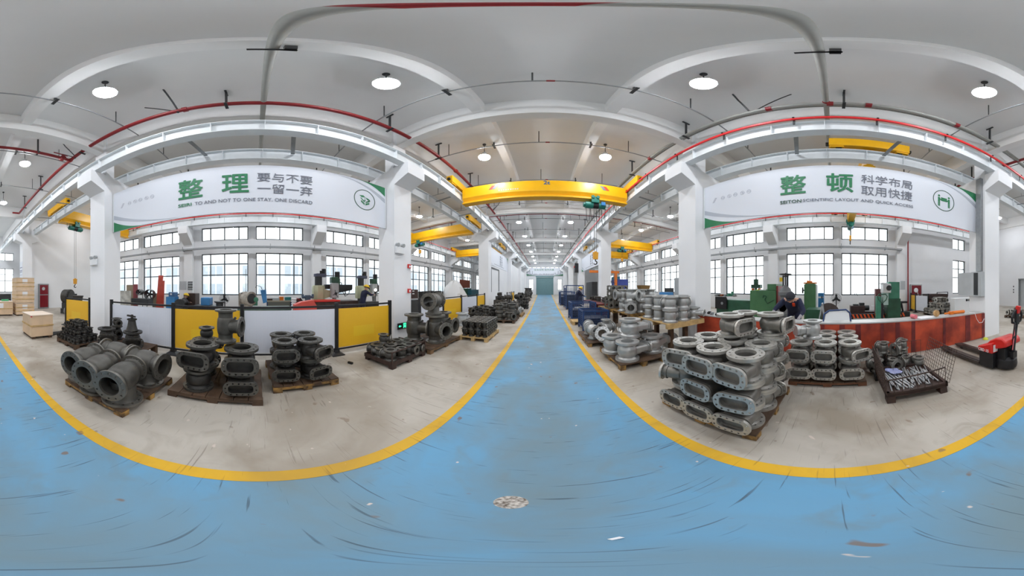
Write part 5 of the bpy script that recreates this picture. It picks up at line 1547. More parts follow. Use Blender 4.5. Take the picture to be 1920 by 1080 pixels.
t = thing('hose_cabinet', 'red fire hose cabinet with white reel on the wall behind the yellow panel', 'hose cabinet', (XW, -5.5, 0))
m = MB(); m.box(-.2, -.002, -.42, .42, 0, 1.75); m.build('frame', GREYP, t, smooth=False)
m = MB(); m.box(-.215, -.2, -.36, .36, .1, 1.68); m.build('door', MAROON, t, smooth=False)
m = MB(); m.lathe([(.14, 0), (.16, .02), (.05, .03), (0, .03)], 20, TM(-.215, .05, 1.35) @ RY(-90)); m.tube([(-.225, -.05, 1.28), (-.23, -.12, 1.0), (-.23, -.16, .85)], .025, 8); m.build('hose_reel', PAPER, t)
m = MB(); m.cyl((0, 0, 0), (0, 0, 6.6), .045, n=12); o = tag(m.build('standpipe', REDPIPE), 'vertical red standpipe on the pilaster beside the hose cabinet', 'pipe'); o.location = (10.92, -4.75, 0)
# blower, drums and odd machines before the plain wall
t = thing('blower', 'dark grey machine with a round casing before the plain back wall', 'machine', (-5.6, -9.3, 0), R(20))
m = MB(); m.cyl((0, -.25, 1.0), (0, .2, 1.0), .42, n=28); m.cyl((0, .2, 1.0), (0, .24, 1.0), .3, n=24); m.build('casing', DIRON, t)
m = MB(); m.box(-.8, .35, -.3, .3, 0, .3); m.box(-.3, .3, -.25, .25, .3, .65); m.build('base', DSTEEL, t, smooth=False)
m = MB(); m.cyl((-.55, -.1, .6), (-.55, .25, .6), .2, n=18); m.box(-.75, -.4, -.2, .2, .3, .5); m.box(-.62, -.4, -.2, .2, .75, 1.15); m.build('motor', BLACK, t)
m = MB(); m.cyl((.5, .25, .22), (.5, .35, .22), .22, n=20); m.build('wheel', GSTEEL, t)
t = thing('drum', 'stacked dark drum lid and spools between the blower and yellow back panel', 'drum', (-5.35, -7.9, 0))
m = MB(); m.cyl((0, 0, 0), (0, 0, .75), .28, n=24); m.build('body', GSTEEL, t)
m = MB(); m.lathe([(.28, .75), (.22, .8), (.26, .98), (.3, 1.1), (0, 1.12)], 24); m.build('top_casting', DIRON, t)
m = MB(); m.box(-.25, .25, -.2, .2, 0, 1.1); o = tag(m.build('blue_cabinet', BLUEL, smooth=False), 'blue cabinet with a yellow helmet on it behind the back yellow panel', 'cabinet'); o.location = (-5.6, -6.45, 0)
m = MB(); m.ball((0, 0, 0), .14, 16, 10, (1, 1.2, 1), 0, .5); m.lathe([(.14, 0), (.18, -.01)], 16); o = tag(m.build('hard_hat', HELMET), 'yellow hard hat on the blue cabinet behind the back yellow panel', 'helmet'); o.location = (-5.5, -6.4, 1.115)
m = MB(); m.box(-.5, .5, -.06, .06, 0, .05); m.bar((-.5, 0, .02), (.6, .3, .02), .06); o = tag(m.build('floor_bar', DSTEEL), 'dark steel bars lying on the floor between the crate and the small dark valves', 'steel bar'); o.location = (-2.75, -5.3, .0)
# electrical cabinet and trunking on the column at the end of the bench
t = thing('electrical_cabinet', 'open grey electrical cabinet on the column at the end of the bench', 'electrical cabinet', (3.98, COLY[2] + .342, 1.62))
m = MB(); m.box(-.32, .1, 0, .16, -.36, .36); m.build('case', GREYP, t, smooth=False)
m = MB(); m.box(-.2, -.02, .161, .165, -.33, .33); m.build('open_interior', BLACK, t, smooth=False)
m = MB(); m.boxm(.5, .015, .7, TM(.3, .22, 0) @ RZ(18)); m.build('door', GREYP, t, smooth=False)
t = thing('cable_trunking', 'vertical galvanised cable trunking rising up the column above the electrical cabinet', 'cable trunking', (3.83, COLY[2] + .342, 2.0))
m = MB(); m.box(-.1, .1, 0.002, .1, 0, 3.2); m.build('duct', GSTEEL, t, smooth=False)
# small pallet of bright castings by the lift
pallet('dark pallet of bright small castings behind the pallet truck', 4.55, 5.45, -8.2, -7.4, .13)
for i in range(3):
    for j in range(2):
        mm.place('bright small casting on the dark pallet behind the pallet truck, %s of six' % ORD[i * 2 + j], (4.75 + .26 * i, -8.0 + .35 * j, .132), 40 * i, 'bright small castings behind the pallet truck')
V1.place('bright small casting on top of the others behind the pallet truck', (4.95, -7.85, .34), 70, 'bright small castings behind the pallet truck')

# ------------------------------------------------------------------ people
def person(label, loc, rz, J, Rd, hat, hatcol, cloth=NAVY, gloves=None, fingers=True):
    """J: joint positions, Rd: radii; one continuous skinned body, clothes and skin by region; headgear as a child"""
    t = thing('person', label, 'person', loc, R(rz))
    names = [n for n in J if n != 'face']; idx = {n: i for i, n in enumerate(names)}
    V_ = [Vector(J[n]) for n in names]; rad = [Rd[n] for n in names]
    E_ = [('pelvis', 'belly'), ('belly', 'chest'), ('chest', 'neck'), ('neck', 'head'), ('head', 'crown')]
    for s in 'lr': E_ += [('chest', s + 'shoulder'), (s + 'shoulder', s + 'elbow'), (s + 'elbow', s + 'wrist'), (s + 'wrist', s + 'palm'), ('pelvis', s + 'hip'), (s + 'hip', s + 'knee'), (s + 'knee', s + 'ankle'), (s + 'ankle', s + 'toe')]
    ed = [(idx[a], idx[c]) for a, c in E_]
    for s in 'lr':
        w_, p_ = Vector(J[s + 'wrist']), Vector(J[s + 'palm']); d = (p_ - w_).normalized(); side = d.cross(Vector((0, 0, 1)));
        side = side.normalized() if side.length > .1 else Vector((0, 1, 0))
        for k, (o_, ln) in enumerate(((-.03, .075), (-.01, .085), (.011, .08), (.031, .06))):
            a = p_ + side * o_ + d * .03; q = a + d * ln * .55 + Vector((0, 0, -.006)); e_ = q + d * ln * .35 + Vector((0, 0, -.022))
            i0 = len(V_); V_ += [a, q, e_]; rad += [.0095, .0085, .0075]; ed += [(idx[s + 'palm'], i0), (i0, i0 + 1), (i0 + 1, i0 + 2)]
        a = w_ + d * .045 + side * (-.035 if s == 'l' else .035); q = a + d * .035 + side * (-.02 if s == 'l' else .02)
        i0 = len(V_); V_ += [a, q]; rad += [.011, .009]; ed += [(idx[s + 'palm'], i0), (i0, i0 + 1)]
    me = bpy.data.meshes.new('body_cage'); me.from_pydata([tuple(v) for v in V_], ed, [])
    src = bpy.data.objects.new('body_cage', me); COL.objects.link(src)
    sk = src.modifiers.new('skin', 'SKIN'); sub = src.modifiers.new('smooth', 'SUBSURF'); sub.levels = 2; sub.render_levels = 2
    for v, r_ in zip(me.skin_vertices[0].data, rad): v.radius = (r_, r_)
    me.skin_vertices[0].data[idx['pelvis']].use_root = True
    bpy.context.view_layer.update()
    body = bpy.data.meshes.new_from_object(src.evaluated_get(bpy.context.evaluated_depsgraph_get()))
    COL.objects.unlink(src); bpy.data.objects.remove(src)
    body.materials.clear()
    for m_ in (cloth, SKIN, gloves or SKIN, BLACK): body.materials.append(m_)
    nk, hd = Vector(J['neck']), Vector(J['head'])
    for p in body.polygons:
        c = Vector(p.center); k = 0
        if (c - nk).dot(hd - nk) > (hd - nk).length_squared * .1 and (c - hd).length < .19 and (c - nk).length < .26: k = 1
        for s in 'lr':
            w_, pl = Vector(J[s + 'wrist']), Vector(J[s + 'palm'])
            if (c - w_).dot((pl - w_).normalized()) > .012 and (c - pl).length < .18: k = 2
            if (c - Vector(J[s + 'toe'])).length < .16 and c.z < .1: k = 3
        p.material_index = k
    body.polygons.foreach_set('use_smooth', [True] * len(body.polygons))
    link('body', body, t)
    # face and hair follow the head's own axes
    cr = Vector(J['crown']); up = (cr - hd).normalized(); fw = Vector(J['face']).normalized(); fw = (fw - up * fw.dot(up)).normalized(); sd = up.cross(fw)
    H = Matrix(((fw.x, sd.x, up.x, hd.x), (fw.y, sd.y, up.y, hd.y), (fw.z, sd.z, up.z, hd.z), (0, 0, 0, 1)))
    m = MB(); m.prism([(.075, .02), (.105, -.025), (.075, -.035)], -.014, .014, H @ RX(90)); m.boxm(.02, .05, .012, H @ TM(.078, 0, -.06))
    for s in (-1, 1): m.boxm(.03, .018, .055, H @ TM(0, s * .085, -.005))
    m.build('nose_mouth_ears', SKIN, t)
    m = MB()
    for s in (-1, 1): m.boxm(.014, .026, .012, H @ TM(.084, s * .034, .022))
    m.build('eyes', BLACK, t)
    m = MB(); vs = MB().ball((0, 0, .03), .103, 18, 10, (1.05, .96, 1.0), 0, .56); m.add([H @ Vector(v) for v in vs.v], vs.f); m.build('hair', BLACK, t)
    m = MB(); vs = MB().ball((0, 0, .045), .125, 20, 10, (1.12, .98, .95), 0, .5); m.add([H @ Vector(v) for v in vs.v], vs.f)
    if hat == 'helmet': m.lathe([(.118, .045), (.155, .04), (.155, .048), (.12, .056)], 20, H @ Matrix.Diagonal((1.08, 1, 1, 1)))
    else: m.prism([(.08, -.075), (.16, -.06), (.2, 0), (.16, .06), (.08, .075)], .04, .052, H)
    m.build('hard_hat' if hat == 'helmet' else 'cap', hatcol, t)
    return t
RD = dict(pelvis=.135, belly=.13, chest=.15, neck=.058, head=.088, crown=.062, lshoulder=.075, rshoulder=.075, lelbow=.055, relbow=.055, lwrist=.038, rwrist=.038, lpalm=.04, rpalm=.04, lhip=.1, rhip=.1, lknee=.075, rknee=.075, lankle=.05, rankle=.05, ltoe=.045, rtoe=.045)
def pose(hip, chest, head, hands, face, feet=.12):
    """standing figure facing +X leaning forward; hip, chest and head as (x, z); hands as two (x, y, z)"""
    J = {}
    hx, hz = hip; cx_, cz = chest; ex, ez = head
    J['pelvis'] = (hx, 0, hz); J['belly'] = ((hx + cx_) / 2 - .01, 0, (hz + cz) / 2); J['chest'] = (cx_, 0, cz)
    d = Vector((ex - cx_, 0, ez - cz)); J['neck'] = (cx_ + d.x * .52, 0, cz + d.z * .52); J['head'] = (ex, 0, ez)
    u = d.normalized() * .5 + Vector((0, 0, .5)); u.normalize(); J['crown'] = (ex + u.x * .085, 0, ez + u.z * .085)
    J['face'] = face
    for s, sg, hnd in (('l', 1, hands[0]), ('r', -1, hands[1])):
        sh = Vector((cx_ + .03, sg * .19, cz + .04)); hd_ = Vector(hnd); mid = (sh + hd_) / 2 + Vector((-.04, sg * .1, -.06))
        J[s + 'shoulder'] = tuple(sh); J[s + 'elbow'] = tuple(mid); v = (hd_ - mid).normalized(); J[s + 'wrist'] = tuple(hd_ - v * .07); J[s + 'palm'] = tuple(hd_)
        J[s + 'hip'] = (hx, sg * .1, hz - .08); J[s + 'knee'] = (hx + .05, sg * .12, .5); J[s + 'ankle'] = (hx - .02, sg * feet, .08); J[s + 'toe'] = (hx + .15, sg * (feet + .02), .045)
    return J
GLOVE = M('grey_work_glove', (150, 146, 150), .8); BGLOVE = M('blue_glove', (40, 130, 210), .5)
p = person('person in navy workwear and dark cap bending over the bench with gloved hands', (4.70, 1.0, 0), 180,
       pose((0, .93), (.30, 1.14), (.44, 1.25), ((.64, .26, .84), (.5, -.42, .9)), (.75, 0, -.7)), dict(RD, chest=.18, belly=.16, lshoulder=.09, rshoulder=.09, lelbow=.065, relbow=.065), 'cap', M('dark_cap', (34, 34, 42), .8), gloves=GLOVE)
EMB = M('orange_embroidery', (226, 70, 30), .6)
m = MB(); m.boxm(.03, .06, .09, TM(.41, .07, 1.1) @ RY(40)); m.build('orange_chest_badge', EMB, p, smooth=False)
person('person in yellow helmet and navy workwear standing at the second radial drill', (-6.85, 4.45, 0), 85,
       pose((0, .93), (.1, 1.28), (.2, 1.5), ((.5, .16, 1.25), (.5, -.16, 1.2)), (.9, 0, -.3)), RD, 'helmet', HELMET)
person('person in yellow helmet working at the blue cages near the far end', (1.95, 11.2, 0), 5,
       pose((0, .92), (.12, 1.24), (.26, 1.43), ((.52, .2, .98), (.5, -.18, .98)), (.8, 0, -.6)), RD, 'helmet', HELMET, gloves=BGLOVE)
person('person in yellow helmet crouching over the dark machine by the window pilaster', (-8.1, -3.62, 0), 130,
       pose((0, .62), (.2, .9), (.32, 1.1), ((.5, .16, .8), (.5, -.16, .8)), (.8, 0, -.6)), RD, 'helmet', HELMET, cloth=M('grey_workwear', (70, 70, 74), .85))
# ------------------------------------------------------------------ machinery in the side bays
def yx(px, X): return X / math.tan(R((px - VPX) / 6))
def zx(py, X, px):
    a = R((px - VPX) / 6); return CAM_H + abs(X / math.sin(a)) * math.tan(R((540 - py) / 6))
def pb(m, X, x0, x1, yt, yb, dep):
    """box whose aisle side is on the plane X, as wide and high as the photo shows it there"""
    s = -1 if X < 0 else 1; c = (x0 + x1) / 2
    m.box(X, X + s * dep, yx(x0, X), yx(x1, X), 0.0 if yb is None else max(0, zx(yb, X, c)), zx(yt, X, c))
    return m
def solid(name, lab, cat, X, x0, x1, yt, yb, dep, mat, group=None, bevel=0.01):
    o = pb(MB(), X, x0, x1, yt, yb, dep).build(name, mat, smooth=False, bevel=bevel); return tag(o, lab, cat, group)

# fence side
solid('scuffed_sheet', 'scuffed off white panel standing by the column behind the white fence', 'panel', -7.4, 222, 245, 545, None, .05, M('scuffed_white', (206, 206, 200), .6, dirt=(160, 158, 150), var=.1))
solid('leaning_board', 'tan board standing behind the off white panel', 'board', -8.0, 237, 250, 534, None, .04, M('tan_board', (176, 160, 138), .7))
solid('leaning_board', 'dull pink board standing beside the tan board', 'board', -7.95, 249.5, 258, 533, None, .04, M('dull_pink_board', (176, 96, 104), .6, var=.1))
solid('steel_trough', 'long dark steel trough below the black drum fans', 'trough', -7.3, 246, 277, 560, 572, .5, DSTEEL)
def drum_fan(lab, X, px, py, r):
    y, z = yx(px, X), zx(py, X, px)
    t = thing('drum_fan', lab, 'fan', (X, y, 0), R(12))
    m = MB(); m.lathe([(r, -.2), (r * 1.04, -.2), (r * 1.04, .2), (r, .2)], 28, TM(0, 0, z) @ Z2X); m.lathe([(0, -.02), (r * .3, -.02), (r * .3, .06), (0, .06)], 16, TM(0, 0, z) @ Z2X); m.build('drum', BLACK, t)
    m = MB()
    for k in range(5): m.boxm(.015, r * .7, r * .34, TM(0, 0, z) @ RX(72 * k) @ TM(0, r * .58, 0) @ RY(30))
    m.build('blades', DSTEEL, t)
    m = MB(); m.box(-.18, .18, -.2, .2, 0, .04); m.cyl((0, -.16, .04), (0, -.16, z), .02, n=8); m.cyl((0, .16, .04), (0, .16, z), .02, n=8); m.build('stand', DSTEEL, t)
drum_fan('small black drum fan on a stand by the pink board', -8.0, 262.5, 548, .15)
drum_fan('large black drum fan beside the leaning red plates', -7.8, 281, 552, .24)
REDPL = M('red_primer_plate', (206, 84, 70), .5, var=.1)
def leaning(lab, X, x0, x1, yt, tilt):
    z = zx(yt, X, (x0 + x1) / 2); y0, y1 = yx(x0, X), yx(x1, X)
    m = MB(); m.boxm(.02, abs(y1 - y0), z, TM(0, 0, z / 2) @ RX(tilt)); o = tag(m.build('red_plate', REDPL, smooth=False), lab, 'steel plate', 'leaning red plates'); o.location = (X, (y0 + y1) / 2, .03); o.rotation_euler = (0, R(-4), 0)
leaning('taller red plate leaning against the window behind the fence', -8.5, 293, 302, 517, -3)
leaning('shorter red plate leaning beside the taller one behind the fence', -8.3, 300, 306.5, 527, 0)
solid('grey_board', 'olive grey board standing behind the red plates', 'board', -8.9, 287, 299, 551, None, .04, M('olive_grey', (128, 124, 106), .7))
t = thing('welding_cabinet', 'blue cabinet with a smaller blue unit on top beside the red plates', 'cabinet', (0, 0, 0))
pb(MB(), -7.8, 311, 327, 556.5, None, .5).build('cabinet', BLUEL, t, smooth=False, bevel=.01); pb(MB(), -7.85, 316, 327, 548, 556.3, .4).build('top_unit', M('mid_blue', (66, 108, 156), .45), t, smooth=False, bevel=.01)
m = MB(); pb(m, -7.83, 319, 322, 550, 553, .02); m.build('dial', WHITEP, t, smooth=False)
t = thing('wall_switch_box', 'grey switch box on the window pilaster behind the yellow fence panel', 'switch box', (0, 0, 0))
pb(MB(), -10.6, 338.5, 350, 527.5, 543.5, -.2).build('case', GREYP, t, smooth=False, bevel=.01)
t = thing('tool_board', 'small board of hanging tools beside the grey switch box', 'tool board', (0, 0, 0))
pb(MB(), -10.5, 352, 361, 528, 544, .04).build('board', DSTEEL, t, smooth=False)
m = MB()
for i in range(4):
    for j in range(3): pb(m, -10.44, 353 + 2.2 * i, 354.3 + 2.2 * i, 529.5 + 5 * j, 533 + 5 * j, .04)
m.build('tools', GREYP, t, smooth=False)
t = thing('gear_machine', 'dark greasy machine with wheels before the switch box', 'machine', (0, 0, 0))
pb(MB(), -8.4, 344, 366, 550, None, .7).build('frame', RUSTB, t, smooth=False, bevel=.03)
m = MB(); y, z = yx(337, -7.9), zx(570, -7.9, 337); m.cyl((-8.0, y, z), (-7.8, y, z), .24, n=22); m.cyl((-8.2, y + .2, z + .1), (-7.75, y + .2, z + .1), .12, n=16); pb(m, -7.9, 331, 345, 572, None, .5); m.build('gear_case', DSTEEL, t)
solid('welder_box', 'blue welding machine behind the yellow fence panel', 'welder', -7.6, 376, 393, 558, 573, .6, BLUEL, bevel=.03)
solid('trolley', 'low dark trolley under the blue welding machine', 'trolley', -7.4, 362, 404, 573.2, None, .7, BLACK)
def pedestal_fan(lab, X, px, py, r):
    y, z = yx(px, X), zx(py, X, px); s = 1 if X < 0 else -1
    t = thing('pedestal_fan', lab, 'fan', (X, y, 0), 0 if s > 0 else R(180))
    m = MB()
    for rr in (1, .78, .55, .3): m.tube([(.07 * (1 - rr * rr), r * rr * math.cos(k * .3142), z + r * rr * math.sin(k * .3142)) for k in range(20)], .006, 5, closed=True)
    for k in range(16): a = k * .3927; m.cyl((.07, 0, z), (0, r * math.cos(a), z + r * math.sin(a)), .004, n=4)
    m.build('guard', DSTEEL, t)
    m = MB()
    for k in range(3): m.boxm(.012, r * .75, r * .4, TM(-.02, 0, z) @ RX(90 + 120 * k) @ TM(0, r * .5, 0) @ RY(25))
    m.build('blades', BLACK, t)
    m = MB(); m.cyl((-.25, 0, z), (-.06, 0, z), .09, .07, n=16); m.build('motor', BLACK, t)
    m = MB(); m.cyl((-.15, 0, .06), (-.15, 0, z - .06), .025, n=10); m.cyl((-.15, 0, 0), (-.15, 0, .06), .26, .1, n=24); m.build('stand', BLACK, t)
pedestal_fan('black pedestal fan behind the yellow fence panel', -8.6, 420.5, 560.5, .24)
t = thing('floor_pump', 'small dark ribbed pump at the foot of the pedestal fan', 'pump', (-7.6, yx(412, -7.6), 0))
m = MB(); m.lathe([(.14, 0), (.14, .6), (.2, .62), (.2, .68), (.15, .7), (.16, .86), (.24, .9), (.24, .94), (0, .95)], 22); m.build('body', DSTEEL, t)
t = thing('lathe', 'pale lathe with a round chuck and blue splash guard behind the fence', 'lathe', (0, 0, 0))
X = -7.7
pb(MB(), X, 445, 546, 576, None, .55).build('bed', M('green_grey', (92, 112, 104), .5, var=.15), t, smooth=False, bevel=.02)
m = MB(); pb(m, X, 447, 474, 549, 576, .5); y, z = yx(461, X), zx(559, X, 461); m.cyl((X - .1, y - .08, z), (X + .32, y + .25, z), .28, n=26); m.build('headstock', M('pale_beige', (196, 190, 180), .5, dirt=(130, 120, 110), var=.1), t)
m = MB(); m.cyl((X + .2, y + .12, z), (X + .36, y + .27, z), .2, n=24); pb(m, X + .12, 452, 459, 549, 566, .2); m.build('chuck', DSTEEL, t)
m = MB(); m.prism([(yx(488, X), zx(544, X, 488)), (yx(498.5, X), zx(543, X, 498)), (yx(500, X), zx(566, X, 500)), (yx(493, X), zx(568, X, 493))], -.01, .01, TM(X + .2, 0, 0) @ Matrix(((0, 0, 1, 0), (1, 0, 0, 0), (0, 1, 0, 0), (0, 0, 0, 1)))); m.build('splash_guard', BLUEL, t, smooth=False)
m = MB(); pb(m, X + .1, 473, 483, 562, 573, .3); m.cyl((X + .3, yx(480, X), zx(561, X, 480)), (X + .05, yx(480, X), zx(561, X, 480)), .1, n=16); m.build('carriage', TEALG, t)
m = MB(); m.cyl((X, yx(461, X), 1.3), (X, yx(461, X), 2.3), .012, n=6); m.tube([(X + .1, yx(492, X), 1.4), (X + .1, yx(489, X), 1.56), (X + .15, yx(482, X), 1.6), (X + .2, yx(479, X), 1.52)], .012, 6); m.build('lamp_arm', BLACK, t)
t = thing('machine_bench', 'pale topped workbench with blue legs under the windows', 'bench', (0, 0, 0)); X = -9.0
pb(MB(), X, 499, 547, 563.5, 566, .7).build('top', M('worn_ply_top', (176, 168, 150), .6), t, smooth=False); pb(MB(), X, 502, 545, 566.2, 575, .6).build('cabinet', M('grey_bench_panel', (120, 120, 112), .6), t, smooth=False)  # plain grey box below the bench top
for px in (545.5,):
    pb(MB(), X, 544, 547, 566.2, None, .06).build('leg', BLUEP, t, smooth=False); pb(MB(), X, 500, 502, 566.2, None, .06).build('leg', BLUEP, t, smooth=False)
for x0, x1, yt, mt, lab in ((501, 511, 560, RUSTB, 'brown parts pile at the lathe end of the pale workbench'), (511, 524, 558.5, GREYP, 'grey tools on the pale workbench under the windows'), (524.5, 532, 556.5, ORANGE, 'orange box on the pale workbench under the windows'), (535, 546, 557, M('teal_case', (52, 128, 128), .5), 'teal case on the pale workbench under the windows')):
    solid('bench_item', lab, 'box', X - .1, x0, x1, yt, 563.4, .3, mt)
t = thing('spiral_column', 'white stacked ring column beside the red cover', 'ring stack', (-7.0, yx(551, -7.0), 0))
m = MB()
for k in range(9): m.tube([(.07 * math.cos(a * .524), .07 * math.sin(a * .524), .35 + .09 * k) for a in range(12)], .04, 8, closed=True)
m.cyl((0, 0, 0), (0, 0, .35), .1, n=14); m.build('rings', WHITEP, t)
t = thing('clamp_machine', 'black machine with a red body between the ring column and red cover', 'machine', (0, 0, 0)); X = -7.3
m = MB(); pb(m, X, 555, 565, 561, None, .4); m.tube([(X + .1, yx(554, X), zx(570, X, 554)), (X + .1, yx(556, X), zx(561, X, 556)), (X + .1, yx(562, X), zx(559, X, 562)), (X + .1, yx(567, X), zx(566, X, 567)), (X + .1, yx(572, X), zx(564, X, 572))], .03, 8); m.build('body', BLACK, t)
pb(MB(), X + .03, 558, 563, 559, 563, .2).build('red_cap', REDM, t, smooth=False)
t = thing('red_cover', 'slanted bright red sheet cover behind the white fence panel', 'cover', (0, 0, 0)); X = -6.3
m = MB(); P = [(yx(553, X), .9), (yx(566, X), 1.0), (yx(588, X), zx(563, X, 588)), (yx(594, X), .85), (yx(594, X), .5), (yx(553, X), .5)]
m.prism(P, -.35, 0, TM(X, 0, 0) @ Matrix(((0, 0, 1, 0), (1, 0, 0, 0), (0, 1, 0, 0), (0, 0, 0, 1)))); m.build('sheet', REDCL, t, smooth=False)
pb(MB(), X - .05, 556, 592, 583, None, .3).build('frame', DSTEEL, t, smooth=False)
t = thing('vice', 'small blue grey vice standing beyond the red cover', 'vice', (-7.4, yx(577, -7.4), 0))
m = MB(); m.box(-.2, .2, -.15, .15, 0, .9); m.cyl((0, -.25, 1.12), (0, .25, 1.12), .06, n=12); m.box(-.08, .08, -.1, .1, .9, 1.2); m.cyl((0, -.22, 1.12), (0, -.22, 1.24), .05, n=10); m.cyl((0, .22, 1.12), (0, .22, 1.24), .05, n=10); m.build('body', M('blue_grey', (70, 90, 110), .5), t)
t = thing('machine_table', 'machine table with red plates below the nearer radial drill', 'machine table', (0, 0, 0)); X = -6.9
pb(MB(), X, 592, 640, 566, None, .9).build('table', RUSTB, t, smooth=False); pb(MB(), X + .05, 590, 638, 563.2, 565.8, .7).build('red_plates', REDM, t, smooth=False)
def radial_drill(lab, x, y, rz):
    t = thing('radial_drill', lab, 'drilling machine', (x, y, 0), R(rz), 'radial drilling machines')
    m = MB(); m.box(-.35, .45, -.45, 1.5, 0, .22); m.build('base', DGREEN, t, smooth=False, bevel=.02)
    m = MB(); m.cyl((0, 0, .22), (0, 0, 2.05), .17, n=26); m.build('column', DSTEEL, t)
    m = MB(); m.cyl((0, 0, 2.02), (0, 0, 2.14), .22, n=24); m.box(-.12, .12, -.1, .34, 2.0, 2.16); m.build('top_cap', M('slate_paint', (86, 90, 112), .5), t)
    m = MB(); m.cyl((0, .26, 2.16), (0, .26, 2.38), .1, n=18); m.cyl((.1, .1, 2.16), (.1, .1, 2.28), .07, n=12); m.build('lift_motor', BLACK, t)
    m = MB(); m.lathe([(.0, .95), (.28, .95), (.3, 1.05), (.3, 1.55), (.26, 1.62), (0, 1.62)], 8, RZ(22.5)); m.prism([(.2, 1.0), (.85, 1.2), (.85, 1.32), (.2, 1.45)], -.16, .16, Matrix(((0, 0, 1, 0), (1, 0, 0, 0), (0, 1, 0, 0), (0, 0, 0, 1)))); m.build('arm_clamp', PALEG, t)
    m = MB(); m.box(-.12, .1, .3, 1.72, 1.45, 1.66); m.prism([(.6, 1.2), (1.72, 1.4), (1.72, 1.46), (.6, 1.46)], -.08, .06, Matrix(((0, 0, 1, 0), (1, 0, 0, 0), (0, 1, 0, 0), (0, 0, 0, 1)))); m.build('arm', BLACK, t, smooth=False)
    m = MB(); m.box(.1, .38, .52, .86, 1.05, 1.72); hd = m.build('drill_head', GREYP, t, smooth=False, bevel=.02)
    m = MB(); m.box(.08, .34, .52, .86, 1.73, 2.0); m.box(-.2, .1, .86, 1.06, 1.62, 1.95); m.build('gear_cover', DGREEN, hd, smooth=False, bevel=.02)
    m = MB(); m.cyl((.1, .9, 1.95), (.1, .9, 2.26), .12, n=20); m.build('head_motor', BLACK, hd)
    m = MB(); m.cyl((.24, .69, .78), (.24, .69, 1.05), .07, .1, n=16); m.cyl((.24, .69, .55), (.24, .69, .78), .03, n=10); m.build('spindle', GSTEEL, hd)
    m = MB()
    for k in range(4): a = k * 1.571 + .4; m.cyl((.4, .69, 1.25), (.46, .69 + .17 * math.cos(a), 1.25 + .17 * math.sin(a)), .012, n=6)
    m.cyl((.38, .69, 1.25), (.42, .69, 1.25), .06, n=14); m.build('feed_handles', BLACK, hd)
    m = MB(); m.tube([(-.05, 1.06, 1.8), (-.05, 1.2, 1.75), (-.05, 1.22, 1.4), (-.05, 1.4, 1.1), (-.05, 1.6, 1.2), (-.05, 1.66, 1.42)], .02, 8); m.build('hose', BLACK, t)
    return t
d1 = radial_drill('nearer radial drill with pale green clamp behind the yellow fence panel', -7.9, yx(597, -7.9), 0)
dup(d1, (-8.3, yx(682, -8.0), 0), 0, 'second radial drill partly hidden by the alarm column', 'radial drilling machines')
solid('drill_plinth', 'dark brown work table between the two radial drills', 'machine table', -7.3, 641, 672, 564, None, .8, RUSTB)
solid('scrap_bin', 'black work stand before the second radial drill', 'stand', -7.0, 688, 712, 566, None, .5, BLACK)
t = thing('lamp_stand', 'bright welding lamp by the second radial drill', 'lamp', (-7.6, yx(704, -7.6), 0))
m = MB(); m.ball((0, 0, 1.4), .07, 12, 8); m.build('bulb', emis('work_lamp', (255, 250, 240), 6), t); m = MB(); m.cyl((0, 0, 0), (0, 0, 1.33), .02, n=8); m.build('stand', DSTEEL, t)
# beyond the alarm column, fence side
t = thing('planer', 'long dark machine with brown drawers past the alarm column', 'machine', (0, 0, 0)); X = -6.2
pb(MB(), X, 772, 850, 560, None, .7).build('bed', DSTEEL, t, smooth=False); pb(MB(), X, 771, 784, 543, 559.8, .5).build('drawer_unit', RUSTB, t, smooth=False)
m = MB()
for yy in (545, 550): pb(m, X + .02, 773.5, 777, yy, yy + 1.6, .03)
m.build('drawer_label', WHITEP, t, smooth=False)
m = MB()
random.seed(5)
for i in range(9): px = 792 + i * 6.2; pb(m, X - .1, px, px + 4.5, 549 - 4 * random.random(), 559.8, .3)
m.build('fixtures', DIRON, t, smooth=False, bevel=.02)
t = thing('white_sheet_cover', 'machine wrapped in a crumpled white sheet past the square block', 'wrapped machine', (-5.6, yx(852, -5.6), 0))
m = MB(); random.seed(9); rings = []
for j in range(10):
    z = 1.95 * (1 - (j / 9) ** 1.6) if j else 1.95; z = (1.95, 1.9, 1.75, 1.5, 1.3, 1.1, .9, .6, .3, .02)[j]; r = (.02, .18, .34, .5, .6, .66, .68, .7, .72, .74)[j]
    rings.append([(r * (1 + .14 * math.sin(3 * a * .2618 + j) + .16 * random.random()) * math.cos(a * .2618), 1.25 * r * (1 + .1 * math.cos(5 * a * .2618 + j * .5)) * math.sin(a * .2618), z + .09 * random.random() * (z > .1)) for a in range(24)])
m.add([p for r_ in rings for p in r_], [(j * 24 + i, j * 24 + (i + 1) % 24, j * 24 + 24 + (i + 1) % 24, j * 24 + 24 + i) for j in range(9) for i in range(24)]); m.build('sheet', M('white_tarpaulin', (228, 228, 228), .5), t, angle=25)
solid('welding_screen', 'tall rust red screen in the fence side bay before the second front column', 'screen', -8.0, 863, 881, 525, 540, .06, M('rust_red_screen', (140, 66, 46), .6))
solid('dark_machinery', 'dark machinery below the rust red screen', 'machine', -7.4, 862, 884, 540.5, None, .8, DGREEN)
solid('teal_bench', 'teal cluttered bench beside the second front column', 'bench', -7.0, 884, 899, 543, None, .8, M('teal_paint', (44, 96, 112), .5, var=.3, scale=6))

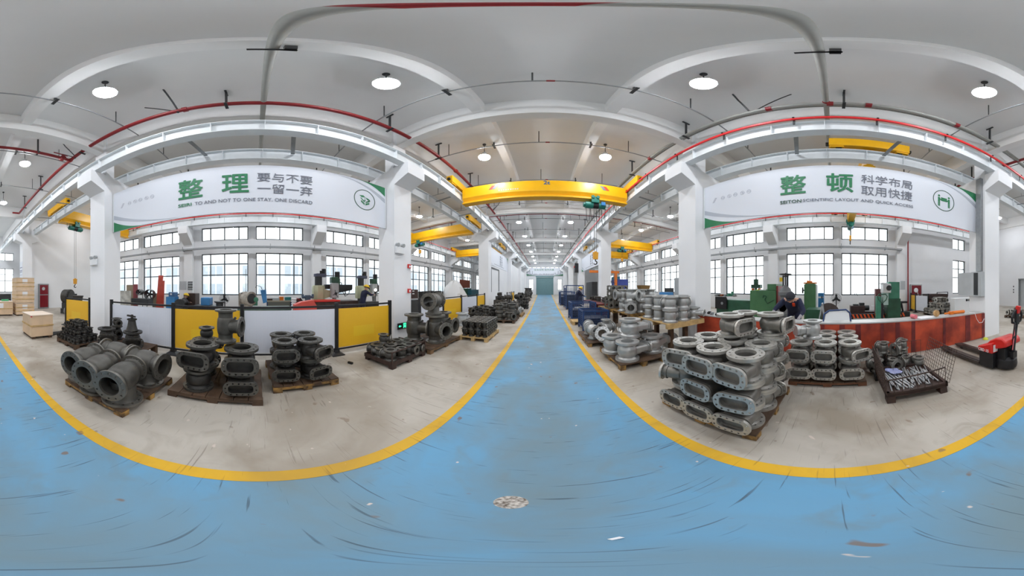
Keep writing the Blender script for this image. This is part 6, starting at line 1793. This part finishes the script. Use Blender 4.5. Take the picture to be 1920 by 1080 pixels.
# red bench side
t = thing('hydraulic_press', 'hydraulic press with orange uprights and green head behind the green lathe', 'press', (0, 0, 0)); X = 8.2
m = MB(); pb(m, X, 1409, 1413, 540.3, None, .14); m.build('upright', ORANGE, t, smooth=False); m = MB(); pb(m, X, 1421, 1425, 540.3, None, .14); m.build('upright', ORANGE, t, smooth=False)
pb(MB(), X - .05, 1408, 1425, 533.5, 540.2, .3).build('head', DGREEN, t, smooth=False, bevel=.01)
m = MB(); c = yx(1416, X); m.cyl((X + .1, c, zx(533.5, X, 1416)), (X + .1, c, zx(523.5, X, 1416)), .12, n=16); m.cyl((X + .1, c, zx(552, X, 1416)), (X + .1, c, zx(540.2, X, 1416)), .06, n=12); m.build('ram', DGREEN, t)
pb(MB(), X - .02, 1409, 1425, 554, 557, .3).build('bed', TEALG, t, smooth=False)
t = thing('green_lathe', 'long dark green lathe behind the column end of the bench', 'lathe', (0, 0, 0)); X = 6.4
pb(MB(), X, 1343, 1407, 562.5, None, .8).build('bed', DGREEN, t, smooth=False, bevel=.03)
m = MB(); m.prism([(yx(1343, X), 1.13), (yx(1362, X), 1.13), (yx(1364, X), 1.0), (yx(1364, X), .62), (yx(1343, X), .62)], -.08, 0, TM(X, 0, 0) @ Matrix(((0, 0, 1, 0), (1, 0, 0, 0), (0, 1, 0, 0), (0, 0, 0, 1)))); m.build('gear_guard', BLACK, t, smooth=False)
m = MB(); m.cyl((X - .1, yx(1356, X), .86), (X, yx(1356, X), .86), .06, n=14); m.build('spindle', GSTEEL, t)
random.seed(4)
for i, (px, yt, mt) in enumerate(((1337, 552, GSTEEL), (1343, 556, DSTEEL), (1347, 552.5, M('copper_part', (160, 96, 60), .4, metal=.5)), (1354, 554, GSTEEL), (1360, 551, TEALG), (1366, 547, TEALG), (1371, 556, GSTEEL))):
    z = max(zx(yt, X, px) - 1.14, .08); m = MB(); m.lathe([(.09, 0), (.1, z * .5), (.05, z * .6), (.06, z)], 14); m.cyl((-.12, 0, z * .4), (.12, .03, z * .4), .05, n=10)
    o = tag(m.build('machine_part', mt), 'small part on the dark green lathe, %s along from the column' % ORD[i], 'machine part', 'parts lying on the dark green lathe'); o.location = (X + .3, yx(px, X), 1.142 + .0)
t = thing('boring_machine', 'big mid green machine with a stepped top beside the gate valve', 'machine', (0, 0, 0)); X = 6.2
pb(MB(), X, 1406, 1455, 544.5, None, 1.0).build('cabinet', GREENM, t, smooth=False, bevel=.015); pb(MB(), X + .02, 1438.5, 1455, 532.5, 544.4, .9).build('upper_cabinet', GREENM, t, smooth=False, bevel=.015)
pb(MB(), X + .05, 1455.1, 1459, 536, None, .8).build('red_side', M('dull_red_paint', (140, 56, 52), .5), t, smooth=False)
m = MB(); m.tube([(X - .01, yx(1430, X), zx(558, X, 1430)), (X - .02, yx(1432, X), zx(554, X, 1432)), (X - .02, yx(1437, X), zx(556, X, 1437)), (X - .02, yx(1434, X), zx(562, X, 1434)), (X - .02, yx(1439, X), zx(569, X, 1439)), (X - .01, yx(1452, X), zx(562, X, 1452))], .015, 6); m.build('hose', DGREEN, t)
pb(MB(), X + .1, 1417, 1423, 543, 544.4, .2).build('yellow_note', LUM, t, smooth=False); pb(MB(), X + .1, 1424, 1436, 542.5, 544.4, .3).build('papers', PAPER, t, smooth=False)
t = thing('gate_valve', 'tall assembled gate valve with a handwheel behind the worker in the cap', 'gate valve', (6.1, yx(1473, 6.1), 0))
VALVEG = M('valve_grey_paint', (120, 122, 124), .45, var=.06)
m = MB(); m.box(-.3, .3, -.3, .3, 0, .5); m.build('stand', RUSTB, t, smooth=False)
m = MB(); m.lathe([(.22, .5), (.22, .55), (.15, .6), (.17, .9), (.18, 1.22), (.25, 1.25), (.25, 1.36), (.2, 1.4), (.18, 1.47), (.1, 1.55), (.06, 1.6)], 26); m.cyl((-.38, 0, .85), (.38, 0, .85), .13, n=20); m.cyl((-.38, 0, .85), (-.34, 0, .85), .24, n=24); m.cyl((.34, 0, .85), (.38, 0, .85), .24, n=24); m.build('body', VALVEG, t)
m = MB(); m.box(-.04, .04, -.1, -.06, 1.55, 1.9); m.box(-.04, .04, .06, .1, 1.55, 1.9); m.box(-.05, .05, -.1, .1, 1.88, 1.93); m.cyl((0, 0, 1.5), (0, 0, 2.02), .022, n=10); m.build('yoke', DSTEEL, t)
m = MB(); m.tube([(.2 * math.cos(a * .314), .2 * math.sin(a * .314), 1.97) for a in range(20)], .018, 8, closed=True)
for k in range(5): m.cyl((0, 0, 1.97), (.2 * math.cos(k * 1.257), .2 * math.sin(k * 1.257), 1.97), .012, n=6)
m.build('handwheel', DSTEEL, t)
m = MB(); m.box(-.06, -.04, .1, .2, 1.72, 1.86); m.build('yellow_tag', HELMET, t, smooth=False)
t = thing('tool_cabinet', 'tall green cabinet with an orange item on top beside the worker in the cap', 'cabinet', (0, 0, 0)); X = 6.6
pb(MB(), X, 1507.5, 1529, 533.5, None, .7).build('cabinet', GREENM, t, smooth=False, bevel=.015)
m = MB(); m.prism([(yx(1507.5, X), zx(533.5, X, 1518)), (yx(1529, X), zx(533.5, X, 1518)), (yx(1526, X), zx(531.6, X, 1518)), (yx(1511, X), zx(531.6, X, 1518))], X, X + .68, Matrix(((0, 0, 1, 0), (1, 0, 0, 0), (0, 1, 0, 0), (0, 0, 0, 1)))); m.build('roof', GREENM, t, smooth=False)
pb(MB(), X + .1, 1529.2, 1531.6, 534, None, .6).build('white_side', WHITEP, t, smooth=False)
m = MB(); c = yx(1505, X); z = zx(544.5, X, 1505); m.cyl((X + .2, c, z), (X + .2, c - .1, z), .03, n=10); m.tube([(X + .2 + .11 * math.cos(a * .449), c + .03, z + .11 * math.sin(a * .449)) for a in range(14)], .018, 8, closed=True); m.build('handwheel', BLACK, t)
m = MB(); m.box(-.1, .1, -.28, .22, 0, .05); m.cyl((0, -.1, .05), (0, .1, .08), .05, n=10); o = tag(m.build('orange_item', ORANGE), 'flat orange item lying on top of the tall green cabinet', 'tool'); o.location = (6.95, yx(1518, 6.95), zx(531.6, 6.6, 1518) + .001)
solid('green_table', 'low dark green table in front of the tall green cabinet', 'table', 5.6, 1511, 1538, 580.5, None, .7, DGREEN)
t = thing('trestle', 'pale folding trestle beside the low dark green table', 'trestle', (5.4, yx(1541, 5.4), 0))
m = MB()
for a, c in (((0, -.16, 0), (0, 0, 1.02)), ((0, .18, 0), (0, 0, 1.02)), ((.4, -.16, 0), (.4, 0, 1.02)), ((.4, .18, 0), (.4, 0, 1.02)), ((0, 0, 1.02), (.4, 0, 1.02))): m.bar(a, c, .03)
m.build('frame', GREYP, t, smooth=False)
t = thing('welding_set', 'bright blue cabinet with a black switch below the windows', 'cabinet', (0, 0, 0)); X = 8.4
pb(MB(), X, 1534, 1544.5, 549.5, None, .5).build('case', BLUEL, t, smooth=False, bevel=.01); pb(MB(), X - .03, 1534.5, 1543.5, 556, 559, .04).build('panel', PAPER, t, smooth=False); pb(MB(), X - .06, 1540, 1542, 555.5, 559.5, .05).build('switch', BLACK, t, smooth=False)
m = MB(); m.cyl((0, 0, .45), (.08, 0, .45), .45, n=32); o = tag(m.build('steel_disc', M('dull_brown_disc', (84, 74, 72), .55, var=.1)), 'large dull brown disc standing on edge beside the pedestal fan', 'disc'); o.location = (7.3, yx(1553.5, 7.3), .001)
m = MB(); m.box(-.15, .15, -.3, .3, 0, .18); o = tag(m.build('support_block', DSTEEL), 'dark block under the large brown disc', 'block'); o.location = (7.65, yx(1553.5, 7.3), 0)
pedestal_fan('black pedestal fan standing before the window wall behind the bench', 8.3, 1568, 560, .23)
t = thing('brown_lathe', 'long brown lathe behind the striped barrier beam', 'lathe', (0, 0, 0)); X = 9.3
m = MB(); pb(m, X, 1595, 1622, 573.5, None, .6); pb(m, X, 1622, 1655, 584, None, .6); pb(m, X, 1655, 1690, 571, None, .6); m.build('bed', M('dark_brown_paint', (70, 50, 48), .5, var=.15), t, smooth=False, bevel=.02)
m = MB(); pb(m, X + .1, 1600, 1610, 570.5, 573.4, .25); pb(m, X + .1, 1612, 1621, 568, 573.4, .3); y, z = yx(1627, X), zx(578, X, 1627); m.cyl((X + .2, y + .15, z), (X + .2, y - .1, z), .14, n=20); m.tube([(X + .2, yx(1604, X), 1.12), (X + .2, yx(1603, X), 1.24), (X + .2, yx(1606, X), 1.22), (X + .2, yx(1609, X), 1.1)], .015, 6); m.build('headstock', DSTEEL, t)
m = MB(); m.boxm(.4, .6, .03, TM(X + .1, yx(1646, X), zx(576, X, 1646)) @ RX(14)); m.build('white_tray', WHITEP, t, smooth=False)
t = thing('coiled_hose_stand', 'heart shaped dark hose loop on a post before the teal machine', 'hose', (6.3, yx(1654.5, 6.3), 0))
m = MB(); m.tube([(0, .0, .95), (0, .14, 1.08), (0, .18, 1.2), (0, .12, 1.28), (0, 0, 1.27), (0, -.12, 1.28), (0, -.18, 1.2), (0, -.14, 1.08)], .02, 8, closed=True); m.build('loop', DGREEN, t)
m = MB(); m.cyl((0, 0, 0), (0, 0, .95), .04, n=10); m.build('post', BLACK, t)
STRIPE_O = M('barrier_orange', (232, 92, 40), .45)
t = thing('barrier_beam', 'orange and black striped barrier beam lying on the floor behind the bench', 'barrier', (8.6, 0, 0)); y0, y1 = yx(1590, 8.6), yx(1697, 8.6)
m = MB(); m.box(0, .12, y1, y0, .05, .25); m.build('beam', BLACK, t, smooth=False)
m = MB(); n = 16
for i in range(n):
    a = y1 + (y0 - y1) * i / n; q = (y0 - y1) / n; m.prism([(a, .055), (a + q * .5, .055), (a + q * .95, .245), (a + q * .45, .245)], -.003, 0, Matrix(((0, 0, 1, 0), (1, 0, 0, 0), (0, 1, 0, 0), (0, 0, 0, 1))))
m.build('orange_stripes', STRIPE_O, t, smooth=False)
for y in (y1 + .2, y0 - .2):
    m = MB(); m.box(.02, .1, y - .05, y + .05, 0, .05); m.build('leg', BLACK, t, smooth=False)
t = thing('milling_machine', 'teal milling machine with white head by the window pilaster', 'milling machine', (0, 0, 0)); X = 8.2
pb(MB(), X + .1, 1667, 1687, 528.5, 560, .5).build('column', TEALG, t, smooth=False, bevel=.02); pb(MB(), X + .08, 1664, 1689, 560.2, None, .6).build('base', DGREEN, t, smooth=False, bevel=.02)
m = MB(); pb(m, X - .3, 1656, 1671, 532, 549, .5); pb(m, X - .3, 1653, 1664, 530, 532, .4); m.build('head', WHITEP, t, smooth=False, bevel=.03)
m = MB(); pb(m, X - .2, 1656, 1666, 549.2, 572, .35); m.build('knee', M('pale_aqua', (178, 204, 196), .5), t, smooth=False, bevel=.02)
m = MB(); c = yx(1663, X); m.cyl((X - .36, c, zx(540, X, 1663)), (X - .3, c, zx(540, X, 1663)), .12, n=18); pb(m, X - .33, 1667, 1669, 537, 540, .03); m.build('controls', DSTEEL, t)
solid('brown_sheet', 'dull brown panel beside the teal milling machine', 'panel', 8.6, 1642, 1653, 541.5, None, .3, M('dull_maroon', (120, 74, 76), .6))
solid('green_bin', 'small green bin between the brown panel and milling machine', 'bin', 8.0, 1644, 1652, 556, None, .3, TEALG)
solid('wall_box', 'pale grey box on the pilaster beside the teal milling machine', 'switch box', 10.6, 1687, 1695, 527, 543, -.2, GREYP)
t = thing('floor_machine', 'black floor tool with hoses beside the small yellow panel', 'tool', (9.0, yx(1693, 9.0), 0))
m = MB(); m.box(-.25, .25, -.3, .3, 0, .25); m.cyl((0, 0, .25), (0, .1, .75), .05, n=10); m.box(-.12, .12, -.2, .15, .7, .8); m.tube([(0, .2, .2), (.0, .35, .6), (0, .42, .9), (0, .5, .4)], .03, 8); m.build('body', BLACK, t)
# dark stacks by the plain wall
for i, (x0, x1, yt, yb, mt, lab) in enumerate(((1744, 1777, 551.5, 561, RUSTB, 'thick dark brown slab pile at the top of the stack by the plain wall'), (1757, 1779, 562, 565, BLACK, 'thin black plate in the stack by the plain wall'), (1743, 1760, 563, 569, M('rusty_plate', (110, 66, 52), .6), 'rusty plate in the stack by the plain wall'), (1744, 1778, 569.5, None, DSTEEL, 'dark plates at the bottom of the stack by the plain wall'))):
    solid('plate_stack', lab, 'plates', 9.6 + .02 * i, x0, x1, yt, yb, 1.0, mt)
t = thing('frame_rack', 'thin dark handle frame above the brown slab pile', 'frame', (0, 0, 0)); X = 9.9
m = MB(); 
for a, c in (((1757, 552), (1757, 548.5)), ((1757, 548.5), (1777, 547.5)), ((1777, 547.5), (1777, 556))): m.bar((X, yx(a[0], X), zx(a[1], X, a[0])), (X, yx(c[0], X), zx(c[1], X, c[0])), .04)
m.build('bars', DSTEEL, t, smooth=False)
t = pallet('raised dark pallet of dark small castings by the slim window', 8.0, 8.9, -9.2, -7.4, .62, DSTEEL, name='steel_pallet')
grp = 'dark small castings by the slim window'
for l in range(3):
    for j in range(6 - 2 * l):
        m_.place('dark small casting by the slim window, %s layer, %s along' % (('bottom', 'middle', 'top')[l], ORD[j]), (8.3 + .05 * l, -8.9 + .24 * j + .24 * l, .622 + .175 * l), 30 * j, grp)

# ------------------------------------------------------------------ farther along the aisle
def far_pallet(lab, x0, x1, y0, y1, proto, dims, lab_item, grp, z=.12, step=(.4, .4, .3), mat=DWOOD, rz0=0):
    pallet(lab, x0, x1, y0, y1, z, mat)
    nx, ny, nz = dims
    for l in range(nz):
        for i in range(nx):
            for j in range(ny):
                if l == nz - 1 and nz > 1 and (i + j) % 2: continue
                proto.place(lab_item % (('bottom', 'second', 'third', 'top')[l], ORD[i], ORD[j]), (x0 + (x1 - x0) * (i + .5) / nx, y0 + (y1 - y0) * (j + .5) / ny, z + .002 + step[2] * l), rz0 + random.choice((0, 35, -40, 90, 180)), grp)
random.seed(21)
F1 = globe_body(.38, .34, .3, .26, IRON, IRONF, seg=24); F2 = globe_body(.3, .26, .24, .2, DIRON, IRON, seg=20); F3 = tee_body(.36, .5, .3, .36, DIRON, IRON)
far_pallet('grey brown pallet past the square block on the fence side', -2.2, -1.25, 7.5, 8.9, F1, (2, 3, 2), 'rounded grey casting past the square block, %s layer, %s from the fence, %s row', 'rounded castings past the square block', step=(.4, .4, .345))
far_pallet('yellow edged pallet of pale castings on the fence side', -1.75, -1.15, 9.3, 10.5, S5, (1, 3, 1), 'pale casting on the yellow edged pallet, %s layer, %s across, %s row', 'pale castings on the yellow edged pallet', mat=EDGEW)
far_pallet('dark pallet before the second front column on the fence side', -3.3, -2.3, 7.2, 9.0, F2, (3, 5, 2), 'dark casting before the second front column, %s layer, %s from the fence, %s row', 'dark castings before the second front column', step=(.3, .3, .265))
SV2 = globe_body(.5, .5, .3, .3, GREYP, GREYP)
SV2.place('wide pale flanged body standing behind the square block at the fence', (-3.2, 6.6, .002), 30)
far_pallet('dark pallet of castings level with the second front column', -2.6, -1.5, 11.2, 12.7, F3, (2, 2, 2), 'dark globe casting by the second front column, %s layer, %s from the fence, %s row', 'dark globe castings by the second front column', step=(.4, .4, .482))
far_pallet('black pallet of whitish small castings on the fence side', -1.75, -1.2, 12.9, 13.7, BB, (3, 3, 3), 'whitish small casting far along the fence side, %s layer, %s across, %s row', 'whitish small castings far along the fence side', step=(.2, .2, .222), mat=BLACK)
far_pallet('dark pallet of stacked castings far along the fence side', -2.5, -1.6, 16.8, 18.2, F3, (2, 2, 2), 'dark casting far along the fence side, %s layer, %s across, %s row', 'dark castings far along the fence side', step=(.4, .4, .482), mat=BLACK)
far_pallet('last dark pallet of castings before the shutter on the fence side', -2.9, -1.7, 20.5, 22.5, F1, (2, 3, 2), 'dark casting last before the shutter, fence side, %s layer, %s across, %s row', 'castings nearest the shutter on the fence side', step=(.4, .4, .345))
BIGV = globe_body(.75, 1.5, .6, .55, DIRON, DIRON)
BIGV.place('tall dark machine body far along the fence side, nearer one', (-2.3, 23.6, .002), 40, 'tall dark bodies near the shutter')
BIGV.place('tall dark machine body far along the fence side, farther one', (-2.2, 27.0, .002), 80, 'tall dark bodies near the shutter')
o = tag(MB().box(-.4, .4, -.4, .4, 0, .66).build('parts_box', M('grey_brown_parts', (88, 82, 74), .7, dirt=(44, 42, 40), var=.2, scale=14), smooth=False, bevel=.02), 'grey brown box carrying dark castings under the dark door frame', 'box'); o.location = (-3.15, 12.75, .001)
for i, (x, y, z) in enumerate(((-3.35, 12.6, .663), (-3.0, 12.55, .663), (-3.3, 12.95, .663), (-2.98, 12.92, .663), (-3.15, 12.75, .925))):
    F2.place('dark casting on the grey brown box under the door frame, %s' % ('back column side', 'aisle and column side', 'back shutter side', 'aisle and shutter side', 'topmost')[i], (x, y, z), 40 * i, 'dark castings on the grey brown box')
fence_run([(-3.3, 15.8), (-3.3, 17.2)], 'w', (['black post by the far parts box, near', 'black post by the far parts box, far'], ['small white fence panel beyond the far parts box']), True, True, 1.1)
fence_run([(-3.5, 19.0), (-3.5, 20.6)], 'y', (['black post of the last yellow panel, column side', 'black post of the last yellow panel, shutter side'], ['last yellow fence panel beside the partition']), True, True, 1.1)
def blue_cage(lab, x, y, w, d, h, z=.0, mesh=True):
    t = thing('blue_cage', lab, 'cage', (x, y, z))
    m = MB()
    for fx in (-1, 1):
        for fy in (-1, 1): m.box(fx * w / 2 - .03, fx * w / 2 + .03, fy * d / 2 - .03, fy * d / 2 + .03, 0, h)
    m.each('post', BLUEP, t)
    m = MB()
    for z0 in (.12, h - .05): 
        m.box(-w / 2, w / 2, -d / 2 - .02, -d / 2 + .02, z0, z0 + .05); m.box(-w / 2, w / 2, d / 2 - .02, d / 2 + .02, z0, z0 + .05); m.box(-w / 2 - .02, -w / 2 + .02, -d / 2, d / 2, z0, z0 + .05); m.box(w / 2 - .02, w / 2 + .02, -d / 2, d / 2, z0, z0 + .05)
    m.box(-w / 2, w / 2, -d / 2, d / 2, .1, .12); m.build('rails', BLUEP, t, smooth=False)
    for s_ in (-1, 1):
        mesh_panel(TM(0, s_ * d / 2, .15), w - .06, h * .8, 12, 8, .006).build('mesh_side', BLUEP, t)
        mesh_panel(TM(s_ * w / 2, 0, .15) @ RZ(90), d - .06, h * .8, 12, 8, .006).build('mesh_side', BLUEP, t)
    m = MB(); m.box(-w / 2 + .05, w / 2 - .05, -d / 2 + .05, d / 2 - .05, .13, h * .6); m.build('contents', M('dark_scrap', (44, 52, 70), .6, var=.5, scale=16, bump=.6, bscale=30), t, smooth=False)
    return t
blue_cage('low blue cage just beyond the silver jumble', 1.75, 6.5, .9, .8, .72)
blue_cage('blue cage on a pallet in front of the worker at the far cages', 1.75, 8.6, 1.1, 1.0, .85)
pallet('pale pallet beside the blue cages on the red bench side', 1.1, 2.0, 7.2, 7.9, .14, WOOD, WOOD)
blue_cage('tall blue rack beyond the far worker', 2.1, 13.5, 1.2, 1.6, 1.7)
blue_cage('dark blue cage beyond the tall blue rack', 1.95, 16.5, 1.2, 1.6, 1.2)
random.seed(31)
for i in range(9):
    o = link('pale_rod', ROD_ME); o.location = (1.75 + random.uniform(-.2, .2), 8.6 + random.uniform(-.2, .2), .53 + .012 * i); o.rotation_euler = (0, random.uniform(-.25, .25), random.uniform(0, 3.1)); tag(o, 'pale rod lying on the blue cage before the worker at the far cages', 'rod', 'pale rods on the blue cage')
far_pallet('dark pallet of castings near the shutter on the red bench side', 1.7, 2.7, 19.5, 21.0, F1, (2, 3, 2), 'dark casting near the shutter on the red bench side, %s layer, %s across, %s row', 'castings near the shutter, red bench side', step=(.4, .4, .345))
far_pallet('low pallet of small bright castings before the blue cages', 1.3, 1.75, 9.4, 9.9, BB, (2, 2, 1), 'small bright casting on the floor before the far worker, %s layer, %s across, %s row', 'small castings before the far worker', z=.06)
m = MB(); m.box(-.55, .55, -.1, .1, .0, .72); m.box(-.6, .6, -1.6, 1.6, .72, .76); o = tag(m.build('red_table', M('dark_red_bench', (108, 40, 38), .5, var=.2)), 'dark red table beside the blue cages', 'table'); o.location = (3.0, 9.6, .001)
for i in range(5): F2.place('dark casting on the dark red table, %s along' % ORD[i], (2.9 + .1 * (i % 2), 8.4 + .55 * i, .763), 50 * i, 'castings on the dark red table')
t = thing('jib_crane', 'yellow jib crane arm with blue bracing beyond the worker at the far cages', 'crane', (5.2, 14.5, 0))
m = MB(); m.box(-1.6, 1.0, -.08, .08, 2.75, 2.95); m.build('arm', ORANGE, t, smooth=False)
m = MB(); m.box(.6, .8, -.1, .1, 0, 2.75); m.build('post', ORANGE, t, smooth=False); m = MB(); m.bar((-.8, 0, 2.75), (.6, 0, 1.9), .06); m.bar((-.2, 0, 2.75), (.6, 0, 1.5), .05); m.build('brace', BLUEP, t, smooth=False); m = MB(); m.box(-.5, -.2, -.1, .1, 2.6, 2.74); m.build('trolley', REDM, t, smooth=False)
solid('grey_locker', 'dark grey locker beside the jib crane column', 'locker', 4.9, 1099, 1110, 529, None, .6, DSTEEL)
solid('blue_machine', 'tall blue violet machine behind the square ended bodies', 'machine', 6.2, 1147, 1158, 524, None, 1.0, M('blue_violet_paint', (58, 76, 160), .5, var=.1))
solid('teal_casing', 'teal casing on the tall blue violet machine', 'machine', 6.4, 1147, 1153, 519, 524.3, .5, M('teal_casing', (40, 120, 140), .5))
solid('grey_cabinet', 'pale grey cabinet beside the column behind the timber platform', 'cabinet', 6.2, 1264, 1276, 521, None, .6, GREYP)
solid('dark_board', 'dark board standing beside the pale grey cabinet', 'board', 6.6, 1246, 1262, 540, None, .06, DSTEEL)
t = thing('bin_box', 'brown open box standing on the silver stack', 'box', (3.05, 5.1, 1.468))
m = MB(); m.prism([(-.15, 0), (.15, 0), (.19, .12), (-.19, .12)], -.12, .12, RX(90)); m.build('box', M('brown_box', (120, 88, 40), .6), t, smooth=False)
solid('blue_sheet', 'blue sheet on top of the stack near the dark board', 'sheet', 5.2, 1236, 1247, 548, None, .5, BLUEL)
t = thing('speaker_unit', 'black wall unit with a red lamp high on the column past the blue rack', 'wall unit', (3.58, 19.9, 3.6))
m = MB(); m.box(-.35, .05, -.3, .3, -.4, .6); m.build('case', BLACK, t, smooth=False); m = MB(); m.cyl((-.36, -.1, .2), (-.42, -.1, .2), .12, n=14); m.build('red_lamp', REDM, t)

m = MB(); m.lathe([(0, .004), (.055, .004), (.062, 0)], 28)
o = tag(m.build('floor_disc', M('speckled_disc', (196, 190, 182), .6, dirt=(96, 84, 72), var=.1, scale=60)), 'small speckled round disc stuck on the blue floor below the camera', 'floor disc'); o.location = (-.117, .626, .0035)
m = MB(); random.seed(12)
for name, lab, (px_, py_), sz, mt in (('scrap_chip', 'pale flake lying on the blue floor beyond the speckled disc', (1155, 1010), .015, PAPER), ('scrap_chip', 'small dark block on the floor by the fence post before the low brown box', (657, 682), .05, BLACK)):
    p = fl(px_, py_); m = MB(); m.box(-sz, sz, -sz * .4, sz * .4, 0, .012 if mt is PAPER else .04); o = tag(m.build(name, mt, smooth=False), lab, 'scrap'); o.location = (p.x, p.y, .004 if mt is PAPER else .001); o.rotation_euler = (0, 0, .4)
